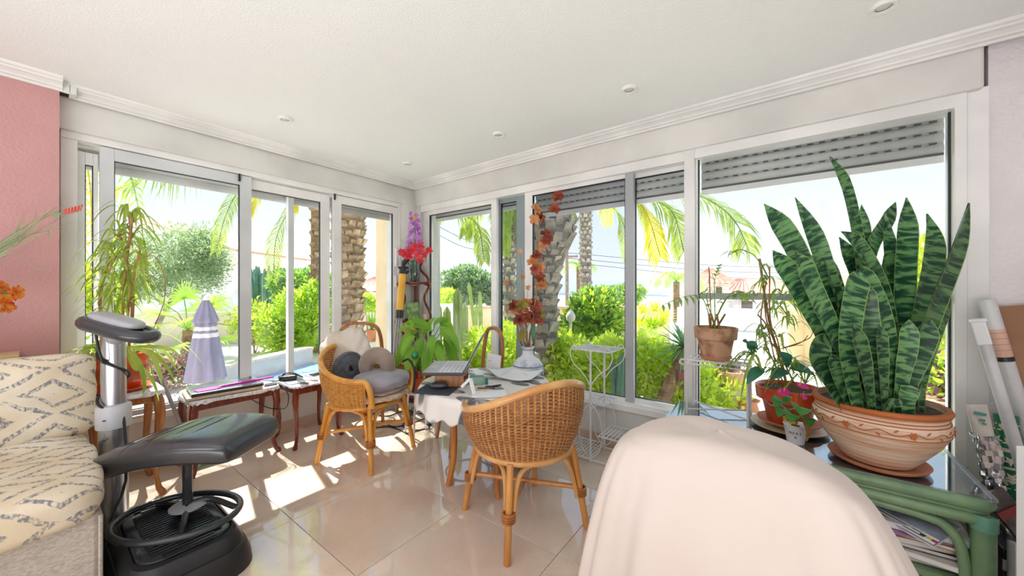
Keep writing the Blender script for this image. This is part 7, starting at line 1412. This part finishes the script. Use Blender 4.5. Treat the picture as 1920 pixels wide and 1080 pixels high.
slab('flat_box', 'flat pale grey box lying behind the magazines under the green table', 'box', Vector((.17, 2.40, .29)), (.34, .22, .035), (1, 0, 0), M['greyp']); slab('box_pile', 'white carton supporting the flat pale grey box under the green table', 'box', Vector((.14, 2.40, .198)), (.30, .2, .142), (1, 0, 0), M['paper'])
for k in range(4): slab('booklet', ('white booklet leaning in a row, leftmost under the green table', 'white booklet leaning second in the row under the green table', 'grey booklet leaning third in the row under the green table', 'white booklet leaning against the blue grey magazine')[k], 'booklet', Vector((.20+.018*k, 2.13, .32)), (.006, .16, .09), (1, 0, -.35), M['paper'] if k != 2 else M['greyp'], Vector((0, 1, 0)), 'leaning booklets under the green table')
# things leaning at the right wall
def roll(name, label, cat, a, b, r, mat):
    a, b = Vector(a), Vector(b); d = (b-a).normalized(); g_ = a.z/(-d.z) if d.z < 0 else 0
    o = thing(name, label, cat, tuple(b)); MB().tube([a, b], r, 20).build('tube', mat, o); return o, d
wt_ = pm('white_plastic_tube', (208, 208, 210), rough=.4)
def to_floor(a, b): d = (b-a); return a+d*((a.z-.004)/-d.z)
a = at(1833, 600, 1.55); b = to_floor(a, at(1918, 880, 1.46)); o, d = roll('roller_tube', 'thin white tube with square cap leaning on the right wall', 'tube', a, b, .019, wt_); MB().obox(a+d*.05, (.11, .046, .04), d).build('cap', M['paper'], o, smooth=False, bevel=.004); MB().obox(a+d*.002, (.012, .058, .05), d).build('cap_lip', M['paper'], o, smooth=False, bevel=.003)
a = at(1850, 562, 1.60); b = to_floor(a, at(1938, 850, 1.53)); o, d = roll('roller_tube', 'thick white tube with pinkish sticker leaning on the right wall', 'tube', a, b, .026, wt_); st_ = at(1866, 612, 1.575); MB().tube([a+d*.13, a+d*.25], .0266, 20).build('sticker', pm('pinkish_sticker', (214, 172, 152), rough=.6), o); MB().tube([a+d*.25, a+d*.27], .0267, 20).build('sticker_band', M['black'], o)
for k in range(4): MB().tube([a+d*(.145+.025*k), a+d*(.1465+.025*k)], .0269, 20).build('print_line', ink, o)
cbx = thing('cardboard_box', 'torn brown cardboard sheet leaning on the right wall behind the tubes', 'cardboard', tuple(at(1900, 700, 1.63))); cx2, cy2 = Vector((1, 0, 0)), Vector((0, 0, 1)); f_ = lambda px, py: (lambda v: (v.x, v.z))(at(px, py, 1)*0+wr_(px, py, 2.585))
def wr_(px, py, y): v = cw((px-960)/FP, 1, -(py-540)/FP); t = y/v.y; return Vector((v.x*t, y, CH+v.z*t))
cmat = pm('brown_cardboard', (150, 112, 84), (166, 128, 98), rough=.85, scale=4); cm2 = pm('pale_torn_cardboard', (196, 164, 134), rough=.9)
poly = [f_(1868, 575), f_(2080, 560), f_(2080, 820), f_(1926, 760), f_(1908, 698), f_(1893, 690), f_(1888, 668)]
MB().prism([(p[0], p[1]) for p in poly][::-1], .012, ((0, 2.58, 0), (1, 0, 0), (0, 0, 1))).build('front_sheet', cmat, cbx, smooth=False)
MB().prism([(p[0], p[1]) for p in [f_(1888, 668), f_(1893, 690), f_(1908, 698), f_(1926, 760), f_(2060, 800), f_(2060, 1000), f_(1960, 1000)]][::-1], .01, ((0, 2.60, 0), (1, 0, 0), (0, 0, 1))).build('torn_layer', cm2, cbx, smooth=False)
MB().box(1.02, 2.59, 0, 1.5, 2.615, .45).build('lower_sheet', cm2, cbx, smooth=False)
fo = thing('foil_bag', 'crumpled silver foil bag with a beige teal printed top in the right corner', 'bag', tuple(at(1866, 960, 1.5))); foil = pm('crumpled_silver_foil', (196, 196, 202), (226, 226, 230), rough=.16, metal=.95, scale=9, bump=.4, bscale=12, bdist=.02); fpr = pm('beige_printed_foil', (206, 198, 188), (220, 214, 206), rough=.35, scale=10)
def lof(rows, n=26, cr=.0, seed=1):
    q = random.Random(seed); ph = [q.uniform(0, 6) for _ in range(8)]; cs2 = bez([at(px, py, t) for px, py, t, w, d in rows], 30); ws = [r[3] for r in rows]; ds = [r[4] for r in rows]; m_ = len(cs2)-1
    def f(u, v):
        x = v*(len(rows)-1); i = min(int(x), len(rows)-2); k = x-i; w = ws[i]+(ws[i+1]-ws[i])*k; d = ds[i]+(ds[i+1]-ds[i])*k; a = 2*math.pi*u; c = cs2[round(v*m_)]
        g_ = cr*(math.sin(3*a+9*v+ph[0])+.7*math.sin(5*a-17*v+ph[1])+.6*math.sin(8*a+31*v+ph[2])+.5*math.sin(2*a+44*v+ph[3]))
        return c+WX*((w/2+g_)*math.cos(a))+WT*((d/2+g_)*math.sin(a))
    return f
MB().grid(lof([(1830, 757, 1.50, .085, .02), (1836, 780, 1.50, .084, .03), (1844, 815, 1.50, .075, .04)]), 26, 16, True).build('printed_top', fpr, fo)
MB().grid(lof([(1844, 815, 1.50, .075, .04), (1852, 840, 1.50, .082, .05), (1858, 875, 1.50, .07, .05), (1862, 900, 1.49, .05, .04), (1868, 925, 1.48, .07, .045), (1878, 955, 1.47, .055, .04)], cr=.0045, seed=3), 40, 60, True).build('foil_body', foil, fo, ang=25)
MB().grid(lof([(1878, 955, 1.47, .055, .04), (1884, 1000, 1.47, .06, .05), (1890, 1055, 1.47, .09, .06), (1893, 1095, 1.47, .10, .06)], cr=.003, seed=5), 26, 30, True).build('foil_tail', foil, fo, ang=25)
teal_ = pm('teal_print', (70, 150, 140), rough=.4)
for (px, py, w, h) in ((1838, 776, .05, .012), (1842, 788, .022, .010), (1846, 795, .016, .008)): MB().obox(at(px, py, 1.478), (w, h, .002), WX*.97+Vector((0, 0, -.2)), (0, 0, 1)).build('print_mark', teal_, fo, smooth=False)
sr = thing('gift_wrap_roll', 'green gift wrap roll with cream star pattern standing in the right corner', 'gift wrap', (0, 0, 0)); gA = at(1886, 778, 1.56); gB = to_floor(gA, at(1899, 960, 1.53)); sr.location = gB; gd = (gB-gA).normalized()
grn = pm('dark_green_wrap', (24, 108, 78), (34, 122, 90), rough=.25); crm = pm('cream_print', (226, 214, 190), rough=.3); MB().tube([gA, gB], .034, 24).build('tube', grn, sr); rA = Vector((1, 0, 0)); rA = (rA-gd*rA.dot(gd)).normalized(); rB = gd.cross(rA)
for (f0, f1) in ((.055, .10), (.21, .235), (.33, .345), (.41, .47)): MB().tube([gA+(gB-gA)*f0, gA+(gB-gA)*f1], .0344, 24, cap=False).build('cream_band', crm, sr)
def star(par, f0, ang0, R_, mat, rr=.0352):
    vs = []; 
    for k in range(10):
        a = math.pi*k/5; r = R_ if k % 2 == 0 else R_*.42; s, h = r*math.sin(a), r*math.cos(a); th_ = ang0+s/rr; vs.append(gA+(gB-gA)*f0+gd*h+rA*(rr*math.cos(th_))+rB*(rr*math.sin(th_)))
    c = gA+(gB-gA)*f0+rA*(rr*1.02*math.cos(ang0))+rB*(rr*1.02*math.sin(ang0)); q = MB(); q.add([c]+vs, [(0, 1+k, 1+(k+1) % 10) for k in range(10)]); q.build('star', mat, par, smooth=False)
ang_cam = math.atan2((-gA).dot(rB), (Vector((0, 0, CH))-gA).dot(rA)); ang_cam = math.atan2((Vector((0, 0, CH))-gA).dot(rB), (Vector((0, 0, CH))-gA).dot(rA))
for i, f0 in enumerate((.078, .16, .28, .385, .44, .55, .66)):
    for j, da in enumerate((-1.1, -.1, .9)): star(sr, f0+.01*(j % 2), ang_cam+da, .022, grn if f0 in (.078, .44) else crm, .0352 if f0 not in (.078, .44) else .0356)
slab('photo_book', 'dark book with red stripe leaning in the right corner', 'book', at(1893, 962, 1.42), (.09, .16, .012), WX*.8+Vector((0, 0, .35)), pm('dark_cover', (60, 52, 52), (120, 110, 104), rough=.3, scale=12), Vector((-C5*.4, S5*.4, 1))); bk2 = bpy.context.scene.objects['photo_book']; MB().obox(at(1893, 962, 1.412), (.085, .028, .004), WX*.8+Vector((0, 0, .35)), Vector((-C5*.4, S5*.4, 1))).build('red_stripe', pm('dark_red', (136, 40, 40), rough=.4), bk2, smooth=False)
MB().grid(lambda u, v: at(1888+40*u, 1012+30*u*u+90*v, 1.36-.03*math.sin(3*u)), 8, 8).build('loose_paper', M['paper'], label='curled white paper standing at the bottom right corner', cat='paper', solid=.001)
bx_ = thing('dark_box', 'dark box on the floor in the right corner behind the green table leg', 'box', (.80, 2.30, 0)); MB().box(.665, 2.22, 0, .93, 2.44, .20).build('body', M['black'], bx_, smooth=False, bevel=.004)
MB().box(.665, 2.215, .12, .93, 2.222, .16).build('label_strip', M['greyp'], bx_, smooth=False)
zt_ = CH-(838-540)/FP*1.09; pn = cw(1.09*1.404+.215, 1.09, 0); wc = thing('white_board', 'edge of a white board standing at the right border of the picture', 'board', tuple(pn))
MB().obox((pn.x, pn.y, zt_/2), (.43, .02, zt_), WX).build('panel', M['paper'], wc, smooth=False, bevel=.002); MB().obox(Vector((pn.x, pn.y, zt_-.05))-WT*.014, (.43, .012, .10), WX).build('top_rail', M['trim'], wc, smooth=False, bevel=.002)
